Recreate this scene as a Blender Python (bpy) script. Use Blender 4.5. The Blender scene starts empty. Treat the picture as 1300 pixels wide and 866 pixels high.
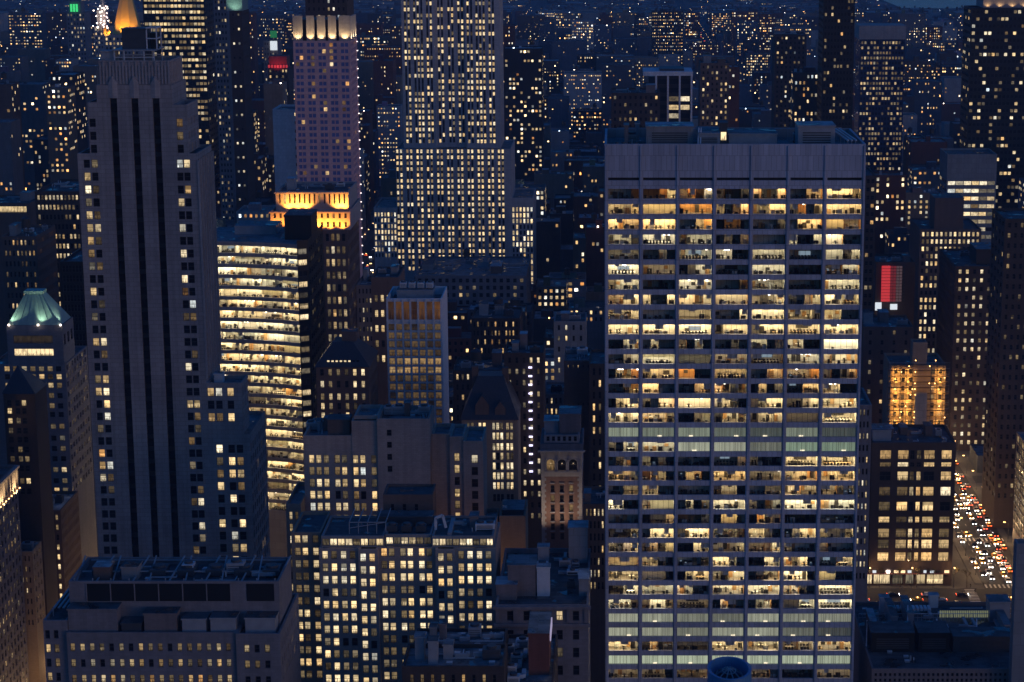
import bpy, math, random
from math import sin, cos, tan, atan, radians, pi, floor, sqrt
import numpy as np

sc = bpy.context.scene
COL = sc.collection
R = random.Random(11)

# ------------------------------------------------------------------ camera model (photo is 1300 x 866)
F, CX, CY, PITCH, HC = 2700.0, 783.0, 433.0, radians(11.98), 260.0
CP, SP = cos(PITCH), sin(PITCH)

def Zp(py, Y):
    return HC - Y * tan(PITCH + atan((py - CY) / F))

def Xp(px, py, Y):
    z = Zp(py, Y)
    return (px - CX) / F * (Y * CP + (HC - z) * SP)

def proj(x, y, z):
    w = y * CP + (HC - z) * SP
    return CX + F * x / w, CY - F * (y * SP + (z - HC) * CP) / w

cam = bpy.data.cameras.new('camera')
cam.sensor_width = 36.0
cam.lens = F / 1300 * 36
cam.shift_x = (650 - CX) / 1300
cam.clip_start, cam.clip_end = 1.0, 60000.0
cam_o = bpy.data.objects.new('camera', cam)
COL.objects.link(cam_o)
cam_o.location = (0, 0, HC)
cam_o.rotation_euler = (pi / 2 - PITCH, 0, 0)
sc.camera = cam_o

# ------------------------------------------------------------------ materials
def nodes(name):
    m = bpy.data.materials.new(name)
    m.use_nodes = True
    nt = m.node_tree
    return m, nt, nt.nodes['Principled BSDF']

def N(nt, t, **kw):
    n = nt.nodes.new(t)
    for k, v in kw.items():
        setattr(n, k, v)
    return n

def L(nt, a, b):
    nt.links.new(a, b)

def mathn(nt, op, a, b=None, c=None):
    n = N(nt, 'ShaderNodeMath', operation=op)
    for i, v in enumerate((a, b, c)):
        if v is None:
            continue
        if isinstance(v, (int, float)):
            n.inputs[i].default_value = v
        else:
            L(nt, v, n.inputs[i])
    return n.outputs[0]

def wall_mat(name, col, rough=0.85, bw=1.5, bh=0.75, joint=0.82, var=0.25, tint=None, spec=0.3):
    m, nt, bs = nodes(name)
    geo = N(nt, 'ShaderNodeNewGeometry')
    sep = N(nt, 'ShaderNodeSeparateXYZ')
    L(nt, geo.outputs['Position'], sep.inputs[0])
    xy = mathn(nt, 'ADD', sep.outputs[0], sep.outputs[1])
    comb = N(nt, 'ShaderNodeCombineXYZ')
    L(nt, xy, comb.inputs[0]); L(nt, sep.outputs[2], comb.inputs[1])
    br = N(nt, 'ShaderNodeTexBrick')
    br.inputs['Scale'].default_value = 1.0
    br.inputs['Brick Width'].default_value = bw
    br.inputs['Row Height'].default_value = bh
    br.inputs['Mortar Size'].default_value = min(bw, bh) * 0.05
    br.inputs['Color1'].default_value = (1, 1, 1, 1)
    br.inputs['Color2'].default_value = (0.86, 0.86, 0.86, 1)
    br.inputs['Mortar'].default_value = (joint, joint, joint, 1)
    L(nt, comb.outputs[0], br.inputs['Vector'])
    nz = N(nt, 'ShaderNodeTexNoise')
    nz.inputs['Scale'].default_value = 0.09
    nz.inputs['Detail'].default_value = 5
    L(nt, geo.outputs['Position'], nz.inputs['Vector'])
    mp = N(nt, 'ShaderNodeMapping')
    mp.inputs['Scale'].default_value = (0.9, 0.9, 0.035)
    L(nt, geo.outputs['Position'], mp.inputs['Vector'])
    st = N(nt, 'ShaderNodeTexNoise')
    st.inputs['Scale'].default_value = 1.0
    st.inputs['Detail'].default_value = 3
    L(nt, mp.outputs[0], st.inputs['Vector'])
    s = mathn(nt, 'ADD', nz.outputs['Fac'], st.outputs['Fac'])
    s = mathn(nt, 'MULTIPLY_ADD', s, 2 * var, 1.0 - 2 * var)
    mx = N(nt, 'ShaderNodeMix', data_type='RGBA', blend_type='MULTIPLY')
    mx.inputs['Factor'].default_value = 1.0
    mx.inputs[6].default_value = (*col, 1)
    if tint:
        at = N(nt, 'ShaderNodeAttribute', attribute_name=tint)
        L(nt, at.outputs['Color'], mx.inputs[6])
    L(nt, br.outputs['Color'], mx.inputs[7])
    mx2 = N(nt, 'ShaderNodeVectorMath', operation='SCALE')
    L(nt, mx.outputs[2], mx2.inputs[0]); L(nt, s, mx2.inputs['Scale'])
    L(nt, mx2.outputs[0], bs.inputs['Base Color'])
    bs.inputs['Roughness'].default_value = rough
    bs.inputs['Specular IOR Level'].default_value = spec
    return m

def plain(name, col, rough=0.6, metal=0.0, var=0.2, scale=0.6, spec=0.4):
    m, nt, bs = nodes(name)
    geo = N(nt, 'ShaderNodeNewGeometry')
    nz = N(nt, 'ShaderNodeTexNoise')
    nz.inputs['Scale'].default_value = scale
    nz.inputs['Detail'].default_value = 5
    L(nt, geo.outputs['Position'], nz.inputs['Vector'])
    s = mathn(nt, 'MULTIPLY_ADD', nz.outputs['Fac'], 2 * var, 1 - var)
    v = N(nt, 'ShaderNodeVectorMath', operation='SCALE')
    v.inputs[0].default_value = col
    L(nt, s, v.inputs['Scale'])
    L(nt, v.outputs[0], bs.inputs['Base Color'])
    bs.inputs['Roughness'].default_value = rough
    bs.inputs['Metallic'].default_value = metal
    bs.inputs['Specular IOR Level'].default_value = spec
    return m

def roof_mat(name, col):
    m, nt, bs = nodes(name)
    geo = N(nt, 'ShaderNodeNewGeometry')
    br = N(nt, 'ShaderNodeTexBrick')
    br.inputs['Scale'].default_value = 1.0
    br.inputs['Brick Width'].default_value = 7.0
    br.inputs['Row Height'].default_value = 1.1
    br.inputs['Mortar Size'].default_value = 0.06
    br.inputs['Color1'].default_value = (1, 1, 1, 1)
    br.inputs['Color2'].default_value = (0.72, 0.72, 0.74, 1)
    br.inputs['Mortar'].default_value = (0.5, 0.5, 0.5, 1)
    L(nt, geo.outputs['Position'], br.inputs['Vector'])
    nz = N(nt, 'ShaderNodeTexNoise')
    nz.inputs['Scale'].default_value = 0.22
    nz.inputs['Detail'].default_value = 6
    L(nt, geo.outputs['Position'], nz.inputs['Vector'])
    s = N(nt, 'ShaderNodeMapRange', interpolation_type='SMOOTHSTEP')
    L(nt, nz.outputs['Fac'], s.inputs[0])
    s.inputs[1].default_value, s.inputs[2].default_value, s.inputs[3].default_value, s.inputs[4].default_value = 0.36, 0.62, 0.45, 1.15
    mx = N(nt, 'ShaderNodeMix', data_type='RGBA', blend_type='MULTIPLY')
    mx.inputs['Factor'].default_value = 1.0
    mx.inputs[6].default_value = (*col, 1)
    L(nt, br.outputs['Color'], mx.inputs[7])
    v = N(nt, 'ShaderNodeVectorMath', operation='SCALE')
    L(nt, mx.outputs[2], v.inputs[0]); L(nt, s.outputs[0], v.inputs['Scale'])
    L(nt, v.outputs[0], bs.inputs['Base Color'])
    pud = N(nt, 'ShaderNodeMapRange')
    L(nt, nz.outputs['Fac'], pud.inputs[0])
    pud.inputs[1].default_value, pud.inputs[2].default_value, pud.inputs[3].default_value, pud.inputs[4].default_value = 0.38, 0.44, 0.12, 0.85
    L(nt, pud.outputs[0], bs.inputs['Roughness'])
    return m

def emit(name, col, strength, sample='AUTO'):
    m, nt, bs = nodes(name)
    bs.inputs['Base Color'].default_value = (0.05, 0.05, 0.05, 1)
    bs.inputs['Emission Color'].default_value = (*col, 1)
    bs.inputs['Emission Strength'].default_value = strength
    m.cycles.emission_sampling = sample
    return m

def pane_mat(name, detail=True):
    """a window pane: dark reflecting glass; the attribute 'pane' = (hue, strength, seed) says how the room behind it is lit"""
    m, nt, bs = nodes(name)
    at = N(nt, 'ShaderNodeAttribute', attribute_name='pane')
    sep = N(nt, 'ShaderNodeSeparateColor')
    L(nt, at.outputs['Color'], sep.inputs[0])
    hue, strg, seed = sep.outputs
    ramp = N(nt, 'ShaderNodeValToRGB')
    e = ramp.color_ramp.elements
    e[0].position, e[0].color = 0.0, (1, 0.40, 0.10, 1)
    e[1].position, e[1].color = 1.0, (0.78, 0.92, 1.0, 1)
    for p, c in ((0.3, (1, 0.60, 0.23, 1)), (0.55, (1, 0.72, 0.36, 1)), (0.8, (1, 0.86, 0.60, 1))):
        x = e.new(p); x.color = c
    L(nt, hue, ramp.inputs[0])
    bs.inputs['Base Color'].default_value = (0.012, 0.014, 0.02, 1)
    bs.inputs['Roughness'].default_value = 0.12
    if detail:
        uv = N(nt, 'ShaderNodeUVMap', uv_map='UVMap')
        su = N(nt, 'ShaderNodeSeparateXYZ')
        L(nt, uv.outputs[0], su.inputs[0])
        off = mathn(nt, 'MULTIPLY', seed, 91.7)
        cv = N(nt, 'ShaderNodeCombineXYZ')
        L(nt, mathn(nt, 'MULTIPLY_ADD', su.outputs[0], 1.5, off), cv.inputs[0])
        L(nt, mathn(nt, 'MULTIPLY_ADD', su.outputs[1], 1.2, off), cv.inputs[1])
        nz = N(nt, 'ShaderNodeTexNoise')
        nz.inputs['Scale'].default_value = 1.0
        nz.inputs['Detail'].default_value = 1
        L(nt, cv.outputs[0], nz.inputs['Vector'])
        a = N(nt, 'ShaderNodeMapRange', interpolation_type='SMOOTHSTEP')
        L(nt, nz.outputs['Fac'], a.inputs[0])
        a.inputs[1].default_value, a.inputs[2].default_value = 0.30, 0.58
        a.inputs[3].default_value, a.inputs[4].default_value = 0.55, 1.0
        # a blind pulled part of the way down (or up) in about half of the windows
        h = mathn(nt, 'FRACT', mathn(nt, 'MULTIPLY', seed, 37.3))
        up = mathn(nt, 'GREATER_THAN', su.outputs[1], mathn(nt, 'MULTIPLY_ADD', h, 1.3, 0.25))
        dim = mathn(nt, 'MULTIPLY_ADD', up, mathn(nt, 'MULTIPLY', mathn(nt, 'FRACT', mathn(nt, 'MULTIPLY', seed, 117.1)), -0.75), 1.0)
        # chairs, lamps and people standing along the sill
        n2 = N(nt, 'ShaderNodeTexNoise')
        n2.inputs['Scale'].default_value = 1.0
        n2.inputs['Detail'].default_value = 1
        c2 = N(nt, 'ShaderNodeCombineXYZ')
        L(nt, mathn(nt, 'MULTIPLY_ADD', su.outputs[0], 4.5, mathn(nt, 'MULTIPLY', seed, 53.1)), c2.inputs[0])
        L(nt, c2.outputs[0], n2.inputs['Vector'])
        low = mathn(nt, 'GREATER_THAN', mathn(nt, 'MULTIPLY_ADD', n2.outputs['Fac'], 1.7, -0.62), su.outputs[1])
        pat = mathn(nt, 'MULTIPLY', mathn(nt, 'MULTIPLY', a.outputs[0], dim), mathn(nt, 'MULTIPLY_ADD', low, -0.6, 1.0))
        st = mathn(nt, 'MULTIPLY', strg, pat)
    else:
        geo = N(nt, 'ShaderNodeNewGeometry')
        nz = N(nt, 'ShaderNodeTexNoise')
        nz.inputs['Scale'].default_value = 0.9
        L(nt, geo.outputs['Position'], nz.inputs['Vector'])
        st = mathn(nt, 'MULTIPLY', strg, mathn(nt, 'MULTIPLY_ADD', nz.outputs['Fac'], 2.2, -0.1))
    L(nt, ramp.outputs[0], bs.inputs['Emission Color'])
    L(nt, mathn(nt, 'MULTIPLY', st, WIN_GAIN), bs.inputs['Emission Strength'])
    m.cycles.emission_sampling = 'NONE'
    return m

WIN_GAIN = 1.15
M = {}
M['travertine'] = wall_mat('travertine', (0.47, 0.485, 0.56), bw=1.25, bh=3.6, joint=0.62, var=0.26)
M['limestone'] = wall_mat('limestone', (0.35, 0.31, 0.30), bw=2.6, bh=1.25, joint=0.66, var=0.36)
M['limestone_pale'] = wall_mat('limestone_pale', (0.40, 0.36, 0.35), bw=1.5, bh=0.8)
M['limestone_grey'] = wall_mat('limestone_grey', (0.24, 0.22, 0.23), bw=1.4, bh=0.7)
M['brick_brown'] = wall_mat('brick_brown', (0.17, 0.115, 0.095), bw=0.8, bh=0.35)
M['brick_dark'] = wall_mat('brick_dark', (0.085, 0.062, 0.055), bw=0.8, bh=0.35)
M['brick_red'] = wall_mat('brick_red', (0.22, 0.085, 0.065), bw=0.8, bh=0.35)
M['stone_tan'] = wall_mat('stone_tan', (0.46, 0.36, 0.31), bw=1.2, bh=0.5, joint=.7)
M['pale_stone'] = wall_mat('pale_stone', (0.55, 0.51, 0.50), bw=2, bh=1)
M['brick_ornate'] = wall_mat('brick_ornate', (0.26, 0.15, 0.115), bw=.8, bh=.35)
M['brick_tan'] = wall_mat('brick_tan', (0.33, 0.25, 0.19), bw=0.8, bh=0.35)
M['brick_grey'] = wall_mat('brick_grey', (0.23, 0.19, 0.185), bw=0.8, bh=0.35)
M['pink_panel'] = wall_mat('pink_panel', (0.78, 0.47, 0.47), bw=1.6, bh=1.6, var=0.12)
M['white_panel'] = wall_mat('white_panel', (0.80, 0.77, 0.78), bw=1.6, bh=1.6, var=0.12)
M['concrete'] = wall_mat('concrete', (0.30, 0.29, 0.29), bw=3.0, bh=3.0, var=0.2)
M['spandrel'] = plain('spandrel', (0.035, 0.036, 0.045), rough=0.4, var=0.25)
M['black_glass'] = plain('black_glass', (0.008, 0.009, 0.012), rough=0.16, var=0.15)
M['black_panel'] = plain('black_panel', (0.012, 0.012, 0.014), rough=0.5)
M['blue_glass'] = plain('blue_glass', (0.03, 0.05, 0.11), rough=0.1)
M['sky_glass'] = plain('sky_glass', (0.13, 0.18, 0.42), rough=0.2, var=0.3, scale=0.15)  # reflected sky put into the blue base colour
M['dim_glow'] = emit('dim_glow', (0.75, 0.8, 0.45), 0.22, 'NONE')
M['tar_roof'] = roof_mat('tar_roof', (0.10, 0.115, 0.125))
M['grey_roof'] = roof_mat('grey_roof', (0.21, 0.24, 0.255))
M['pale_roof'] = roof_mat('pale_roof', (0.44, 0.48, 0.50))
M['slate'] = plain('slate', (0.05, 0.05, 0.06), rough=0.5, var=0.35, scale=1.5)
M['copper_green'] = plain('copper_green', (0.29, 0.42, 0.36), rough=0.55, var=0.25, scale=0.8)
M['steel'] = plain('steel', (0.32, 0.33, 0.35), rough=0.45, var=0.3)
M['dark_steel'] = plain('dark_steel', (0.06, 0.065, 0.075), rough=0.5, var=0.3)
M['white_metal'] = plain('white_metal', (0.62, 0.63, 0.65), rough=0.5, var=0.2)
M['timber'] = plain('timber', (0.09, 0.06, 0.04), rough=0.8, var=0.3, scale=3)
M['gilded'] = plain('gilded', (0.75, 0.46, 0.12), rough=0.45, metal=0.4, var=0.12)
M['asphalt'] = plain('asphalt', (0.05, 0.05, 0.052), rough=0.8, var=0.25, scale=0.3)
M['pavement'] = plain('pavement', (0.13, 0.125, 0.12), rough=0.85, var=0.2, scale=0.5)
M['road_paint'] = plain('road_paint', (0.72, 0.72, 0.70), rough=0.7)
M['water'] = plain('water', (0.75, 0.78, 0.82), rough=0.12, metal=0.85, var=0.04)
M['pane'] = pane_mat('pane')
M['far_pane'] = pane_mat('far_pane', False)
M['frame'] = plain('frame', (0.05, 0.045, 0.045), rough=0.5)
M['frame_pale'] = plain('frame_pale', (0.25, 0.24, 0.24), rough=0.5)
M['city_wall'] = wall_mat('city_wall', (0.2, 0.2, 0.2), bw=2.0, bh=3.2, joint=0.8, tint='tint')
# office interiors
M['room_wall'] = plain('room_wall', (0.68, 0.64, 0.56), rough=0.8, var=0.15, scale=1.3)
M['room_wood'] = plain('room_wood', (0.42, 0.24, 0.10), rough=0.6, var=0.3, scale=1.3)
M['room_grey'] = plain('room_grey', (0.56, 0.56, 0.53), rough=0.8, var=0.3, scale=1.6)
M['carpet'] = plain('carpet', (0.16, 0.14, 0.12), rough=0.9)
M['furniture'] = plain('furniture', (0.045, 0.04, 0.035), rough=0.6, var=0.4)
M['desk_wood'] = plain('desk_wood', (0.38, 0.26, 0.15), rough=0.5, var=0.3)
M['sheer_blind'] = None
M['paper_white'] = plain('paper_white', (0.75, 0.72, 0.66), rough=0.7)
M['lamp_warm'] = emit('lamp_warm', (1, 0.76, 0.40), 27)
M['lamp_amber'] = emit('lamp_amber', (1, 0.66, 0.28), 27)
M['lamp_white'] = emit('lamp_white', (1, 0.86, 0.55), 25)
M['lamp_dim'] = emit('lamp_dim', (1, 0.74, 0.40), 6.0)
M['screen_white'] = emit('screen_white', (0.85, 0.93, 1.0), 0.9, 'NONE')
M['screen_dim'] = emit('screen_dim', (0.6, 0.8, 1.0), 0.35, 'NONE')
M['bulb_soft'] = emit('bulb_soft', (1, .85, .6), 1.6, 'NONE')
M['car_white'] = emit('car_white', (1, 0.92, 0.85), 16.0, 'NONE')
M['car_red'] = emit('car_red', (1, 0.09, 0.03), 7.0, 'NONE')
M['sodium'] = emit('sodium', (1, 0.50, 0.15), 9.0, 'NONE')
M['bulb_white'] = emit('bulb_white', (1, 0.85, 0.7), 10.0, 'NONE')
M['bulb_violet'] = emit('bulb_violet', (0.75, 0.65, 1.0), 7.0, 'NONE')
M['led_red'] = emit('led_red', (1, 0.06, 0.07), 0.55, 'NONE')
M['led_mid'] = emit('led_mid', (1, 0.10, 0.13), 0.14, 'NONE')
M['led_dim'] = emit('led_dim', (0.75, 0.45, 0.48), 0.10, 'NONE')
M['led_green'] = emit('led_green', (0.08, 0.8, 0.25), 1.2, 'NONE')
M['shop_glow'] = emit('shop_glow', (1, 0.70, 0.38), 1.6)

def blind_glow():
    """frosted blinds on the plant floors, their backlight put into the emission"""
    m, nt, bs = nodes('glowing_blinds')
    at = N(nt, 'ShaderNodeAttribute', attribute_name='pane')
    sep = N(nt, 'ShaderNodeSeparateColor')
    L(nt, at.outputs['Color'], sep.inputs[0])
    geo = N(nt, 'ShaderNodeNewGeometry')
    mp = N(nt, 'ShaderNodeMapping')
    mp.inputs['Scale'].default_value = (1.0, 1.0, 0.12)
    L(nt, geo.outputs['Position'], mp.inputs['Vector'])
    nz = N(nt, 'ShaderNodeTexNoise')
    nz.inputs['Scale'].default_value = 0.9
    nz.inputs['Detail'].default_value = 3
    L(nt, mp.outputs[0], nz.inputs['Vector'])
    ramp = N(nt, 'ShaderNodeValToRGB')
    e = ramp.color_ramp.elements
    e[0].color, e[1].color = (0.95, 0.92, 0.68, 1), (0.62, 0.86, 0.58, 1)
    L(nt, sep.outputs[0], ramp.inputs[0])
    L(nt, ramp.outputs[0], bs.inputs['Emission Color'])
    L(nt, mathn(nt, 'MULTIPLY', sep.outputs[1], mathn(nt, 'MULTIPLY_ADD', nz.outputs['Fac'], 1.1, 0.35)), bs.inputs['Emission Strength'])
    bs.inputs['Base Color'].default_value = (0.4, 0.42, 0.38, 1)
    m.cycles.emission_sampling = 'NONE'
    return m
M['glowing_blinds'] = blind_glow()

def clear_glass():
    m = bpy.data.materials.new('clear_glass')
    m.use_nodes = True
    nt = m.node_tree
    nt.nodes.clear()
    out = N(nt, 'ShaderNodeOutputMaterial')
    tr = N(nt, 'ShaderNodeBsdfTransparent')
    tr.inputs[0].default_value = (0.93, 0.94, 0.92, 1)
    gl = N(nt, 'ShaderNodeBsdfGlossy')
    gl.inputs['Roughness'].default_value = 0.04
    mx = N(nt, 'ShaderNodeMixShader')
    fr = N(nt, 'ShaderNodeFresnel')
    fr.inputs[0].default_value = 1.45
    L(nt, mathn(nt, 'MULTIPLY', fr.outputs[0], 0.45), mx.inputs[0]); L(nt, tr.outputs[0], mx.inputs[1]); L(nt, gl.outputs[0], mx.inputs[2])
    L(nt, mx.outputs[0], out.inputs[0])
    return m
M['clear_glass'] = clear_glass()
def sheer():
    m = bpy.data.materials.new('sheer_blind')
    m.use_nodes = True
    nt = m.node_tree
    nt.nodes.clear()
    out = N(nt, 'ShaderNodeOutputMaterial')
    tl = N(nt, 'ShaderNodeBsdfTranslucent'); tl.inputs[0].default_value = (0.75, 0.72, 0.62, 1)
    df = N(nt, 'ShaderNodeBsdfDiffuse'); df.inputs[0].default_value = (0.6, 0.6, 0.57, 1)
    mx = N(nt, 'ShaderNodeMixShader'); mx.inputs[0].default_value = 0.7
    L(nt, df.outputs[0], mx.inputs[1]); L(nt, tl.outputs[0], mx.inputs[2]); L(nt, mx.outputs[0], out.inputs[0])
    return m
M['sheer_blind'] = sheer()

# ------------------------------------------------------------------ mesh builder
class MB:
    def __init__(s):
        s.v, s.f, s.m, s.a, s.uv, s.t = [], [], [], [], [], []
        s.mats = []

    def mi(s, m):
        if m not in s.mats:
            s.mats.append(m)
        return s.mats.index(m)

    def face(s, pts, mat, pane=(0, 0, 0), uv=None, tint=(0.2, 0.2, 0.2)):
        i = len(s.v)
        s.v.extend(pts)
        s.f.append(tuple(range(i, i + len(pts))))
        s.m.append(s.mi(mat)); s.a.append(pane); s.t.append(tint)
        s.uv.append(uv or [(0, 0)] * len(pts))

    def box(s, x0, x1, y0, y1, z0, z1, mat, tint=(0.2, 0.2, 0.2), bottom=False, top=None):
        a, b, c, d = (x0, y0), (x1, y0), (x1, y1), (x0, y1)
        for p, q in ((a, b), (b, c), (c, d), (d, a)):
            s.face([(*p, z0), (*q, z0), (*q, z1), (*p, z1)], mat, tint=tint)
        s.face([(*a, z1), (*b, z1), (*c, z1), (*d, z1)], top or mat, tint=tint)
        if bottom:
            s.face([(*a, z0), (*d, z0), (*c, z0), (*b, z0)], mat, tint=tint)

    def obox(s, o, u, n, u0, u1, d0, d1, z0, z1, mat):
        """box in a facade frame: u along the wall, d inwards from it"""
        def q(a, d, z):
            return (o[0] + u[0] * a - n[0] * d, o[1] + u[1] * a - n[1] * d, z)
        c = [(u0, d0), (u1, d0), (u1, d1), (u0, d1)]
        for i in range(4):
            p, r = c[i], c[(i + 1) % 4]
            s.face([q(*p, z0), q(*r, z0), q(*r, z1), q(*p, z1)], mat)
        s.face([q(*k, z1) for k in c], mat)
        s.face([q(*k, z0) for k in reversed(c)], mat)

    def cyl(s, cx, cy, z0, z1, r, mat, n=12, r1=None, cap=True):
        r1 = r if r1 is None else r1
        A = [(cx + r * cos(2 * pi * k / n), cy + r * sin(2 * pi * k / n), z0) for k in range(n)]
        B = [(cx + r1 * cos(2 * pi * k / n), cy + r1 * sin(2 * pi * k / n), z1) for k in range(n)]
        for k in range(n):
            j = (k + 1) % n
            s.face([A[k], A[j], B[j], B[k]] if r1 > 0.001 else [A[k], A[j], B[k]], mat)
        if cap and r1 > 0.001:
            s.face(B, mat)

    def bar(s, p, q, r, mat):
        """a square bar from p to q"""
        p, q = np.array(p, float), np.array(q, float)
        d = q - p
        d /= np.linalg.norm(d)
        up = np.array((0, 0, 1.0)) if abs(d[2]) < 0.9 else np.array((1.0, 0, 0))
        a = np.cross(d, up); a /= np.linalg.norm(a)
        b = np.cross(a, d)
        c = [(a + b) * r, (a - b) * r, (-a - b) * r, (b - a) * r]
        for i in range(4):
            j = (i + 1) % 4
            s.face([tuple(p + c[i]), tuple(p + c[j]), tuple(q + c[j]), tuple(q + c[i])], mat)
        s.face([tuple(p + k) for k in reversed(c)], mat)
        s.face([tuple(q + k) for k in c], mat)

    def build(s, name, parent=None, loc=None):
        if not s.f:
            return None
        me = bpy.data.meshes.new(name)
        o0 = loc if loc is not None else ((0, 0, 0) if parent is None else parent['_base'])
        v = np.array(s.v, dtype=np.float64) - np.array(o0)
        me.from_pydata(v.tolist(), [], s.f)
        for m in s.mats:
            me.materials.append(M[m])
        me.polygons.foreach_set('material_index', s.m)
        names = set(s.mats)
        if names & {'pane', 'far_pane', 'glowing_blinds'}:
            ln = np.array([len(f) for f in s.f])
            ca = np.repeat(np.c_[np.array(s.a, dtype=np.float32), np.ones(len(s.f), np.float32)], ln, axis=0)
            at = me.color_attributes.new('pane', 'FLOAT_COLOR', 'CORNER')
            at.data.foreach_set('color', ca.ravel())
            if 'pane' in names:
                ul = me.uv_layers.new(name='UVMap')
                ul.data.foreach_set('uv', np.array([c for u in s.uv for c in u], dtype=np.float32).ravel())
        if 'city_wall' in names:
            ln = np.array([len(f) for f in s.f])
            ca = np.repeat(np.c_[np.array(s.t, dtype=np.float32), np.ones(len(s.f), np.float32)], ln, axis=0)
            at = me.color_attributes.new('tint', 'FLOAT_COLOR', 'CORNER')
            at.data.foreach_set('color', ca.ravel())
        me.update()
        o = bpy.data.objects.new(name, me)
        COL.objects.link(o)
        if parent is not None:
            o.parent = parent
            b = parent['_base']
            o.location = tuple(o0[i] - b[i] for i in range(3))
            o['_base'] = tuple(o0)
        else:
            o.location = o0
            o['_base'] = tuple(o0)
        return o

def tag(o, label, cat, group=None, kind=None):
    if label:
        o['label'] = label
    if cat:
        o['category'] = cat
    if group:
        o['group'] = group
    if kind:
        o['kind'] = kind
    return o

def empty(name, loc, label, cat, group=None):
    o = bpy.data.objects.new(name, None)
    COL.objects.link(o)
    o.location = loc
    o['_base'] = tuple(loc)
    return tag(o, label, cat, group)

def copy_tree(o, loc, rz=0.0):
    c = o.copy(); COL.objects.link(c)
    c.location = loc
    c.rotation_euler = (0, 0, rz)
    for ch in o.children:
        d = ch.copy(); COL.objects.link(d); d.parent = c
        for g in ch.children:
            k = g.copy(); COL.objects.link(k); k.parent = d
    return c

# ------------------------------------------------------------------ lit-window chooser
def lit_fn(p, hue=(0.45, 0.75), st=(0.45, 1.15), seed=1, rows=None, dim=0.15):
    rr = random.Random(seed)
    floors = {}
    def f(r, c):
        if r not in floors:
            floors[r] = min(1, max(0, p * rr.uniform(0.45, 1.5)))
            if rows and r in rows:
                floors[r] = rows[r]
        pr = floors[r]
        x = rr.random()
        if x < pr:
            k = rr.random() ** 1.3 if rr.random() < .8 else -.35
            return (min(1, max(0, rr.gauss((hue[0] + hue[1]) / 2, (hue[1] - hue[0]) / 2.2))), max(.12, st[0] + (st[1] * 1.15 - st[0]) * k), rr.random())
        if x < pr + dim:
            return (rr.uniform(*hue), rr.uniform(0.04, 0.22), rr.random())
        return (0.5, 0.0, rr.random())
    return f

def even(a, b, n, frac=0.6):
    p = (b - a) / n
    return [(a + p * (k + 0.5 - frac / 2), a + p * (k + 0.5 + frac / 2)) for k in range(n)]

def rows_down(ztop, pitch, h, zmin):
    out, z = [], ztop
    while z - h > zmin:
        out.append((z - h, z))
        z -= pitch
    return out

# ------------------------------------------------------------------ buildings
OCC = []   # footprints (x0,x1,y0,y1)

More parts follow.
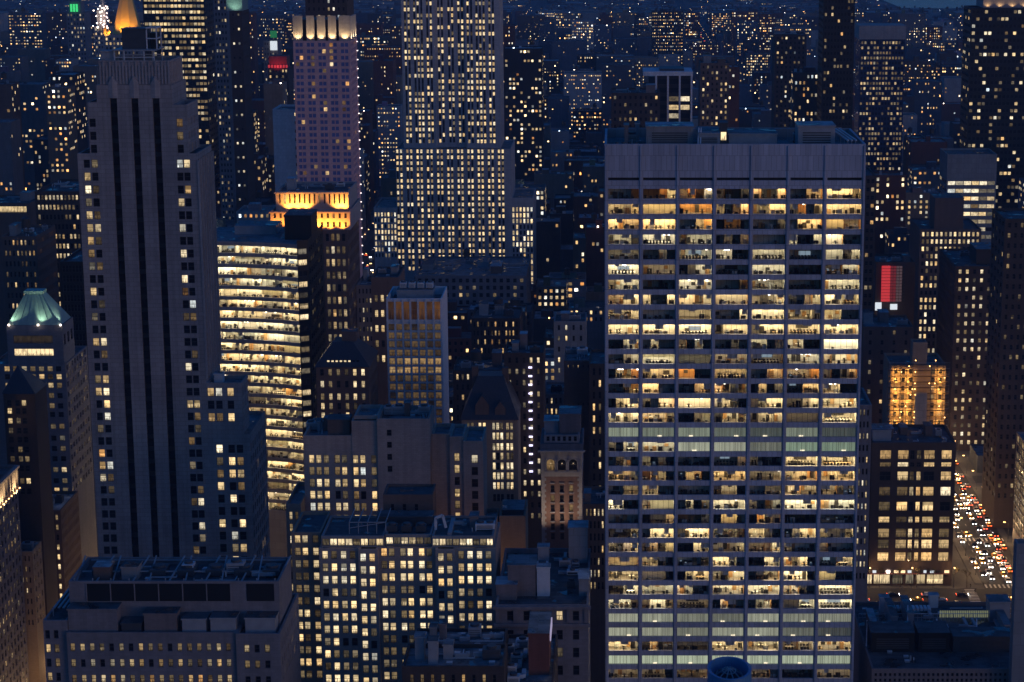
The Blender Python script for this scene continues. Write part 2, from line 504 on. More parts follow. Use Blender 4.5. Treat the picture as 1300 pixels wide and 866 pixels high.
class Building:
    def __init__(s, name, label, cat, base, wall='limestone', roof='tar_roof', group=None):
        s.root = empty(name, (base[0], base[1], 0), label, cat, group)
        s.w, s.r, s.roofs = MB(), MB(), []
        s.wall, s.roofm = wall, roof
        s.wins, s.fr = [], 'frame'
        s.style = 'sash'
        s.cap = 100
        s.dark = None

    def facade(s, A, B, z0, z1, cols=None, rows=None, lit=None, rec=0.35, wall=None, style=None, skip=None, spand=None, extra=None):
        """wall from A to B (its outside on the right hand), with recessed windows at cols x rows; cols run along the wall from A"""
        wall = wall or s.wall
        Lw = sqrt((B[0] - A[0]) ** 2 + (B[1] - A[1]) ** 2)
        u = ((B[0] - A[0]) / Lw, (B[1] - A[1]) / Lw)
        n = (u[1], -u[0])
        q = lambda a, z, d=0.0: (A[0] + u[0] * a - n[0] * d, A[1] + u[1] * a - n[1] * d, z)
        quad = lambda a0, a1, b0, b1, m: s.w.face([q(a0, b0), q(a1, b0), q(a1, b1), q(a0, b1)], m)
        cols = [c for c in (cols or []) if c[0] > 0.02 and c[1] < Lw - 0.02]
        rows = sorted(r for r in (rows or []) if r[0] > z0 + 0.02 and r[1] < z1 - 0.02)
        if not cols or not rows:
            quad(0, Lw, z0, z1, wall)
            return
        zz = z0
        for ri, (b0, b1) in enumerate(rows):
            if spand and ri:
                aa = 0.0
                for (a0, a1) in cols:
                    quad(aa, a0, zz, b0, wall)
                    s.w.face([q(a0, zz, 0.2), q(a1, zz, 0.2), q(a1, b0, 0.2), q(a0, b0, 0.2)], spand)
                    s.w.face([q(a0, zz, 0), q(a0, zz, .2), q(a0, b0, .2), q(a0, b0, 0)], wall)
                    s.w.face([q(a1, zz, .2), q(a1, zz, 0), q(a1, b0, 0), q(a1, b0, .2)], wall)
                    aa = a1
                quad(aa, Lw, zz, b0, wall)
            else:
                quad(0, Lw, zz, b0, wall)
            aa = 0.0
            for ci, (a0, a1) in enumerate(cols):
                if skip and skip(len(rows) - 1 - ri, ci):
                    continue
                quad(aa, a0, b0, b1, wall)
                aa = a1
                for (e, g, h, i) in ((q(a0, b0), q(a1, b0), q(a1, b0, rec), q(a0, b0, rec)), (q(a0, b1, rec), q(a1, b1, rec), q(a1, b1), q(a0, b1)),
                                     (q(a0, b0), q(a0, b0, rec), q(a0, b1, rec), q(a0, b1)), (q(a1, b0, rec), q(a1, b0), q(a1, b1), q(a1, b1, rec))):
                    s.w.face([e, g, h, i], wall)
                s.wins.append((q(a0, b0, rec), u, n, a1 - a0, b1 - b0, lit(len(rows) - 1 - ri, ci) if lit else (0.5, 0, 0), style or s.style))
            quad(aa, Lw, b0, b1, wall)
            zz = b1
        quad(0, Lw, zz, z1, wall)

    def prism(s, poly, z0, z1, grids=None, par=1.0, roof=None, wall=None):
        """upright block over an anticlockwise footprint; grids[i] = facade arguments of the i-th side"""
        n = len(poly)
        wall = wall or s.wall
        for i in range(n):
            g = (grids or {}).get(i)
            A, B = poly[i], poly[(i + 1) % n]
            if g:
                s.facade(A, B, z0, z1, wall=wall, **g)
            else:
                s.facade(A, B, z0, z1, wall=wall)
        cx, cy = sum(p[0] for p in poly) / n, sum(p[1] for p in poly) / n
        if par:
            ins = [(p[0] + (cx - p[0]) * 0.5 / max(2, abs(cx - p[0])), p[1] + (cy - p[1]) * 0.5 / max(2, abs(cy - p[1]))) for p in poly]
            for i in range(n):
                j = (i + 1) % n
                s.w.face([(*poly[i], z1), (*poly[j], z1), (*ins[j], z1), (*ins[i], z1)], wall)
                s.w.face([(*ins[j], z1), (*ins[j], z1 - par), (*ins[i], z1 - par), (*ins[i], z1)], wall)
            s.roofs.append(([(*p, z1 - par) for p in ins], roof or s.roofm))
        else:
            s.roofs.append(([(*p, z1) for p in poly], roof or s.roofm))
        xs, ys = [p[0] for p in poly], [p[1] for p in poly]
        OCC.append((min(xs), max(xs), min(ys), max(ys), z1))

    def block(s, x0, x1, y0, y1, z0, z1, front=None, right=None, left=None, **kw):
        g = {}
        if front: g[0] = front
        if right: g[1] = right
        if left: g[3] = left
        s.prism([(x0, y0), (x1, y0), (x1, y1), (x0, y1)], z0, z1, g, **kw)

    def part(s, name, mb, label=None):
        o = mb.build(name, s.root)
        if label and o:
            o['label'] = label
        return o

    def win_mesh(s, mb, w):
        o, u, n, W, H, (hue, st, seed), style = w
        q = lambda a, z, d=0.0: (o[0] + u[0] * a + n[0] * d, o[1] + u[1] * a + n[1] * d, o[2] + z)
        if style == 'tiny':
            mb.face([q(0, 0, .01), q(W, 0, .01), q(W, H, .01), q(0, H, .01)], s.dark if s.dark and st == 0 else 'far_pane', (hue, st, seed))
            return
        uv = [(0, 0), (W / 1.8, 0), (W / 1.8, 1), (0, 1)]
        mb.face([q(0, 0, .01), q(W, 0, .01), q(W, H, .01), q(0, H, .01)], 'pane', (hue, st, seed), uv)
        t = 0.09
        def fb(a0, a1, z0, z1, d=0.07):
            P = [q(a0, z0, d), q(a1, z0, d), q(a1, z1, d), q(a0, z1, d)]
            Q = [q(a0, z0, .012), q(a1, z0, .012), q(a1, z1, .012), q(a0, z1, .012)]
            mb.face(P, s.fr)
            for i in range(4):
                j = (i + 1) % 4
                mb.face([Q[i], Q[j], P[j], P[i]], s.fr)
        fb(0, W, 0, t); fb(0, W, H - t, H); fb(0, t, t, H - t); fb(W - t, W, t, H - t)
        if style == 'sash':
            fb(t, W - t, H * .5 - .05, H * .5 + .05)
        elif style == 'twin':
            fb(t, W - t, H * .55 - .05, H * .55 + .05)
            fb(W / 2 - .07, W / 2 + .07, t, H * .55 - .05, .075)
        elif style == 'band':
            k = max(2, round(W / 1.5))
            for i in range(1, k):
                fb(W * i / k - .05, W * i / k + .05, t, H - t)

    def finish(s, clutter=None):
        s.part('wall', s.w)
        s.part('roof', s.r)
        for pts, m in s.roofs:
            mb = MB(); mb.face(pts, m)
            s.part('roof', mb)
        def size(w):
            return w[3] * w[4] / max(1, w[0][1]) ** 2 * (1 if abs(w[2][1]) > .5 else 0.25)
        ws = sorted(s.wins, key=size, reverse=True)
        if ws:
            pxw = F * ws[0][3] / max(1, ws[0][0][1])
            cap = s.cap if pxw > 1.8 else 0
        else:
            cap = 0
        for w in ws[:cap]:
            mb = MB(); s.win_mesh(mb, w)
            mb.build('window', s.root)
        if ws[cap:]:
            mb = MB()
            for w in ws[cap:]:
                s.win_mesh(mb, w)
            o = mb.build('window', s.root)
            o['kind'] = 'stuff'
        return s

    # rooftop pieces -------------------------------------------------
    def hut(s, x0, x1, y0, y1, z0, z1, mat='brick_grey', roof='tar_roof', name='penthouse', louvre=False):
        mb = MB()
        mb.box(x0, x1, y0, y1, z0, z1, mat, top=roof)
        mb.box(x0 - .2, x1 + .2, y0 - .2, y1 + .2, z1 + .003, z1 + .35, mat, top=roof)
        if louvre:
            k = 5
            for i in range(k):
                a = z0 + (z1 - z0) * (0.2 + 0.6 * i / k)
                mb.box(x0 + (x1 - x0) * .12, x0 + (x1 - x0) * .88, y0 - .12, y0 - .003, a, a + (z1 - z0) * .06, 'dark_steel', bottom=True)
        OCC.append((x0, x1, y0, y1, z1))
        return s.part(name, mb)

    def tank(s, x, y, z, r=2.2, h=4.0):
        mb = MB()
        for a in range(4):
            cx, cy = x + r * .7 * cos(pi / 4 + a * pi / 2), y + r * .7 * sin(pi / 4 + a * pi / 2)
            mb.bar((cx, cy, z), (cx, cy, z + 3), .12, 'dark_steel')
        mb.cyl(x, y, z + 3, z + 3 + h, r, 'timber', 16, cap=False)
        mb.cyl(x, y, z + 3 + h, z + 4.4 + h, r * 1.08, 'slate', 16, r1=0.0)
        for k in (0.15, .4, .65, .9):
            mb.cyl(x, y, z + 3 + h * k, z + 3.12 + h * k, r + .05, 'dark_steel', 16, cap=False)
        mb.face([(x + r * cos(-2 * pi * k / 16), y + r * sin(-2 * pi * k / 16), z + 3) for k in range(16)], 'timber')
        return s.part('water_tank', mb)

    def fan_unit(s, x, y, z, w=3.0, d=2.4, h=2.2, mat='steel'):
        mb = MB()
        mb.box(x - w / 2, x + w / 2, y - d / 2, y + d / 2, z + .3, z + h, mat, bottom=True)
        for sx in (-1, 1):
            for sy in (-1, 1):
                mb.bar((x + sx * w * .42, y + sy * d * .42, z), (x + sx * w * .42, y + sy * d * .42, z + .32), .08, 'dark_steel')
        k = max(1, int(w // 2))
        for i in range(k):
            cx = x - w / 2 + w * (i + .5) / k
            mb.cyl(cx, y, z + h + .003, z + h + .5, min(w / k, d) * .38, 'dark_steel', 12)
        for i in range(4):
            a = z + .5 + (h - .8) * i / 4
            mb.box(x - w * .42, x + w * .42, y - d / 2 - .06, y - d / 2 - .003, a, a + .12, 'dark_steel', bottom=True)
        return s.part('cooling_unit', mb)

    def duct(s, pts, r=.5, mat='steel'):
        mb = MB()
        for p, q in zip(pts, pts[1:]):
            mb.bar(p, q, r, mat)
        return s.part('duct', mb)

    def clutter(s, x0, x1, y0, y1, z, n, seed, tanks=0):
        rr = random.Random(seed)
        w, d = x1 - x0, y1 - y0
        for i in range(n):
            x, y = x0 + w * (i + rr.uniform(.3, .7)) / n, y0 + d * rr.uniform(.3, .8)
            t = rr.random()
            if t < .35:
                s.hut(x - w / n * .3, x + w / n * .3, y - d * .15, y + d * .18, z, z + rr.uniform(2.5, 5), rr.choice(['brick_grey', 'concrete', 'brick_brown', 'steel']), rr.choice(['tar_roof', 'grey_roof', 'pale_roof']), name='bulkhead')
            elif t < .75:
                s.fan_unit(x, y, z, rr.uniform(2, 5), rr.uniform(1.8, 3), rr.uniform(1.6, 2.8), rr.choice(['steel', 'white_metal', 'steel', 'dark_steel']))
            else:
                s.duct([(x - w / n * .4, y, z + .8), (x + w / n * .4, y, z + .8), (x + w / n * .4, y + d * .15, z + .8)], .4)
        for i in range(max(2, n)):                       # pipes, hatches, vents, low rails
            x, y = rr.uniform(x0 + .5, x1 - .5), rr.uniform(y0 + .5, y1 - .5)
            mb = MB()
            t = rr.random()
            if t < .4:
                mb.cyl(x, y, z, z + rr.uniform(.7, 1.6), rr.uniform(.12, .3), 'steel', 8)
                mb.cyl(x + .9, y + .2, z, z + rr.uniform(.5, 1.3), .16, 'white_metal', 8)
                nm = 'vent_pipe'
            elif t < .7:
                mb.box(x - .6, x + .6, y - .5, y + .5, z, z + .45, 'steel')
                mb.box(x - .65, x + .65, y - .55, y + .55, z + .453, z + .55, 'white_metal', bottom=True)
                nm = 'roof_hatch'
            else:
                l_ = rr.uniform(2, min(9, max(2.5, w * .4)))
                mb.bar((x - l_ / 2, y, z + .25), (x + l_ / 2, y, z + .25), .1, 'white_metal')
                mb.bar((x + l_ / 2, y, z + .25), (x + l_ / 2, min(y + 3, y1), z + .25), .1, 'white_metal')
                nm = 'roof_pipe'
            s.part(nm, mb)
        for i in range(tanks):
            s.tank(rr.uniform(x0 + 3, x1 - 3), rr.uniform(y0 + d * .3, y1 - 3), z, rr.uniform(1.6, 2.3), rr.uniform(3.2, 4.4))

def spot(name, loc, target, energy, color, size_deg=70, radius=1.0):
    l = bpy.data.lights.new(name, 'SPOT')
    l.energy, l.color, l.spot_size, l.spot_blend, l.shadow_soft_size = energy, color, radians(size_deg), 0.6, radius
    o = bpy.data.objects.new(name, l)
    COL.objects.link(o)
    o.location = loc
    d = np.array(target, float) - np.array(loc, float)
    from mathutils import Vector
    o.rotation_euler = Vector(d).to_track_quat('-Z', 'Y').to_euler()
    return o

def point(name, loc, energy, color, radius=.5):
    l = bpy.data.lights.new(name, 'POINT')
    l.energy, l.color, l.shadow_soft_size = energy, color, radius
    o = bpy.data.objects.new(name, l)
    COL.objects.link(o)
    o.location = loc
    return o
#@@HEROES
# ------------------------------------------------------------------ office interiors behind band windows
def room(mb, o, u, n, u0, u1, z0, z1, code, hue, rr, depth=5.0, rec=0.62):
    """one furnished room behind a band window: floor, ceiling, back and side walls, furniture and its ceiling lamps"""
    def q(a, d, z):
        return (o[0] + u[0] * a - n[0] * d, o[1] + u[1] * a - n[1] * d, z)
    zf, zc = z0 - 0.55, z1 + 0.25
    d0, d1 = rec, rec + depth * rr.choice([1.2, 1.0, .8, .6, .45])
    wm = rr.choice(['room_wall', 'room_wall', 'room_grey', 'room_wood'] if hue == 'A' else ['room_wall', 'room_wall', 'room_grey', 'paper_white'])
    side = rr.choice([wm, 'room_wood', 'room_grey'] if hue == 'A' else [wm, wm, wm, 'room_grey', 'paper_white', 'room_wood'])
    mb.face([q(u0, d0, zf), q(u1, d0, zf), q(u1, d1, zf), q(u0, d1, zf)], 'carpet')
    mb.face([q(u0, d1, zc), q(u1, d1, zc), q(u1, d0, zc), q(u0, d0, zc)], 'paper_white')
    mb.face([q(u0, d1, zf), q(u1, d1, zf), q(u1, d1, zc), q(u0, d1, zc)], wm)
    mb.face([q(u0, d0, zf), q(u0, d1, zf), q(u0, d1, zc), q(u0, d0, zc)], side)
    mb.face([q(u1, d1, zf), q(u1, d0, zf), q(u1, d0, zc), q(u1, d1, zc)], side)
    # closing strips behind the spandrel, so light leaves by the window only
    mb.face([q(u0, d0, z1 - .01), q(u1, d0, z1 - .01), q(u1, d0, zc), q(u0, d0, zc)], 'spandrel')
    mb.face([q(u0, d0, zf), q(u1, d0, zf), q(u1, d0, z0 + .01), q(u0, d0, z0 + .01)], 'spandrel')
    W = u1 - u0
    # furniture
    kind = rr.choice(['office', 'office', 'office', 'meeting', 'open', 'bare'])
    if kind == 'meeting' and W > 3:
        dm = d0 + 1.2
        mb.obox(o, u, n, u0 + .8, u1 - .8, dm, dm + 1.2, zf + .68, zf + .76, rr.choice(['desk_wood', 'furniture', 'paper_white']))
        a = u0 + 1.0
        while a < u1 - 1.0:
            mb.obox(o, u, n, a - .22, a + .22, dm - .55, dm - .4, zf + .1, zf + 1.05, 'furniture')
            mb.obox(o, u, n, a - .22, a + .22, dm + 1.55, dm + 1.7, zf + .1, zf + 1.05, 'furniture'); a += .8
        mb.obox(o, u, n, u0 + W * .3, u0 + W * .7, d1 - .1, d1 - .04, zf + 1.0, zf + 2.0, rr.choice(['furniture', 'screen_dim', 'paper_white']))
    if kind == 'open':
        for row in range(3):
            dd = d0 + .5 + row * 1.5
            if dd > d1 - .8: break
            a = u0 + .4
            while a < u1 - .9:
                if rr.random() < .8:
                    mb.obox(o, u, n, a, min(a + 1.0, u1 - .05), dd, dd + .06, zf, zf + rr.uniform(1.0, 1.35), rr.choice(['furniture', 'room_grey', 'desk_wood']))
                    mb.obox(o, u, n, a + .3, a + .7, dd + .3, dd + .36, zf + .75, zf + 1.2, rr.choice(['furniture', 'furniture', 'screen_dim']))
                a += 1.15
    k = max(1, int(W / (1.15 if kind == 'office' else 2.4 if kind != 'bare' else 5)))
    for i in range(k):
        a = u0 + W * (i + rr.uniform(.2, .8)) / k
        t = rr.random()
        dd = rr.uniform(d0 + .4, d1 - 1.2)
        if t < .34:                                   # desk with a screen and a chair
            mb.obox(o, u, n, max(u0 + .05, a - .7), min(u1 - .05, a + .7), dd, dd + .75, zf + .68, zf + .75, rr.choice(['desk_wood', 'furniture', 'paper_white']))
            mb.obox(o, u, n, a - .28, a + .28, dd + .5, dd + .55, zf + .8, zf + 1.2, 'furniture')
            mb.obox(o, u, n, a - .2, a + .2, dd - .4, dd - .1, zf + .1, zf + 1.05, 'furniture')
        elif t < .55:                                 # shelves, cupboard
            mb.obox(o, u, n, max(u0 + .05, a - .5), min(u1 - .05, a + .5), d1 - .45, d1 - .05, zf, zf + rr.uniform(1.2, 2.2), rr.choice(['desk_wood', 'furniture', 'room_wood', 'furniture']))
        elif t < .75:                                 # half-height screens
            mb.obox(o, u, n, a - .03, a + .03, d0 + .3, d1 - .8, zf, zf + rr.uniform(1.2, 1.7), rr.choice(['furniture', 'room_grey', 'furniture']))
            mb.obox(o, u, n, max(u0 + .05, a - .6), min(u1 - .05, a + .6), dd, dd + .08, zf, zf + rr.uniform(1.1, 1.6), rr.choice(['furniture', 'room_grey', 'furniture']))
        elif t < .9:                                  # things on the sill, plants, boxes
            mb.obox(o, u, n, a - .3, min(u1 - .05, a + .3), d0 + .1, d0 + .4, zf, z0 + rr.uniform(.3, .9), 'furniture')
        else:                                         # picture on the back wall
            mb.obox(o, u, n, a - .5, min(u1 - .05, a + .5), d1 - .06, d1 - .02, zf + 1.1, zf + 1.9, rr.choice(['furniture', 'paper_white', 'room_wood']))
    t = rr.random()
    if t < .10 and code > 0:                          # a sheer blind over the whole room, or down to half height
        mb.obox(o, u, n, u0 + .04, u1 - .04, d0 + .04, d0 + .05, z0 if t < .035 else z0 + (z1 - z0) * rr.uniform(.3, .7), z1, 'sheer_blind')
    elif t < .3 and code > 1:                         # pendant lamps near the window
        for i in range(rr.randint(1, 3)):
            a = u0 + W * rr.uniform(.1, .9)
            mb.obox(o, u, n, a - .22, a + .22, d0 + .7, d0 + 1.0, z1 - rr.uniform(.2, .5), z1 - .08, 'bulb_white')
    if rr.random() < .3 and code > 0:                 # a blind over some of the panes
        a = u0 + W * rr.uniform(0, .6)
        mb.obox(o, u, n, a, min(u1 - .03, a + rr.uniform(1, 2.5)), d0 + .03, d0 + .06, z1 - rr.uniform(.4, 1.6), z1, 'paper_white')
    if code > 0:
        lm = {'A': 'lamp_amber', 'W': 'lamp_warm', 'w': 'lamp_white'}[hue]
        frac = {1: .10, 2: rr.uniform(.22, .45), 3: rr.uniform(.65, 1.0)}[code]
        if code == 1:
            lm = 'lamp_dim'
            frac = rr.uniform(.15, .5)
        kk = max(1, round(W / rr.uniform(1.6, 3.4)))
        lamp_d = rr.uniform(.5, d1 - d0 - 1.4) if d1 - d0 > 2.2 else .4
        for i in range(kk):
            a = u0 + W * (i + .5) / kk
            w = W / kk * frac * .5
            e0 = d0 + lamp_d
            mb.face([q(a - w, e0 + 1.1, zc - .02), q(a + w, e0 + 1.1, zc - .02), q(a + w, e0, zc - .02), q(a - w, e0, zc - .02)], lm)

def band_window(root, o, u, n, W, z0, z1, segs, hue, rr, mull=1.35, rec=.62, kindless=True, blinds=None, stuff=None):
    """a ribbon window: clear panes between thin mullions, and behind it the rooms (or glowing blinds)"""
    mb, rm = (MB(), MB()) if stuff is None else stuff
    def q(a, d, z):
        return (o[0] + u[0] * a - n[0] * d, o[1] + u[1] * a - n[1] * d, z)
    mb.face([q(0, rec - .08, z0), q(W, rec - .08, z0), q(W, rec - .08, z1), q(0, rec - .08, z1)], 'clear_glass')
    k = max(2, round(W / mull))
    for i in range(1, k):
        mb.obox(o, u, n, W * i / k - .035, W * i / k + .035, rec - .16, rec - .09, z0 + .003, z1 - .003, 'frame')
    if blinds:
        hu, st = blinds
        rm.face([q(0, rec + .25, z0 - .05), q(W, rec + .25, z0 - .05), q(W, rec + .25, z1 + .05), q(0, rec + .25, z1 + .05)], 'glowing_blinds', (hu, st, .5))
        kk = max(3, round(W / .95))
        for i in range(kk + 1):
            a = min(max(W * i / kk, .03), W - .03)
            rm.obox(o, u, n, a - .025, a + .025, rec + .1, rec + .2, z0, z1, 'furniture')
        if rr.random() < .7:
            a = W * rr.uniform(.3, .7)
            rm.obox(o, u, n, a - .5, a + .5, rec + .06, rec + .24, z0 + .02, z0 + .22, 'bulb_soft')
    else:
        for (a, b, c) in segs:
            room(rm, o, u, n, a + .03, b - .03, z0, z1, c, hue, rr, rec=rec)
    if stuff is None:
        w = mb.build('window', root)
        rm.build('office_room', w)

def colsP(pxs, py, Y, w, x0):
    return [(Xp(p, py, Y) - w / 2 - x0, Xp(p, py, Y) + w / 2 - x0) for p in pxs]

def rowsP(py0, py1, n, Y, h):
    a, b = Zp(py0, Y), Zp(py1, Y)
    return [(a + (b - a) * k / (n - 1) - h / 2, a + (b - a) * k / (n - 1) + h / 2) for k in range(n)]

# ================================================================== the tall stone tower with black stripes
Y = 600.0
xl, xr = Xp(122, 108, Y), Xp(218, 108, Y)
B = Building('stone_skyscraper', 'tall grey stone tower with three unbroken black stripes down its front', 'skyscraper', ((xl + xr) / 2, Y + 10), 'limestone', 'tar_roof')
st_w = 2.0
scol = colsP([144, 171, 198], 130, Y, st_w, xl)
zt = Zp(108, Y)
B.facade((xl, Y), (xr, Y), 0, zt, cols=scol, rows=[(20, Zp(125, Y))], rec=.8)
strips = [w for w in B.wins]; B.wins = []
for (o, u, n, W, H, *_r) in strips:
    mb = MB()
    mb.face([(o[0], o[1] - .02, o[2]), (o[0] + W, o[1] - .02, o[2]), (o[0] + W, o[1] - .02, o[2] + H), (o[0], o[1] - .02, o[2] + H)], 'black_glass')
    z = o[2] + 1
    while z < o[2] + H - 1.5:
        mb.box(o[0] + .003, o[0] + W - .003, o[1] - .1, o[1] - .023, z, z + 1.3, 'black_panel', bottom=True)
        z += 3.75
    B.part('window_strip', mb)
side_depth = 20.0
B.facade((xr, Y), (xr, Y + side_depth), Zp(135, Y), zt)
B.w.face([(xr, Y + side_depth, 100), (xl, Y + side_depth, 100), (xl, Y + side_depth, zt), (xr, Y + side_depth, zt)], 'limestone')
B.w.face([(xl, Y + side_depth, 100), (xl, Y, 100), (xl, Y, zt), (xl, Y + side_depth, zt)], 'limestone')
B.w.face([(xl, Y, zt), (xr, Y, zt), (xr, Y + side_depth, zt), (xl, Y + side_depth, zt)], 'limestone_pale')
OCC.append((xl, xr, Y, Y + 30, zt))
# fluted crest
zc0, zc1 = zt + .003, Zp(77, Y)
cx0, cx1 = Xp(125, 100, Y), Xp(216, 100, Y)
B.block(cx0, cx1, Y + .8, Y + 18, zc0, zc1, par=1.2)
crest = MB()
k = 22
for i in range(k):
    a = cx0 + (cx1 - cx0) * (i + .5) / k
    crest.box(a - .22, a + .22, Y + .45, Y + .797, zc0 + .2, zc1 - (.3 if i % 2 else 1.4), 'limestone_pale', bottom=True)
for i in range(7):
    a = Y + 2 + 15.0 * i / 7
    crest.box(cx1 + .003, cx1 + .4, a - .3, a + .3, zc0 + .2, zc1 - .4, 'limestone_pale', bottom=True)
B.part('crest', crest)
for c in scol:
    mb = MB()
    m_ = xl + (c[0] + c[1]) / 2
    z0_, z1_, z2_ = Zp(125, Y) + .1, Zp(106, Y), Zp(97, Y)
    for s_ in (-1, 1):
        mb.face([(m_, Y - .5, z0_), (m_ + 1.3 * s_, Y - .05, z0_), (m_ + 1.3 * s_, Y - .05, z1_), (m_, Y - .5, z2_)][::s_], 'limestone_pale')
        mb.face([(m_ + 1.3 * s_, Y - .05, z1_), (m_ + 1.3 * s_, Y + .75, z1_), (m_, Y + .75, z2_), (m_, Y - .5, z2_)][::s_], 'limestone_pale')
    B.part('finial', mb)
# plant house on a steel platform
zp_ = Zp(63, Y + 9)
px0, px1 = Xp(150, 63, Y + 9), Xp(200, 63, Y + 9)
mb = MB()
zr = zc1 - 1.2
for a in (px0, px0 + (px1 - px0) * .25, px0 + (px1 - px0) * .75, px1):
    for b in (Y + 4, Y + 15):
        mb.bar((a, b, zr), (a, b, zp_), .14, 'white_metal')
mb.box(px0 - .5, px1 + .5, Y + 3.5, Y + 15.5, zp_ + .003, zp_ + .35, 'steel', bottom=True)
for b in (Y + 4, Y + 15):
    mb.bar((px0, b, (zr + zp_) / 2), (px1, b, (zr + zp_) / 2), .1, 'white_metal')
B.part('roof_platform', mb)
B.hut(Xp(155, 55, Y + 6), Xp(186, 55, Y + 6), Y + 6, Y + 13, zp_ + .36, Zp(37, Y + 9), 'dark_steel', 'grey_roof', name='plant_house')
mb = MB()
a0, a1, b0, b1, z0_, z1_ = Xp(186.5, 55, Y + 6), Xp(199, 55, Y + 6), Y + 6, Y + 12, zp_ + .36, Zp(35, Y + 8)
for a in (a0, a1):
    for b in (b0, b1):
        mb.bar((a, b, z0_), (a, b, z1_), .16, 'white_metal')
for z in (z1_, (z0_ + z1_) / 2):
    mb.bar((a0, b0, z), (a1, b0, z), .14, 'white_metal'); mb.bar((a0, b1, z), (a1, b1, z), .14, 'white_metal')
    mb.bar((a0, b0, z), (a0, b1, z), .14, 'white_metal'); mb.bar((a1, b0, z), (a1, b1, z), .14, 'white_metal')
mb.box(a0 + .6, a1 - .4, b0 + 1.5, b1 - 1, z0_, z1_ - 1.5, 'black_panel')
B.part('roof_frame', mb)
B.hut(Xp(128, 73, Y + 5), Xp(147, 73, Y + 5), Y + 5, Y + 9, zr, Zp(66, Y + 5), 'steel', 'pale_roof', name='roof_hut')
# wings
ww, wh = 1.75, 2.35
pitch = (Zp(156, Y) - Zp(352, Y)) / 12
zw0 = Zp(156, Y) + wh / 2
def lit500(seed, p=.42):
    return lit_fn(p * .8, (.35, .75), (.5, 1.25), seed, dim=.14)
x1 = Xp(237, 133, Y)
y195 = Zp(195, Y)
c1 = colsP([228], 156, Y, ww, xr)
B.block(xr, x1, Y, Y + 16, y195, Zp(133, Y), front=dict(cols=c1, rows=rows_down(zw0, pitch, wh, y195), lit=lit500(1, .8)),
        right=dict(cols=even(0, 16, 4, .35), rows=rows_down(zw0, pitch, wh, y195), lit=lit500(2, .05)))
x2 = Xp(250, 195, Y)
zrows = rows_down(Zp(208, Y) + wh / 2, pitch, wh, Zp(740, Y))
c2 = colsP([228.5, 237.5], 215, Y, ww, xr)
B.block(xr, x2, Y, Y + 22, 0, y195, front=dict(cols=c2, rows=zrows, lit=lit500(13, .4)),
        right=dict(cols=even(0, 22, 6, .42), rows=rows_down(Zp(208, Y) + wh / 2, pitch, wh, Zp(480, Y)), lit=lit500(4, .06)))
fin = MB()
for i in range(7):
    b = Y + 22.0 * i / 6
    fin.box(x2 + .003, x2 + .5, b - .35, b + .35, Zp(480, Y), y195 - 2, 'limestone_pale', bottom=True)
B.part('pilaster', fin)
xL1 = Xp(111, 130, Y)
B.block(xL1, xl, Y, Y + 16, y195, Zp(130, Y), front=dict(cols=colsP([117.5], 156, Y, ww, xL1), rows=rows_down(zw0, pitch, wh, y195), lit=lit500(5, .5)))
xL2 = Xp(98, 195, Y)
B.block(xL2, xl, Y, Y + 22, 0, y195, front=dict(cols=colsP([110.5, 120.5], 215, Y, ww, xL2), rows=zrows, lit=lit500(6, .5)))
# low wing and its lower step
x3, x4 = Xp(307, 487, Y), Xp(317, 552, Y)
z3, z4 = Zp(486, Y), Zp(551, Y)
B.block(x2, x3, Y, Y + 10, z4, z3, front=dict(cols=colsP([267.4, 277.8, 292.5], 498, Y, 1.9, x2), rows=rowsP(498, 546, 4, Y, 2.5), lit=lit500(7, .6)),
        right=dict(cols=even(0, 10, 3, .4), rows=rowsP(498, 546, 4, Y, 2.5), lit=lit500(8, .1)), roof='grey_roof')
B.block(x2, x4, Y, Y + 28, 0, z4, front=dict(cols=colsP([268.6, 278.6, 294, 304.6], 570, Y, 1.9, x2), rows=rowsP(570, 727, 11, Y, 2.5), lit=lit500(9, .42)),
        right=dict(cols=even(0, 28, 8, .5), rows=rowsP(570, 727, 11, Y, 2.5), lit=lit500(10, .08)), roof='grey_roof')
B.hut(x2 + 1.5, x2 + 4, Y + 4, Y + 7, z3 - 1, z3 + 1.5, 'white_metal', 'pale_roof', name='roof_hut')
B.finish()

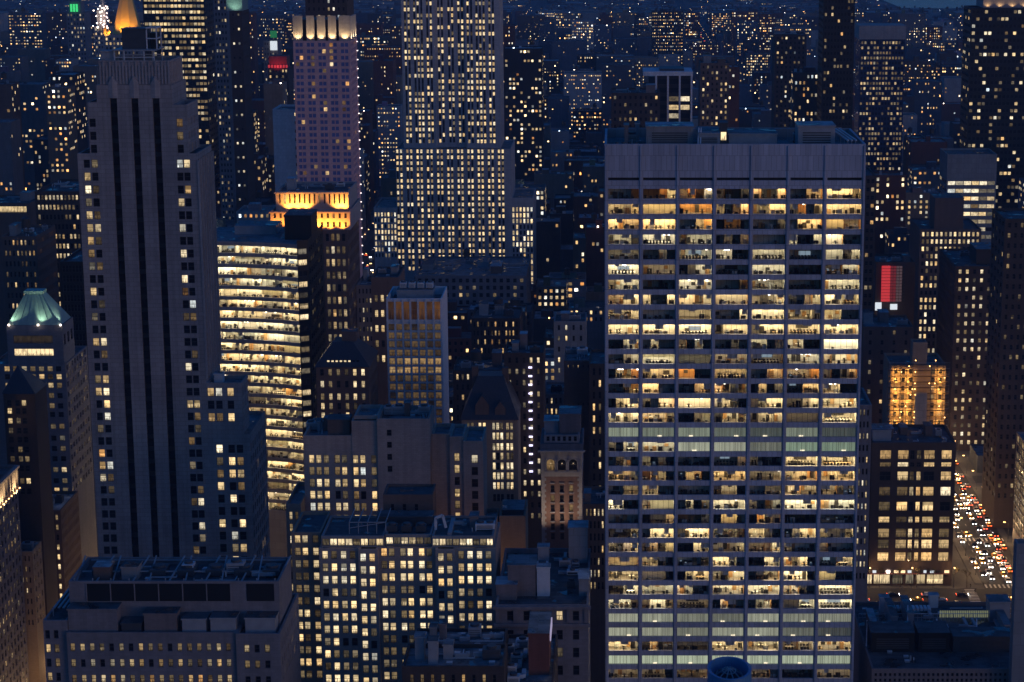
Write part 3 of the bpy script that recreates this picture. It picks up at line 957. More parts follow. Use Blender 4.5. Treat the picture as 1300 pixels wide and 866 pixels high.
# ================================================================== the wide travertine slab with seven bays of office bands
Y = 505.0
gx0, gx1 = Xp(767.3, 183, Y), Xp(1099.5, 183, Y)
gz1 = Zp(183, Y)
B = Building('office_slab', 'wide pale travertine office slab with seven bays of glowing office bands', 'office tower', ((gx0 + gx1) / 2, Y + 15), 'travertine', 'grey_roof')
root = B.root
edges = [Xp(p, 250, Y) for p in (769.5, 813.8, 860.3, 907, 953.8, 1000.5, 1047.2, 1096.6)]
hp = 0.50                                        # half a pier
bays = [(edges[i] + hp, edges[i + 1] - hp) for i in range(7)]
zA, zB = Zp(246.2, Y), Zp(838, Y)
gp = (zA - zB) / 32
rr = random.Random(5)
codes = """A:0001 1123 2312 1001 2113 0022 3332|A:2213 3333 3333 2023 2233 1302 3322|A:3322 3333 0023 0110 0001 0333 3322|w:2221 2222 1222 0101 0000 2002 3300
w:1111 0010 2222 2200 2222 0000 2212|w:3333 1111 0122 0000 2222 0000 1122|w:1222 0000 2222 0001 2222 0000 2222|W:3233 2003 3323 2222 2123 1023 3322
W:2223 0000 2222 0003 3333 2221 3200|W:3333 3333 3333 1333 1333 3333 3333|w:0022 0200 2020 0010 2202 2200 3333|w:0012 2222 2222 1111 1111 2222 2333
A:0232 2322 3300 2222 0022 2223 1012|A:0023 3300 0022 3212 0201 0033 3300|W:0233 1033 3333 2320 1233 1123 3333|W:2323 3332 0012 1332 1232 1111 3333
G:.42 .26 .34 .2 .1 .3 .09|g:1022 2222 .5 .5 .22 .42 .38|W:0120 2010 0000 0001 1000 3333 3333|A:3321 1320 0320 3333 1112 2333 3333
W:0022 3300 0000 1220 0022 3322 2211|w:3300 2333 0301 3333 1012 3333 3333|A:0000 0112 0001 0330 0321 0000 0000|W:1112 0333 1333 2221 3310 0233 2112
W:2123 1213 0032 1113 1123 1000 1000|W:3333 2310 0001 3320 0033 3230 0022|W:3333 1110 0233 2133 0133 3330 3300|w:1133 3223 3200 3333 3333 2310 3333
w:3331 1332 1111 0310 0230 1122 3333|G:.5 .44 .3 .2 .46 .34 .36|G:.5 .42 .27 .45 .45 .18 .08|W:3332 1311 1111 3333 2333 1122 2222
G:.7 .7 .72 .72 .7 .74 .6|W:1111 1110 1112 1111 1110 0000 1111""".replace('\n', '|').split('|')
zlast = 0
made = 0
stuff = (MB(), MB())
hw = 1.19                                          # half a window's height
zprev = Zp(225.5, Y)
u, n = (1, 0), (0, -1)
wall = B.w
def front(x0, x1, z0, z1, d=0.0, m='travertine'):
    wall.face([(x0, Y + d, z0), (x1, Y + d, z0), (x1, Y + d, z1), (x0, Y + d, z1)], m)
def reveal(x0, x1, z0, z1, rec, m='travertine'):
    a, b = Y, Y + rec
    wall.face([(x0, a, z0), (x1, a, z0), (x1, b, z0), (x0, b, z0)], m)
    wall.face([(x0, b, z1), (x1, b, z1), (x1, a, z1), (x0, a, z1)], m)
    wall.face([(x0, a, z0), (x0, b, z0), (x0, b, z1), (x0, a, z1)], m)
    wall.face([(x1, b, z0), (x1, a, z0), (x1, a, z1), (x1, b, z1)], m)
def row_of(z0, z1, rec):
    xx = gx0
    for (a, b) in bays:
        front(xx, a, z0, z1); reveal(a, b, z0, z1, rec)
        xx = b
    front(xx, gx1, z0, z1)
# blank plant storeys, then the dark slot
front(gx0, gx1, zprev, gz1)
z0_, z1_ = Zp(229.2, Y), zprev
row_of(z0_, z1_, .9)
front(gx0, gx1, z0_, z1_, .9, 'black_panel')
zprev = z0_
for r, line in enumerate(codes):
    zc = zA - gp * r
    hue, rest = line.split(':')
    front(gx0, gx1, zc + hw, zprev)
    row_of(zc - hw, zc + hw, .62)
    zprev = zc - hw
    for bi, c in enumerate(rest.split()):
        a, b = bays[bi]
        W = b - a
        o = (a, Y)
        made += 1
        far = stuff if (r + bi * 3) % 12 >= 5 else None
        if made > 400: far = stuff
        if '.' in c:
            band_window(root, o, u, n, W, zc - hw, zc + hw, [], 'w', rr, blinds=(0.15 + (.75 if hue == 'g' and bi > 4 else 0) + (.3 if hue == 'G' and r < 20 or r == 32 else 0), float(c) * .78), stuff=far)
            continue
        segs, s0 = [], 0
        for i in range(1, 5):
            if i == 4 or c[i] != c[s0]:
                segs.append((W * s0 / 4, W * i / 4, int(c[s0]))); s0 = i
        h_ = hue if hue in 'AWw' else 'w'
        band_window(root, o, u, n, W, zc - hw, zc + hw, segs, h_, rr, stuff=far)
o_ = stuff[0].build('window', root); o_['kind'] = 'stuff'
r_ = stuff[1].build('office_room', o_)
front(gx0, gx1, 0, zprev)
gd = 34.0
for A_, B_ in (((gx1, Y), (gx1, Y + gd)), ((gx1, Y + gd), (gx0, Y + gd)), ((gx0, Y + gd), (gx0, Y))):
    wall.face([(*A_, 0), (*B_, 0), (*B_, gz1), (*A_, gz1)], 'travertine')
# piers stand proud of the wall
mb = MB()
for e in edges:
    mb.box(e - .24, e + .24, Y - .35, Y - .003, 60, gz1 - .4, 'travertine', bottom=True)
B.part('pier', mb)
# parapet and sunken roof
pd = 4.6
for (a0, a1, b0, b1) in ((gx0, gx1, Y, Y + .6), (gx0, gx1, Y + gd - .6, Y + gd), (gx0, gx0 + .6, Y + .6, Y + gd - .6), (gx1 - .6, gx1, Y + .6, Y + gd - .6)):
    wall.face([(a0, b0, gz1), (a1, b0, gz1), (a1, b1, gz1), (a0, b1, gz1)], 'travertine')
zr = gz1 - 2.2
ix0, ix1, iy0, iy1 = gx0 + .6, gx1 - .6, Y + .6, Y + gd - .6
for A_, B_ in (((ix0, iy0), (ix0, iy1)), ((ix0, iy1), (ix1, iy1)), ((ix1, iy1), (ix1, iy0)), ((ix1, iy0), (ix0, iy0))):
    wall.face([(*A_, zr), (*B_, zr), (*B_, gz1), (*A_, gz1)], 'concrete')
B.r.face([(ix0, iy0, zr), (ix1, iy0, zr), (ix1, iy1, zr), (ix0, iy1, zr)], 'grey_roof')
OCC.append((gx0, gx1, Y, Y + gd, gz1))
Xg = lambda p, yy=20: Xp(p, 172, Y + yy)
B.hut(Xg(820), Xg(879), Y + 14, Y + 24, zr, zr + 4.6, 'concrete', 'pale_roof', louvre=True)
B.hut(Xg(886), Xg(912), Y + 12, Y + 26, zr, zr + 3.2, 'steel', 'grey_roof', name='plant_house', louvre=True)
hb = B.hut(Xg(912.5), Xg(922), Y + 15, Y + 20, zr, zr + 5.4, 'dark_steel', 'tar_roof', name='stair_head')
mb = MB(); a = Xg(917)
mb.face([(a - .6, Y + 14.9, zr + 1.4), (a + .7, Y + 14.9, zr + 1.4), (a + .7, Y + 14.9, zr + 3.4), (a - .6, Y + 14.9, zr + 3.4)], 'pane', (.6, 1.3, .31), [(0, 0), (.7, 0), (.7, 1), (0, 1)])
mb.build('window', hb)
B.hut(Xg(924), Xg(985), Y + 16, Y + 27, zr, zr + 2.6, 'steel', 'grey_roof', name='plant_house')
B.hut(Xg(1010), Xg(1056), Y + 12, Y + 22, zr, zr + 5.0, 'steel', 'pale_roof', name='cooling_house', louvre=True)
for i in range(5):
    B.fan_unit(Xg(1014 + 9.5 * i), Y + 25, zr, 2.0, 2.2, 2.0, 'steel')
for i in range(4):
    B.fan_unit(Xg(783 + 8 * i), Y + 9, zr, 1.2, 1.4, 1.2, 'white_metal')
mb = MB()
for i in range(3):
    a = Xg(1068 + i * 5)
    mb.bar((a, Y + 4, zr + 2.6), (a - 1.5, Y + 30, zr + 2.6), .16, 'white_metal')
    for b in (5, 15, 28):
        mb.bar((a - 1.5 * (b - 4) / 26, Y + b, zr), (a - 1.5 * (b - 4) / 26, Y + b, zr + 2.6), .12, 'steel')
B.part('cleaning_rail', mb)
mb = MB()
for i in range(2):
    mb.bar((Xg(884 + 3 * i), Y + 10, zr), (Xg(886 + 3 * i), Y + 14, zr + 4.5), .14, 'white_metal')
B.part('davit', mb)
mb = MB()
mb.bar((gx0 + 3, Y + 28, gz1 + .8), (gx1 - 3, Y + 28, gz1 + .8), .07, 'steel')
for i in range(22):
    a = gx0 + 3 + (gx1 - gx0 - 6) * i / 21
    mb.bar((a, Y + 28, zr), (a, Y + 28, gz1 + .8), .06, 'steel')
B.part('railing', mb)
B.clutter(Xg(790), Xg(815), Y + 12, Y + 28, zr, 3, 77)
B.finish()

# ================================================================== the stepped skyscraper with pale piers, far off in the middle
Y = 1290.0
ex0, ex1 = Xp(511, 100, Y), Xp(635, 100, Y)
B = Building('stepped_skyscraper', 'soaring skyscraper with pale vertical piers and a hundred white-lit windows, top out of frame', 'skyscraper', ((ex0 + ex1) / 2, Y + 25), 'pale_stone', 'grey_roof')
B.fr = 'dark_steel'; B.style = 'tiny'
def esb_cols(x0, W, groups, py):
    out = []
    for c, k in groups:
        X = Xp(c, py, Y) - x0
        g = 2.15
        for i in range(k):
            a = X + (i - (k - 1) / 2) * g
            out.append((a - .6, a + .6))
    return out
zb = Zp(188, Y)
zt = HC + 60
ph = (Zp(30, Y) - Zp(182, Y)) / 20
rws = rows_down(zt - 3, ph, 2.1, zb)
grp = [(518, 2), (532, 3), (546, 2), (597, 2), (610.5, 3), (624.5, 2)]
# projecting shoulders and the recessed middle
xm0, xm1 = Xp(553, 100, Y), Xp(591, 100, Y)
B.block(ex0, xm0, Y, Y + 40, zb, zt, front=dict(cols=esb_cols(ex0, 0, grp[:3], 100), rows=rws, lit=lit_fn(.62, (.48, .66), (.5, .9), 31), spand='spandrel'))
B.block(xm0, xm1, Y + 3, Y + 40, zb, zt, front=dict(cols=esb_cols(xm0, 0, [(559.5, 2), (572.5, 2), (585, 2)], 100), rows=rws, lit=lit_fn(.5, (.48, .66), (.5, .9), 32), spand='spandrel'))
B.block(xm1, ex1, Y, Y + 40, zb, zt, front=dict(cols=esb_cols(xm1, 0, grp[3:], 100), rows=rws, lit=lit_fn(.66, (.48, .66), (.5, .9), 33), spand='spandrel'),
        right=dict(cols=even(0, 40, 12, .4), rows=rws, lit=lit_fn(.15, (.6, .8), (.4, .9), 34), spand='spandrel'))
bx0, bx1 = Xp(503, 188, Y), Xp(649, 188, Y)
rwb = rows_down(zb - .5, ph, 2.1, Zp(345, Y))
pc = [509 + 12.8 * i + d for i in range(11) for d in (-2.4, 2.4)]
bc = esb_cols(bx0, 0, [(p, 1) for p in pc], 260)
B.block(bx0, bx1, Y - 4, Y + 46, 0, zb - .003, front=dict(cols=bc, rows=rwb, lit=lit_fn(.74, (.46, .64), (.5, .95), 35), spand='spandrel'))
# lower wings
wx0 = Xp(474, 250, Y - 6)
B.block(wx0, bx0, Y - 6, Y + 40, 0, Zp(262, Y), front=dict(cols=even(0, bx0 - wx0, 7, .5), rows=rows_down(Zp(268, Y), ph, 2.4, Zp(330, Y)), lit=lit_fn(.65, (.55, .8), (.6, 1.1), 36)))
wx1 = Xp(677, 255, Y - 4)
B.block(bx1, wx1, Y - 4, Y + 40, 0, Zp(250, Y), front=dict(cols=even(0, wx1 - bx1, 6, .5), rows=rows_down(Zp(262, Y), ph, 2.6, Zp(370, Y)), lit=lit_fn(.8, (.5, .8), (.6, 1.15), 37)))
B.cap = 0
B.style = 'sash'
ws = sorted(B.wins, key=lambda w: (abs(w[2][1]) < .5, -w[0][2]))
# the hundred lit panes highest on the front stand alone, the rest make one part
lit = [w for w in ws if w[5][1] > .3 and w[0][2] < HC + 5 and abs(w[2][1]) > .5][:100]
for w in lit:
    mb = MB(); B.win_mesh(mb, w); mb.build('window', B.root)
ids = set(map(id, lit))
B.wins = [w for w in ws if id(w) not in ids]
B.finish()
# ================================================================== table-driven buildings
def tower(name, label, cat, px0, px1, ytop, Y, depth, wall, n=6, pitch=3.7, wf=.55, h=1.9, ybot=900, lit=None, side='R', style='sash', gap=1.6, roof='tar_roof', par=1.0, huts=(), junk=0, tanks=0, nside=None, sidelit=None, spand=None, cols=None, rec=.35, finish=True, yref=None, skip=None, fr='frame', z0=0, cap=100):
    x0, x1 = Xp(px0, ytop, Y), Xp(px1, ytop, Y)
    zt = Zp(ytop, Y)
    B = Building(name, label, cat, ((x0 + x1) / 2, Y + depth / 2), wall, roof)
    B.fr, B.style, B.cap = fr, style, cap
    rows = rows_down(zt - gap, pitch, h, max(z0 + 2, Zp(ybot, Y)))
    fr_ = dict(cols=cols or even(.6, x1 - x0 - .6, n, wf), rows=rows, lit=lit, spand=spand, rec=rec, skip=skip) if n else None
    ns = nside if nside is not None else max(2, round(depth / ((x1 - x0) / max(1, n))))
    sd = dict(cols=even(.5, depth - .5, ns, wf), rows=rows, lit=sidelit or lit, spand=spand, rec=rec) if ns and n else None
    B.block(x0, x1, Y, Y + depth, z0, zt, front=fr_, right=sd if side == 'R' else None, left=sd if side == 'L' else None, par=par)
    B.x0, B.x1, B.zt, B.Y, B.d = x0, x1, zt, Y, depth
    for (a, b, c, d, hh, m, rf) in huts:      # fractions of the roof, height, wall, roof
        B.hut(x0 + (x1 - x0) * a, x0 + (x1 - x0) * b, Y + depth * c, Y + depth * d, zt - par, zt - par + hh, m, rf)
    if junk or tanks:
        B.clutter(x0 + 1, x1 - 1, Y + 1, Y + depth - 1, zt - par, max(1, junk), int(px0 * 7 + ytop), tanks)
    if finish:
        B.finish()
    return B

# ---- curved glass office building (left of centre)
Y = 790.0
pts = [(Xp(252, 312, 796), 796.0), (Xp(298, 313, 795), 795.0), (Xp(330, 313.7, 793.3), 793.3), (Xp(356, 314.6, 791), 791.0), (Xp(377, 316, 788), 788.0)]
ztop = Zp(304, 800)
B = Building('curved_glass_building', 'curved office building with brilliantly lit ribbon floors beside the striped stone tower', 'office building', (pts[2][0], 815), 'concrete', 'grey_roof')
rr = random.Random(9)
stuff = (MB(), MB())
made = 0
zz0 = Zp(313.7, 800)
fp = (zz0 - Zp(423, 800)) / 8
for k in range(len(pts) - 1):
    A_, B_ = pts[k], pts[k + 1]
    Lw = sqrt((B_[0] - A_[0]) ** 2 + (B_[1] - A_[1]) ** 2)
    u = ((B_[0] - A_[0]) / Lw, (B_[1] - A_[1]) / Lw); n = (u[1], -u[0])
    zp = ztop
    q = lambda a, z, d=0: (A_[0] + u[0] * a - n[0] * d, A_[1] + u[1] * a - n[1] * d, z)
    for r in range(25):
        zc = zz0 - fp * r
        z0_, z1_ = zc - 1.36, zc + 1.36
        B.w.face([q(0, z1_), q(Lw, z1_), q(Lw, zp), q(0, zp)], 'concrete')
        B.w.face([q(0, z0_), q(Lw, z0_), q(Lw, z0_, .5), q(0, z0_, .5)], 'concrete')
        B.w.face([q(0, z1_, .5), q(Lw, z1_, .5), q(Lw, z1_), q(0, z1_)], 'concrete')
        zp = z0_
        segs = []
        s0 = 0.0
        while s0 < Lw - .3:
            s1 = min(Lw, s0 + rr.uniform(4, 12))
            if Lw - s1 < 1.5: s1 = Lw
            if r < 8: c = rr.choice([3, 3, 3, 3, 3, 2])
            elif r < 14: c = rr.choice([3, 3, 3, 2, 2])
            else: c = rr.choice([3, 3, 2, 2, 1])
            segs.append((s0, s1, c)); s0 = s1
        made += 1
        hue = 'w' if r in (0, 1, 2, 3, 7, 8) else 'W'
        band_window(B.root, A_, u, n, Lw, z0_, z1_, segs, hue, rr, mull=2.4, rec=.5, stuff=None if made <= 96 and (k > 0 or r % 2 == 0) and r < 19 else stuff)
    B.w.face([q(0, 0), q(Lw, 0), q(Lw, zp), q(0, zp)], 'concrete')
o_ = stuff[0].build('window', B.root); o_['kind'] = 'stuff'; stuff[1].build('office_room', o_)
e0, e1 = pts[-1], (Xp(391.5, 320, 790), 790.0)
rowz = [(zz0 - fp * r - 1.0, zz0 - fp * r + 1.2) for r in range(24)]
Lw = sqrt((e1[0] - e0[0]) ** 2 + (e1[1] - e0[1]) ** 2)
B.facade(e0, e1, 0, ztop + 1.5, cols=[(.5, Lw - .6)], rows=rowz, lit=lit_fn(.72, (.55, .75), (.5, 1.1), 51), wall='black_panel', style='band')
far = (e1[0], 830.0)
B.facade(e1, far, 0, ztop + 1.5, cols=even(1, 42, 8, .7), rows=rowz, lit=lit_fn(.03, (.5, .7), (.1, .4), 52), wall='black_panel')
top = pts + [e1, far, (pts[0][0], 830.0)]
B.r.face([(*p, ztop + .003) for p in top], 'grey_roof')
B.w.face([(*far, 0), (pts[0][0], 830.0, 0), (pts[0][0], 830.0, ztop), (*far, ztop)], 'concrete')
OCC.append((pts[0][0], e1[0], 784, 830, ztop))
B.hut(Xp(362, 298, 800), Xp(396, 298, 800), 799, 815, ztop + .01, Zp(274, 800), 'black_panel', 'tar_roof', name='plant_house')
B.hut(Xp(300, 298, 815), Xp(352, 298, 815), 812, 825, ztop + .01, ztop + 3, 'steel', 'grey_roof', name='plant_house')
B.finish()

# ---- tower with pink stone frame and floodlit crown
B = tower('crowned_tower', 'pinkish tower with a floodlit golden crown of dark upright slots', 'skyscraper', 372, 445, 52, 980.0, 24, 'pink_panel', n=10, cols=[(lambda W: (.5 + W * b + i * W * .073, .5 + W * b + i * W * .073 + W * .06))((Xp(445, 52, 980.0) - Xp(372, 52, 980.0)) - 1) for b in (.02, .225, .43, .635, .84) for i in (0, 1)], pitch=2.95, wf=.8, h=1.75, ybot=262, nside=5,
          lit=lit_fn(.07, (.1, .45), (.25, .8), 61, dim=.06), sidelit=lit_fn(.01, (.2, .4), (.2, .4), 62, dim=.02), style='tiny', gap=.9, finish=False, rec=.3, fr='frame_pale')
x0, x1, zt, Y = B.x0, B.x1, B.zt, 980.0
B.dark = 'sky_glass'
for wdx, w in enumerate(B.wins):
    if w[5][1] == 0:
        B.wins[wdx] = w[:6] + (w[6],)
cz = Zp(20, Y)
mb = MB()
xs = [x0 + (x1 - x0) * t for t in (0, .165, .235, .37, .42, .56, .61, .75, .80, 1.0)]
for i in range(0, 10, 2):
    mb.box(xs[i], xs[i + 1], Y + .6, Y + 1.6, zt + .003, cz, 'limestone_pale')
mb.box(x1 - .9, x1 - .003, Y + 1.62, Y + 23, zt + .003, cz - .5, 'limestone_pale')
mb.box(x0 + .003, x0 + .9, Y + 1.62, Y + 23, zt + .003, cz - .5, 'limestone_pale')
B.part('crown', mb)
mb = MB()
mb.box(x0 + 1.2, x1 - 1.2, Y + 3.5, Y + 22, zt + .003, cz - 2, 'black_panel')
B.part('plant_house', mb)
OCC.append((x0, x1, Y, Y + 24, cz))
for i in range(0, 10, 2):
    spot('crown_floodlight', ((xs[i] + xs[i + 1]) / 2, Y - .9, zt + .2), ((xs[i] + xs[i + 1]) / 2, Y + .9, cz - 2), 2600, (1, .70, .32), 110, .4)
for i in range(3):
    spot('crown_floodlight', (x1 + 1.0, Y + 4 + 8 * i, zt + .2), (x1 - .3, Y + 4 + 8 * i, cz - 2), 2600, (1, .74, .40), 110, .4)
mb = MB()
for i in range(26):
    z = zt - 2 - i * 4.2
    mb.box(x1 + .1, x1 + .6, Y + 22, Y + 22.5, z, z + .35, 'marker_glow', bottom=True)
M['marker_glow'] = emit('marker_glow', (1, .85, .8), 3.0, 'NONE')
B.part('marker_light', mb)['kind'] = 'stuff'
B.finish()

# ---- floodlit orange terraces
B = tower('floodlit_building', 'stepped building with orange floodlit upper terraces above a dark glass box', 'building', 410, 441, 292, 884.0, 40, 'brick_brown', n=4, pitch=5.4, wf=.62, h=3.2, ybot=470, nside=8,
          lit=lit_fn(.5, (.45, .7), (.3, .95), 71, dim=.35), sidelit=lit_fn(.25, (.5, .7), (.2, .5), 72), finish=False)
Y = 884.0
a0, a1 = Xp(343, 268, Y), Xp(444, 268, Y)
b0, b1 = Xp(350, 246, Y + 5), Xp(442, 246, Y + 5)
zA_, zB_, zC_ = Zp(292, Y), Zp(268, Y), Zp(243, Y + 5)
B.block(a0, a1, Y, Y + 38, zA_ + .004, zB_, wall='limestone_pale', front=dict(cols=even(.6, a1 - a0 - .6, 13, .4), rows=[(zA_ + 1.2, zA_ + 3.4), (zA_ + 5.0, zA_ + 7.0)], lit=lit_fn(.05, (.3, .4), (.3, .6), 73)), par=.8)
B.block(b0, b1, Y + 5, Y + 36, zB_ - .796, zC_, wall='limestone_pale', front=dict(cols=even(.6, b1 - b0 - .6, 14, .35), rows=[(zB_ + 2.4, zB_ + 6.6)], lit=lit_fn(.1, (.3, .4), (.3, .8), 74)), par=1.0, roof='tar_roof')
B.block(Xp(343, 292, Y), Xp(410, 292, Y) - .003, Y + .5, Y + 38, 0, zA_)
mb = MB()
mb.box(a0 - .5, a1 + .5, Y - .6, Y - .003, zB_ - .9, zB_ - .3, 'limestone_pale', bottom=True)
mb.box(b0 - .5, b1 + .5, Y + 4.3, Y + 4.997, zC_ - 1, zC_ - .4, 'limestone_pale', bottom=True)
B.part('cornice', mb)
for t in (.18, .30, .42, .86, .95):
    xx = b0 + (b1 - b0) * t
    spot('terrace_floodlight', (xx, Y + 2.6, zB_ - .3), (xx, Y + 5.2, zB_ + 7), 11000, (1, .37, .045), 120, .4)
for t in (.05, .25, .5, .62, .75, .9):
    xx = a0 + (a1 - a0) * t
    spot('terrace_floodlight', (xx, Y - 2.4, zA_ + .2), (xx, Y + .2, zA_ + 7), 9000, (1, .33, .03), 125, .4)
B.clutter(b0 + 2, b1 - 2, Y + 9, Y + 30, zC_ - 1, 5, 75)
B.finish()

# ---- white gridded slab
B = Building('grid_slab', 'slim white slab with a gridded front of amber-tinted windows, dark open roof on top', 'office building', (Xp(526, 378, 745), 757), 'white_panel', 'tar_roof')
Y = 745.0
x0, x1 = Xp(490, 379, Y), Xp(561, 379, Y)
zt = Zp(379, Y)
B.fr = 'frame_pale'
B.style = 'twin'
zt0 = Zp(383, Y)
rowsG = [(Zp(406, Y), zt0)] + [(Zp(415.5, Y) - 1.2 - 3.14 * k, Zp(415.5, Y) + 1.2 - 3.14 * k) for k in range(19)]
lg = lit_fn(.0, seed=81)
rg = random.Random(82)
def litG(r, c):
    if r == 0: return (rg.uniform(0, .1), rg.uniform(.03, .12), rg.random())
    if r in (5, 6): return (rg.uniform(.25, .4), rg.uniform(.18, .45), rg.random())
    if r >= 13: return (rg.uniform(.5, .7), rg.uniform(.6, 1.1), rg.random())
    return (rg.uniform(.25, .45), rg.uniform(.02, .13), rg.random())
B.block(x0, x1, Y, Y + 24, 0, zt, front=dict(cols=even(.35, x1 - x0 - .35, 7, .77), rows=rowsG, lit=litG), par=3.0)
mb = MB()
for i in range(8):
    xx = x0 + .35 + (x1 - x0 - .7) * i / 7
    mb.box(xx - .3, xx + .3, Y - .45, Y - .003, 0, zt - .2, 'white_panel', bottom=True)
B.part('pier', mb)
mb = MB()
for (b0, b1) in rowsG:
    mb.box(x0, x1, Y - .25, Y - .003, b0 - .42, b0 - .08, 'white_panel', bottom=True)
B.part('floor_band', mb)['kind'] = 'stuff'
B.hut(x0 + 3, x1 - 4, Y + 9, Y + 19, zt - 3, zt + 1.0, 'steel', 'grey_roof', name='plant_house')
for i in range(4):
    B.fan_unit(x0 + 5 + 3.2 * i, Y + 13, zt + 1.35, 2.4, 3, 2.2, 'white_metal')
B.finish()

# ---- the tan stepped building with the blank lift tower
Y = 560.0
B = Building('stepped_office_building', 'grey-tan stepped building with blank windowless lift tower and lit wing at its left', 'office building', (Xp(500, 560, Y), Y + 12), 'stone_tan', 'grey_roof')
xs = {p: Xp(p, 560, Y) for p in (366, 385, 447, 480, 546, 570, 588, 613)}
zl, zm, zc_, zr2, zr3 = Zp(553, Y), Zp(534, Y), Zp(531, Y - 1), Zp(553, Y + 3), Zp(560, Y)
ph = 15.6 * 585 / 2700
rowH = rows_down(Zp(583, Y) + 1.15, ph, 2.3, Zp(900, Y))
litH = lit_fn(.62, (.45, .72), (.5, 1.2), 91, dim=.3)
B.block(xs[385], xs[447], Y, Y + 20, 0, zl, front=dict(cols=colsP([396, 405, 414.5, 428.5, 437.5], 598, Y, 1.42, xs[385]), rows=rowH, lit=litH), par=1.4)
B.block(xs[447], xs[480], Y - .3, Y + 16, 0, zm, front=dict(cols=colsP([452, 461, 475], 598, Y, 1.42, xs[447]), rows=rowH, lit=litH, skip=None), par=1.2)
B.block(xs[447] + .5, xs[480], Y + 1.5, Y + 14, zm + .003, Zp(527, Y + 2), front=None, par=1.0)
B.block(xs[480], xs[546], Y - 1.5, Y + 14, 0, zc_, front=dict(cols=colsP([494.5], 570, Y - 1.5, 1.3, xs[480]), rows=rows_down(Zp(544, Y), ph, 1.7, Zp(600, Y)), lit=lit_fn(0, seed=92, dim=.1)), par=1.5,
        right=dict(cols=[(6, 7.4)], rows=rows_down(Zp(590, Y), ph, 2.2, Zp(640, Y)), lit=lit_fn(.6, seed=93)))
B.block(xs[546], xs[570], Y + 4, Y + 16, 0, Zp(551, Y + 4), par=1)
B.block(xs[570], xs[588], Y + 2, Y + 16, 0, zr2, front=dict(cols=[(1.2, 2.6)], rows=rowH, lit=lit_fn(.3, (.4, .6), (.3, .8), 94, dim=.3)), par=1)
B.block(xs[588], xs[613], Y, Y + 16, 0, zr3, front=dict(cols=[(2.2, 3.9)], rows=rowH, lit=lit_fn(.5, (.5, .7), (.5, 1.2), 95, dim=.2)), par=1)
B.block(xs[366], xs[385], Y - 8, Y + 14, 0, Zp(640, Y - 8), wall='brick_tan', front=dict(cols=even(.5, xs[385] - xs[366] - .4, 2, .55), rows=rows_down(Zp(650, Y - 8), ph, 2.2, Zp(900, Y)), lit=lit_fn(.4, (.4, .6), (.3, 1), 96, dim=.3)))
B.hut(xs[447] - 7, xs[447] - 1, Y + 3, Y + 9, zl - 1.4, zl + 3.4, 'brick_brown', 'tar_roof')
B.clutter(xs[385] + 1, xs[447] - 8, Y + 5, Y + 15, zl - 1.4, 3, 97)
B.clutter(xs[480] + 1, xs[546] - 1, Y + 1, Y + 12, zc_ - 1.5, 5, 98)
B.finish()

# ---- bright window building in front of it
Y = 500.0
B = Building('bright_office_building', 'broad dark-stone building with rows of square brilliantly lit windows under a glazed top storey', 'office building', (Xp(516, 690, Y), Y + 15), 'stone_tan', 'tar_roof')
x0, x1 = Xp(405, 695, Y), Xp(629, 695, Y)
xa, xb = Xp(367, 695, Y), x0
zt = Zp(696, Y)
groups = [(x0, Xp(455, 695, Y), [412.6, 424, 436, 447.5], 0.0), (Xp(455, 695, Y), Xp(480, 695, Y), [461.4, 472.8], -.9), (Xp(480, 695, Y), Xp(553, 695, Y), [487, 496.6, 511, 520.3, 534.8, 544.3], .9), (Xp(553, 695, Y), Xp(578, 695, Y), [560, 571], -.9), (Xp(578, 695, Y), x1, [585.3, 596.7, 608.7, 620], 0.0)]
ph = 16.1 * 528 / 2700 * 1.02
litI = lit_fn(.86, (.5, .74), (.75, 1.35), 101, rows={3: .25, 7: .1, 8: .5}, dim=.6)
for gi, (a, b, cs, dy) in enumerate(groups):
    off = (0, .4, -.4, .3, 0)[gi]
    rI = rows_down(Zp(705, Y) + 1.05 - off, ph, 2.05, Zp(895, Y))
    B.block(a, b, Y + dy, Y + 22, 0, zt, front=dict(cols=colsP(cs, 705, Y, 1.42, a), rows=rI, lit=litI), par=.4)
B.block(xa, xb, Y + 4, Y + 22, 0, Zp(682, Y), wall='brick_tan', front=dict(cols=colsP([375, 384.5, 398], 705, Y, 1.42, xa), rows=rows_down(Zp(686, Y), ph, 2.0, Zp(895, Y)), lit=lit_fn(.66, (.4, .65), (.5, 1.2), 102, dim=.3)), par=.8)
# glazed top storey: three glazed stretches
zg0, zg1 = zt + .003, Zp(680, Y + 1)
gp = [(x0 + .5, Xp(487, 690, Y), .8, .95, 8), (Xp(488, 690, Y), Xp(547, 690, Y), 2.0, .35, 6), (Xp(548, 690, Y), x1 - .5, .8, .45, 9)]
for (a, b, dy, p, k) in gp:
    B.block(a, b, Y + dy, Y + 18, zg0, zg1, wall='concrete', front=dict(cols=even(.1, b - a - .1, k, .92), rows=[(zg0 + .35, zg1 - .8)], lit=lit_fn(p, (.55, .75), (.8, 1.2), int(a * 10) + 103, dim=.6), style='band'), par=.5)
xm, zr = Xp(470, 670, Y + 10), zg1 - .5
B.hut(Xp(478, 668, Y + 10), Xp(548, 668, Y + 10), Y + 12, Y + 17, zr, zr + 1.8, 'dark_steel', 'tar_roof', name='plant_house', louvre=True)
for i in range(3):
    B.fan_unit(Xp(500 + 18 * i, 668, Y + 9), Y + 6, zr, 2.5, 2.5, 1.8, 'dark_steel')
mb = MB()
a, b = Xp(446, 665, Y + 8), Xp(492, 665, Y + 8)
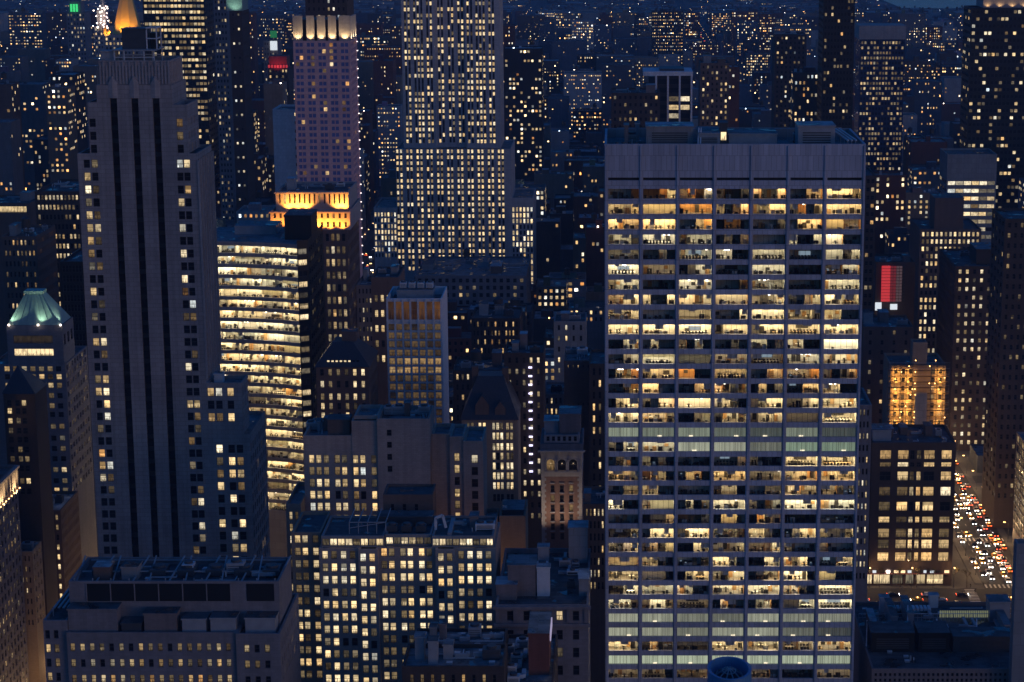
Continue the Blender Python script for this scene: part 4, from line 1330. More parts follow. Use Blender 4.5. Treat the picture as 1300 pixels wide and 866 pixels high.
for i in range(5):
    mb.bar((a + (b - a) * i / 4, Y + 4, zr), (a + (b - a) * i / 4, Y + 4, zr + 3.0), .1, 'steel')
    mb.bar((a + (b - a) * i / 4, Y + 4, zr + 3), (a + (b - a) * i / 4, Y + 16, zr + 3), .1, 'steel')
mb.bar((a, Y + 4, zr + 3), (b, Y + 4, zr + 3), .1, 'steel'); mb.bar((a, Y + 4, zr + 1.5), (b, Y + 4, zr + 3), .08, 'steel')
B.part('roof_frame', mb)
B.duct([(Xp(553, 660, Y + 6), Y + 6, zr + .5), (Xp(553, 660, Y + 6), Y + 6, zr + 3.5), (Xp(562, 660, Y + 6), Y + 6, zr + 4.2), (Xp(566, 660, Y + 6), Y + 6, zr + 1)], .3, 'white_metal')
B.duct([(Xp(573, 668, Y + 8), Y + 2, zr + .4), (Xp(573, 668, Y + 8), Y + 15, zr + .4)], .5)
B.clutter(Xp(575, 665, Y + 9), x1 - 1, Y + 4, Y + 16, zr, 3, 107)
# plant building at the back with lamp posts on its roof
B.block(Xp(487, 640, Y + 24), Xp(550, 640, Y + 24), Y + 23, Y + 33, 0, Zp(628, Y + 23), wall='brick_brown', front=dict(cols=even(.8, 10, 3, .3), rows=[(Zp(650, Y + 23), Zp(640, Y + 23))], lit=None), par=.6)
B.finish()

# ---- dark foreground building, lower left
Y = 430.0
B = Building('foreground_building', 'dark foreground building with a long blank louvred roof storey over rows of small windows', 'building', (Xp(205, 803, Y), Y + 14), 'limestone_grey', 'tar_roof')
xj0, xj1, xj2 = Xp(53, 800, Y), Xp(84, 800, Y), Xp(356, 803, Y)
zj = Zp(803, Y)
cJ = [Xp(p, 820, Y) for p in [92 + 12.36 * i for i in range(17)]]
c2 = [Xp(p, 820, Y) for p in (314, 327, 340)]
rJ = rowsP(822, 862, 3, Y, 1.75)
xs_ = Xp(300, 803, Y)
litJ = lit_fn(.7, (.35, .7), (.18, .65), 111, dim=.25)
B.fr = 'frame'
B.block(xj1, xs_, Y, Y + 26, 0, zj, front=dict(cols=[(c - .5 - xj1, c + .5 - xj1) for c in cJ if c + .6 < xs_], rows=rJ, lit=litJ), par=.8)
B.block(xs_, xj2, Y - .8, Y + 26, 0, zj + .003, front=dict(cols=[(c - .55 - xs_, c + .55 - xs_) for c in c2], rows=rJ, lit=lit_fn(.5, (.4, .6), (.3, .8), 112)), par=.8,
        right=dict(cols=even(1, 26, 9, .4), rows=rJ, lit=lit_fn(.1, seed=113)))
B.block(xj0, xj1, Y + 1.2, Y + 24, 0, Zp(790, Y), front=dict(cols=colsP([59, 70], 820, Y, 1.0, xj0), rows=rowsP(808, 862, 4, Y, 1.9), lit=lit_fn(.6, (.4, .6), (.3, .7), 114)), par=.8)
xu0, xu1 = Xp(87, 738, Y + 6), Xp(354, 738, Y + 6)
zu = Zp(738, Y + 6)
B.block(xu0, xu1, Y + 6, Y + 23, zj - .797, zu, par=1.6, roof='tar_roof')
mb = MB()
a, b, z0_, z1_ = Xp(110, 750, Y + 6), Xp(293, 750, Y + 6), Zp(763, Y + 6), Zp(741, Y + 6)
mb.box(a, b, Y + 5.9, Y + 5.997, z0_, z1_, 'black_panel', bottom=True)
for i in range(7):
    xx = a + (b - a) * i / 6
    mb.box(xx - .12, xx + .12, Y + 5.75, Y + 5.897, z0_, z1_, 'limestone_grey', bottom=True)
B.part('louvre_panel', mb)
mb = MB()
a, b = Xp(313, 750, Y + 6), Xp(348, 750, Y + 6)
mb.box(a, b, Y + 5.9, Y + 5.997, z0_, z1_, 'black_panel', bottom=True)
B.part('louvre_panel', mb)
for (p0, p1, h_, m_) in ((88, 150, 5.2, 'limestone_grey'), (155, 180, 2.0, 'dark_steel'), (184, 225, 4.2, 'brick_grey'), (232, 262, 3.0, 'steel'), (268, 300, 3.2, 'steel'), (312, 350, 3.2, 'steel')):
    B.hut(Xp(p0, 800, Y + 2), Xp(p1, 800, Y + 2), Y + 1.6, Y + 5.6, zj - .79, zj - .79 + h_, m_, 'tar_roof', name='roof_hut')
mb = MB()
for i in range(12):
    xx = xu0 + 1 + (xu1 - xu0 - 2) * i / 11
    mb.bar((xx, Y + 7, zu - 1.5), (xx + (1.2 if i % 2 else -1.2), Y + 22, zu + .6), .14, 'steel')
    mb.bar((xx, Y + 7, zu - 1.5), (xx, Y + 7, zu + .3), .12, 'steel')
for b in (7, 14, 22):
    mb.bar((xu0 + 1, Y + b, zu - .4), (xu1 - 1, Y + b, zu - .4), .14, 'steel')
B.part('roof_frame', mb)
for i in range(7):
    B.fan_unit(xu0 + 5 + (xu1 - xu0 - 8) * i / 6, Y + 16, zu - 1.6, 3.6, 5, 1.6, 'dark_steel')
mb = MB()
for i in range(5):
    xx = xj0 + 1 + i * 1.0
    mb.box(xx, xx + .5, Y + 6, Y + 20, Zp(790, Y) + 1.0, Zp(790, Y) + 1.25, 'steel', bottom=True)
mb.bar((xj0 + 1, Y + 6, Zp(790, Y) - .8), (xj0 + 1, Y + 6, Zp(790, Y) + 1), .1, 'steel'); mb.bar((xj0 + 5.4, Y + 6, Zp(790, Y) - .8), (xj0 + 5.4, Y + 6, Zp(790, Y) + 1), .1, 'steel')
mb.bar((xj0 + 1, Y + 20, Zp(790, Y) - .8), (xj0 + 1, Y + 20, Zp(790, Y) + 1), .1, 'steel'); mb.bar((xj0 + 5.4, Y + 20, Zp(790, Y) - .8), (xj0 + 5.4, Y + 20, Zp(790, Y) + 1), .1, 'steel')
B.part('pergola', mb)
B.clutter(xu0 + 2, xu1 - 2, Y + 8, Y + 21, zu - 1.6, 7, 115)
B.finish()

# ---- bottom centre: dark brick block, cluttered low roof, grey stone building
Y = 428.0
x0, x1 = Xp(510, 846, Y), Xp(640, 846, Y)
B = Building('brick_building', 'dark brick building with a flat blue-grey roof at the bottom edge', 'building', ((x0 + x1) / 2, Y + 15), 'brick_dark', 'grey_roof')
B.block(x0, x1, Y, Y + 14, 0, Zp(846, Y), front=dict(cols=even(1, x1 - x0 - 1, 9, .35), rows=rowsP(862, 880, 2, Y, 1.9), lit=lit_fn(.4, (.3, .5), (.3, .8), 121)), par=.9)
xa, xb = Xp(523, 823, Y + 14), Xp(641, 823, Y + 14)
zk = Zp(823, Y + 14)
B.block(xa, xb, Y + 14.003, Y + 27, 0, zk, front=dict(cols=even(1, xb - xa - 1, 6, .4), rows=[(Zp(846, Y + 14) , Zp(833, Y + 14))], lit=lit_fn(.35, (.2, .4), (.1, .35), 122, dim=.5)), par=.7)
B.clutter(xa + 1, xb - 1, Y + 16, Y + 26, zk - .7, 8, 123)
B.clutter(x0 + 1, x1 - 1, Y + 2, Y + 12, Zp(846, Y) - .9, 6, 124)
B.finish()
Y = 400.0
x0, x1 = Xp(634, 850, Y + 35), Xp(703, 850, Y + 35)
B = Building('low_roof_building', 'small low building whose blue-lit roof is crowded with pale air ducts', 'building', ((x0 + x1) / 2, Y + 30), 'brick_dark', 'grey_roof')
B.block(x0, x1, Y, Y + 66, 0, 92, par=.8)
for (p, q_, yy) in ((642, 655, 845), (644, 660, 858), (650, 662, 832), (640, 652, 820), (655, 672, 812)):
    yw = (HC - 93) / tan(PITCH + atan((yy - CY) / F))
    B.fan_unit(Xp((p + q_) / 2, yy, yw), yw, 91.2, 2.6, 2.2, 2.0, 'white_metal')
    B.duct([(Xp(p, yy, yw), yw + 2.5, 92), (Xp(q_ + 4, yy, yw), yw + 2.5, 92), (Xp(q_ + 4, yy, yw), yw + 6, 92)], .45, 'white_metal')
yw = 442.0
hb = B.hut(Xp(671, 835, yw), Xp(697, 835, yw), yw, yw + 14, 91.2, 100.5, 'brick_red', 'grey_roof')
mb = MB()
xx = Xp(698.2, 835, yw)
mb.box(xx, xx + .25, yw, yw + 10, 99, 101, 'bulb_violet', bottom=True)
M['bulb_violet'].node_tree.nodes['Principled BSDF'].inputs['Emission Strength'].default_value = .45
mb.build('light_strip', hb)
B.finish()
Y = 475.0
x0, x1 = Xp(629, 770, Y), Xp(747, 770, Y)
B = Building('grey_stone_building', 'grey stone building with heavy cornice, dark attic windows and roof full of machinery', 'building', ((x0 + x1) / 2, Y + 22), 'limestone_grey', 'tar_roof')
zt = Zp(768, Y)
B.block(x0, x1, Y, Y + 44, 0, zt, front=dict(cols=[c for c in even(1.5, x1 - x0 - 1, 5, .38)], rows=[(Zp(788, Y), Zp(776, Y))] + rows_down(Zp(800, Y), 4.4, 2.4, Zp(890, Y)), lit=lit_fn(0.05, seed=131, dim=.05)), par=1.2)
mb = MB()
mb.box(x0 - .6, x1 + .6, Y - .9, Y - .003, zt - .9, zt - .2, 'limestone_grey', bottom=True)
mb.box(x0 - .4, x1 + .4, Y - .6, Y - .003, Zp(795, Y), Zp(791, Y), 'limestone_grey', bottom=True)
for i in range(6):
    xx = x0 + .5 + (x1 - x0 - 1) * i / 5
    mb.box(xx - .45, xx + .45, Y - .4, Y - .003, Zp(790, Y), zt - .91, 'limestone_grey', bottom=True)
B.part('cornice', mb)
zr = zt - 1.2
yq = lambda yy, up=0: (HC - zr - up) / tan(PITCH + atan((yy - CY) / F))
for (p0, p1, yy, h_, d_, m_, r_) in ((630, 656, 762, 3.6, 6, 'brick_grey', 'pale_roof'), (645, 680, 757, 7.5, 8, 'brick_grey', 'grey_roof'), (682, 698, 757, 7.0, 3, 'white_metal', 'pale_roof'), (722, 746, 715, 9.0, 6, 'concrete', 'pale_roof'), (735, 747, 757, 4.0, 8, 'concrete', 'pale_roof'), (683, 697, 715, 4, 3, 'steel', 'pale_roof')):
    yw = yq(yy)
    B.hut(Xp(p0, yy, yw), Xp(p1, yy, yw), yw, yw + d_, zr, zr + h_, m_, r_, name='roof_hut')
rr = random.Random(133)
for i in range(9):
    yy = rr.uniform(700, 760); p = rr.uniform(684, 735)
    yw = yq(yy)
    if i % 3:
        B.fan_unit(Xp(p, yy, yw), yw, zr, rr.uniform(1.4, 3), rr.uniform(1.5, 2.5), rr.uniform(1.2, 2.4), rr.choice(['steel', 'white_metal', 'dark_steel']))
    else:
        B.duct([(Xp(p, yy, yw), yw, zr + .6), (Xp(p + 14, yy, yw), yw, zr + .6), (Xp(p + 14, yy, yw), yw + 5, zr + .6)], .35)
B.finish()

# ---- tan blank wall washed by street light, and the low roof beside it
B = tower('blank_wall_building', 'plain tan block with a blank wall washed orange by the street, behind the bright windows', 'building', 634, 667, 655, 560.0, 16, 'brick_tan', n=0, huts=((.1, .9, .2, .8, 1.5, 'dark_steel', 'grey_roof'),), roof='grey_roof')
B = tower('low_annex', 'low tan annex with a sloping skylight roof and one row of lit windows', 'building', 588, 632, 656, 566.0, 8, 'brick_tan', n=6, pitch=3.6, wf=.7, h=2.0, gap=.8, ybot=685, lit=lit_fn(.7, (.4, .6), (.4, .9), 141), roof='pale_roof', side=None)
point('street_glow', (Xp(622, 745, 545), 540, Zp(790, 545)), 3500, (1, .55, .16), 2)

# ---- ornate narrow brick tower
Y = 600.0
B = Building('ornate_tower', 'narrow red brick tower with pale corners and three tall arches under its cornice', 'tower', (Xp(713, 570, Y), Y + 10), 'brick_ornate', 'grey_roof')
x0, x1 = Xp(687, 572, Y), Xp(739, 572, Y)
zs = lambda y: Zp(y, Y)
rowsL = [(zs(y) - 1.0, zs(y) + 1.0) for y in (608, 620.5, 633, 645, 657, 669, 681)]
cw = even(1.9, x1 - x0 - 1.9, 3, .42)
litL = lit_fn(.08, (.3, .4), (.2, .5), 151, dim=.1)
B.block(x0, x1, Y, Y + 18, 0, zs(605), front=dict(cols=cw, rows=rowsL, lit=litL), par=0)
B.block(x0 - .05, x1 + .05, Y - .05, Y + 18, zs(605) + .003, zs(571), wall='limestone_pale', front=dict(cols=even(1.1, x1 - x0 - 1, 3, .72), rows=[(zs(598), zs(583))], lit=lit_fn(.25, (.3, .4), (.1, .25), 152), rec=1.0), par=0)
B.block(x0 - .3, x1 + .3, Y - .4, Y + 18.4, zs(571) + .003, zs(563), wall='limestone_grey', par=.3)
B.block(x0 + .8, x1 - .8, Y + .8, Y + 17, zs(563), zs(553), wall='limestone_pale', front=dict(cols=even(.4, x1 - x0 - 2, 6, .55), rows=[(zs(561), zs(555))], lit=litL), par=.5, roof='grey_roof')
B.hut(x0 + .8, x0 + 5, Y + 5, Y + 12, zs(553) - .5, zs(541), 'steel', 'pale_roof')
B.hut(x0 + 5.2, x1 - .5, Y + 4, Y + 14, zs(553) - .5, zs(531), 'brick_grey', 'grey_roof', name='tank_house')
mb = MB()
for i, (a, b) in enumerate(even(1.1, x1 - x0 - 1, 3, .72)):   # arch spandrels and columns
    for k in range(8):
        t0, t1 = pi * k / 8, pi * (k + 1) / 8
        cxx, rad = x0 + (a + b) / 2, (b - a) / 2
        zc0 = zs(583) - rad
        mb.face([(cxx - rad * cos(t0), Y - .12, zc0 + rad * sin(t0)), (cxx - rad * cos(t1), Y - .12, zc0 + rad * sin(t1)), (cxx - rad * cos(t1), Y - .12, zs(583) + .05), (cxx - rad * cos(t0), Y - .12, zs(583) + .05)], 'limestone_pale')
    for s_ in (a - .35, b + .15):
        mb.cyl(x0 + s_ + .1, Y - .35, zs(598), zs(583), .22, 'limestone_pale', 10)
    mb.box(x0 + a - .5, x0 + b + .5, Y - .75, Y - .053, zs(600), zs(598) - .003, 'limestone_pale', bottom=True)
B.part('arcade', mb)
mb = MB()
k = 0
z = zs(690)
while z < zs(606):
    for s_ in (0, 1):
        w_ = 1.4 if k % 2 else .95
        a = x0 if s_ == 0 else x1 - w_
        mb.box(a, a + w_, Y - .1, Y - .003, z, z + .8, 'limestone_pale', bottom=True)
    z += .83; k += 1
for y in (614, 626.5, 639, 651, 663, 675):
    for (a, b) in cw:
        mb.box(x0 + a - .15, x0 + b + .15, Y - .2, Y - .003, zs(y), zs(y) + .3, 'limestone_pale', bottom=True)
B.part('quoin', mb)['kind'] = 'stuff'
mb = MB()
mb.box(x0 - .9, x1 + .9, Y - 1.2, Y - .41, zs(573), zs(571), 'limestone_pale', bottom=True)
for i in range(12):
    xx = x0 + (x1 - x0) * i / 11
    mb.box(xx - .2, xx + .2, Y - 1.0, Y - .06, zs(576), zs(573) - .003, 'limestone_pale', bottom=True)
B.part('cornice', mb)
B.finish()

for dx in (-3, 9):  # added warm spots that brighten the tower front from below
    spot('facade_fill_spot', (x0 + dx, Y - 9, zs(690)), ((x0 + x1) / 2, Y, zs(600)), 4200, (1, .78, .55), 75, .5)
for (a, b) in even(1.1, x1 - x0 - 1, 3, .72):
    point('arch_lamp', (x0 + (a + b) / 2, Y + .4, zs(590)), 14, (1, .75, .45), .1)

# ---- building with triple windows under a dark gabled roof
Y = 680.0
B = Building('gabled_building', 'pale brick building with triple lit windows below a tall dark gabled roof', 'building', (Xp(625, 535, Y), Y + 14), 'brick_tan', 'slate')
x0, x1 = Xp(586, 534, Y), Xp(657, 534, Y)
zt = Zp(533, Y)
tri = []
for c in (602, 609.5, 627.5, 634.5, 645, 652):
    pass
cM = colsP([594.5, 600, 609.5, 615, 627, 632, 637, 644.5, 649.5], 560, Y, 1.0, x0)
B.block(x0, x1, Y, Y + 24, 0, zt, front=dict(cols=[c for c in cM], rows=[(Zp(y, Y) - 1.25, Zp(y, Y) + 1.25) for y in (541.5, 554, 567.5, 579.5, 592, 604.5, 617, 632)], lit=lit_fn(.85, (.55, .75), (.7, 1.25), 161, rows={3: .5, 7: .1})), par=0)
mb = MB()
zr_, rx0, rx1 = Zp(474, Y + 12), x0 + 5, x1 - 5
P4 = [(x0 - .4, Y - .4, zt + .003), (x1 + .4, Y - .4, zt + .003), (x1 + .4, Y + 24.4, zt + .003), (x0 - .4, Y + 24.4, zt + .003)]
Q4 = [(rx0, Y + 8, zr_), (rx1, Y + 8, zr_), (rx1, Y + 16, zr_), (rx0, Y + 16, zr_)]
for i in range(4):
    j = (i + 1) % 4
    mb.face([P4[i], P4[j], Q4[j], Q4[i]], 'slate')
mb.face(Q4, 'slate')
B.part('steep_roof', mb)
OCC.append((x0, x1, Y, Y + 24, zr_))
mb = MB()
for (a, b, hh) in ((x0 + 4.5, x0 + 9, 8), (x0 + 11, x0 + 14.5, 6)):
    mb.face([(a, Y + .6, zt + .3), (b, Y + .6, zt + .3), (b, Y + .6, zt + hh * .6), ((a + b) / 2, Y + .6, zt + hh), (a, Y + .6, zt + hh * .6)], 'brick_brown')
    m_ = (a + b) / 2
    mb.face([(a, Y + .6, zt + hh * .6), (m_, Y + .6, zt + hh), (m_, Y + 7, zt + hh), (a, Y + 7, zt + hh * .6)], 'slate')
    mb.face([(m_, Y + .6, zt + hh), (b, Y + .6, zt + hh * .6), (b, Y + 7, zt + hh * .6), (m_, Y + 7, zt + hh)], 'slate')
B.part('dormer', mb)
mb = MB()
mb.box(x0 + 3, x0 + 5, Y + 9, Y + 11, zt + 8, zr_ + 3, 'brick_brown')
mb.box(x1 - 5.5, x1 - 3.5, Y + 11, Y + 13, zt + 8, zr_ + 2, 'brick_brown')
B.part('chimney', mb)
B.finish()

# ---- hipped-roof brown building left of the white slab
Y = 715.0
B = Building('arched_window_building', 'brown brick building with arched windows and a dark hipped roof beside the curved glass', 'building', (Xp(438, 480, Y), Y + 12), 'brick_brown', 'slate')
x0, x1 = Xp(401, 468, Y), Xp(468, 468, Y)
zt = Zp(466, Y)
B.block(x0, x1, Y, Y + 26, 0, zt, front=dict(cols=even(.6, x1 - x0 - .6, 6, .45), rows=[(Zp(y, Y) - 1.2, Zp(y, Y) + 1.2) for y in (473, 488, 504, 516, 528, 541, 555, 569)], lit=lit_fn(.5, (.5, .7), (.5, 1.2), 171, rows={0: .7})), par=0,
        right=dict(cols=even(.6, 25, 7, .4), rows=[(Zp(y, Y) - 1.2, Zp(y, Y) + 1.2) for y in (488, 504, 516, 528, 541)], lit=lit_fn(.08, seed=172)))
mb = MB()
zr_ = Zp(432, Y + 10)
P4 = [(x0 - .5, Y - .5, zt + .003), (x1 + .5, Y - .5, zt + .003), (x1 + .5, Y + 26, zt + .003), (x0 - .5, Y + 26, zt + .003)]
Q4 = [(x0 + 5, Y + 7, zr_), (x1 - 6, Y + 7, zr_), (x1 - 6, Y + 16, zr_), (x0 + 5, Y + 16, zr_)]
for i in range(4):
    j = (i + 1) % 4
    mb.face([P4[i], P4[j], Q4[j], Q4[i]], 'slate')
mb.face(Q4, 'tar_roof')
B.part('steep_roof', mb)
OCC.append((x0, x1, Y, Y + 26, zr_))
mb = MB()
for i in range(8):
    xx = x0 + 4.2 + (x1 - x0 - 8) * i / 7
    mb.box(xx - .5, xx + .5, Y + 1.1, Y + 3.6, zt + .9, zt + 2.3, 'slate', bottom=True)
    mb.face([(xx - .4, Y + 1.09, zt + 1.0), (xx + .4, Y + 1.09, zt + 1.0), (xx + .4, Y + 1.09, zt + 2.1), (xx - .4, Y + 1.09, zt + 2.1)], 'pane', (.65, 1.0 if i < 6 else 0, .1 * i), [(0, 0), (.5, 0), (.5, 1), (0, 1)])
B.part('dormer', mb)['kind'] = 'stuff'
B.hut(x0 + 8, x0 + 13, Y + 9, Y + 14, zr_ + .01, zr_ + 3, 'brick_brown', 'tar_roof', name='chimney')
B.finish()

# ---- the building with a string of violet-white lights
B = tower('lamp_string_building', 'dark narrow building with a vertical string of violet white lamps beside the ornate tower', 'building', 640, 690, 448, 700.0, 18, 'brick_dark', n=5, pitch=3.9, wf=.4, h=2.0, ybot=660, lit=lit_fn(.3, (.55, .75), (.6, 1.2), 181), finish=False, junk=3)
mb = MB()
xx = Xp(673.5, 520, 699)
for i in range(13):
    z = Zp(468 + i * 11, 699)
    mb.box(xx - .6, xx + .6, 699.3, 699.8, z, z + .5, 'bulb_white' if i > 13 else 'sodium', bottom=True)
mb.mats = ['lamp_violet']; mb.m = [0] * len(mb.m)
M['lamp_violet'] = emit('lamp_violet', (.72, .66, 1.0), 2.6, 'NONE')
B.part('wall_lamp', mb)['kind'] = 'stuff'
B.finish()

# ================================================================== left edge
Y = 720.0
B = Building('green_roof_tower', 'stepped tower with a floodlit green copper pyramid roof at the left edge', 'tower', (Xp(45, 450, Y), Y + 14), 'limestone_grey', 'tar_roof')
XE = Xp(79, 415, Y)
x0 = Xp(8, 415, Y)
zt = Zp(413, Y)
lp = lit_fn(.5, (.4, .65), (.3, 1.0), 191, dim=.3)
B.block(x0, XE, Y, Y + 15, Zp(462, Y), zt, front=dict(cols=[(2.2, XE - x0 - 3.5)], rows=[(Zp(436, Y), Zp(426, Y)), (Zp(452, Y), Zp(443, Y))], lit=lambda r, c: ((.6, 1.2, .4) if r == 1 else (.5, .03, .2)), style='band'), par=0,
        right=dict(cols=even(.5, 14.5, 3, .6), rows=[(Zp(440, Y), Zp(426, Y))], lit=None))
XF = Xp(84, 470, Y)
B.block(x0 - 6, XF, Y - .6, Y + 30, 0, Zp(462, Y), front=dict(cols=even(4, XF - x0 + 5, 7, .62), rows=[(Zp(y, Y) - .95, Zp(y, Y) + .95) for y in (468, 478, 489, 502, 515, 526, 541, 556, 569, 582, 596, 610, 622)], lit=lp), par=.6,
        right=dict(cols=even(.5, 29.5, 8, .55), rows=[(Zp(y, Y) - .95, Zp(y, Y) + .95) for y in (468, 478, 489, 502, 515, 526, 541, 556, 569, 582, 596, 610, 622)], lit=lit_fn(.3, (.4, .6), (.1, .5), 192)))
mb = MB()
P4 = [(x0 + .3, Y + .5, zt + .003), (XE - .6, Y + .5, zt + .003), (XE - .6, Y + 14.5, zt + .003), (x0 + .3, Y + 14.5, zt + .003)]
qx0, qx1, zq = Xp(33, 372, Y + 7), Xp(55, 372, Y + 7), Zp(372, Y + 7)
Q4 = [(qx0, Y + 5.5, zq), (qx1, Y + 5.5, zq), (qx1, Y + 10, zq), (qx0, Y + 10, zq)]
for i in range(4):
    j = (i + 1) % 4
    mb.face([P4[i], P4[j], Q4[j], Q4[i]], 'copper_green')
mb.box(qx0 - .3, qx1 + .3, Y + 5.2, Y + 10.3, zq + .003, zq + 1.0, 'copper_green', bottom=True)
for i in range(7):                                   # standing seams
    t = (i + .5) / 7
    p = (P4[0][0] + (P4[1][0] - P4[0][0]) * t, P4[0][1] - .05, P4[0][2]); q_ = (qx0 + (qx1 - qx0) * t, Y + 5.45, zq)
    mb.bar(p, q_, .07, 'copper_green')
B.part('copper_roof', mb)
for t in (.06, .58):
    xx = x0 + (XE - x0) * t
    spot('roof_floodlight', (xx, Y - .9, zt + .6), (xx + 2.5, Y + 3, zt + 7), 2600, (.8, 1, .75), 90, .3)
spot('roof_floodlight', (XE + .6, Y + 2, zt + .6), (XE - 2.5, Y + 5, zt + 7), 2500, (.85, 1, .8), 90, .3)
mb = MB()
for t in (.06, .58, .98):
    mb.box(x0 + (XE - x0) * t - .25, x0 + (XE - x0) * t + .25, Y - 1.0, Y - .6, zt + .003, zt + .5, 'bulb_white', bottom=True)
B.part('floodlight', mb)
OCC.append((x0 - 6, XF, Y, Y + 30, zt))
B.finish()
# dark pyramid-roofed building before it
Y = 668.0
x0, x1 = Xp(4, 500, Y), Xp(44, 500, Y)
zt = Zp(500, Y)
B = Building('dark_pyramid_building', 'old brown building with a dark pyramid roof in front of the green-roofed tower', 'building', ((x0 + x1) / 2, Y + 8), 'brick_dark', 'slate')
B.block(x0, x1, Y, Y + 14, 0, zt, front=dict(cols=colsP([14.5, 25, 33], 560, Y, 1.5, x0), rows=[(Zp(y, Y) - 1, Zp(y, Y) + 1) for y in (512, 522, 534.5, 547, 558.5, 571, 583, 595, 611, 624)], lit=lit_fn(.5, (.45, .65), (.4, 1.1), 201)), par=0)
mb = MB()
ax, az = Xp(12, 464, Y + 7), Zp(464, Y + 7)
P4 = [(x0 - .4, Y - .4, zt + .003), (x1 + .4, Y - .4, zt + .003), (x1 + .4, Y + 14.4, zt + .003), (x0 - .4, Y + 14.4, zt + .003)]
for i in range(4):
    mb.face([P4[i], P4[(i + 1) % 4], ((x0 + x1) / 2 - 2, Y + 7, az)], 'slate')
B.part('pyramid_roof', mb)
OCC.append((x0, x1, Y, Y + 14, az))
B.finish()
# long brick block along the avenue
B = tower('avenue_brick_building', 'brown brick block with rows of lit windows turning the corner, low at left', 'building', 30, 77, 648, 694.0, 24, 'brick_brown', n=6, pitch=3.5, wf=.5, h=2.0, ybot=790, lit=lit_fn(.6, (.4, .65), (.5, 1.1), 211), nside=14, sidelit=lit_fn(.5, (.4, .6), (.2, .8), 212), roof='pale_roof', junk=2)
B = tower('tan_corner_building', 'small tan building with blank front and a grey roof, in front of the brown block', 'building', 22, 41, 700, 655.0, 11, 'brick_tan', n=3, pitch=3.6, wf=.4, h=1.8, ybot=800, lit=lit_fn(.15, (.4, .6), (.3, .8), 213), side='R', nside=3, junk=2, roof='grey_roof')
# lit colonnade building cut by the left frame edge
Y = 560.0
XR = -190.5
B = Building('colonnade_building', 'tall stone building at the left frame edge with a floodlit colonnade below its setback', 'building', (XR - 20, Y + 40), 'limestone_grey', 'tar_roof')
zA_ = 81.5
rR = rows_down(zA_ - 8.5, 3.45, 2.1, 5)
B.block(XR - 30, XR, Y, Y + 92, 0, zA_, right=dict(cols=even(.6, 91.4, 26, .5), rows=rR, lit=lit_fn(.22, (.4, .65), (.2, .7), 221, dim=.2)), par=.8)
mb = MB()
for i in range(32):
    b = Y + 1 + 90 * i / 31
    mb.box(XR + .003, XR + .5, b - .35, b + .35, zA_ - 7.2, zA_ - .8, 'limestone_pale', bottom=True)
mb.box(XR + .003, XR + 1.0, Y, Y + 92, zA_ - .797, zA_ - .1, 'limestone_pale', bottom=True)
mb.box(XR + .003, XR + 1.3, Y, Y + 92, zA_ - 7.8, zA_ - 7.203, 'limestone_pale', bottom=True)
B.part('colonnade', mb)
mb = MB()
for i in range(30):
    b = Y + 2 + 88 * i / 29
    mb.box(XR + 1.0, XR + 1.3, b - .15, b + .15, zA_ - 7.2, zA_ - 6.9, 'sodium', bottom=True)
B.part('cornice_light', mb)['kind'] = 'stuff'
for i in range(7):
    spot('colonnade_floodlight', (XR + 2.6, Y + 6 + 13.3 * i, zA_ - 7.5), (XR, Y + 6 + 13.3 * i, zA_ - 3), 4000, (1, .66, .30), 130, .4)
B.block(XR - 30, XR - 3, Y + 4, Y + 84, zA_ - .797, 128, right=dict(cols=[(.5, 79.5)], rows=rows_down(126, 3.5, 1.9, zA_ + 1), lit=lit_fn(.25, (.5, .7), (.1, .5), 222), style='band'), wall='white_panel')
B.finish()
B = tower('black_slab', 'pure black windowless-looking slab between the green roof and the striped tower', 'office tower', 76, 122, 332, 800.0, 40, 'black_panel', n=10, pitch=3.8, wf=.85, h=2.6, lit=lit_fn(0, seed=231, dim=.006), ybot=640, side=None, cap=100)
B = tower('dark_office_block', 'dark block whose lit windows stand in threes, left of the striped tower', 'office building', 44, 106, 243, 900.0, 40, 'brick_dark', n=12, pitch=4.2, wf=.62, h=2.2, lit=lit_fn(.62, (.5, .72), (.4, 1.1), 241, rows={3: .1, 9: .05}), ybot=400, side=None, junk=3)
B = tower('brown_setback_building', 'brown brick building with orange-lit upper storey at the left edge', 'building', 2, 46, 300, 860.0, 30, 'brick_brown', n=8, pitch=4.4, wf=.5, h=2.2, lit=lit_fn(.35, (.3, .6), (.3, .9), 251), ybot=420, side='R', junk=3, tanks=1)
B = tower('glowing_roof_building', 'low building with a long glowing attic band at the far left', 'building', -30, 38, 258, 1040.0, 30, 'brick_brown', n=1, pitch=99, wf=.9, h=3.0, lit=lit_fn(1, (.5, .6), (.6, .8), 252), ybot=300, side=None, junk=3, style='band')

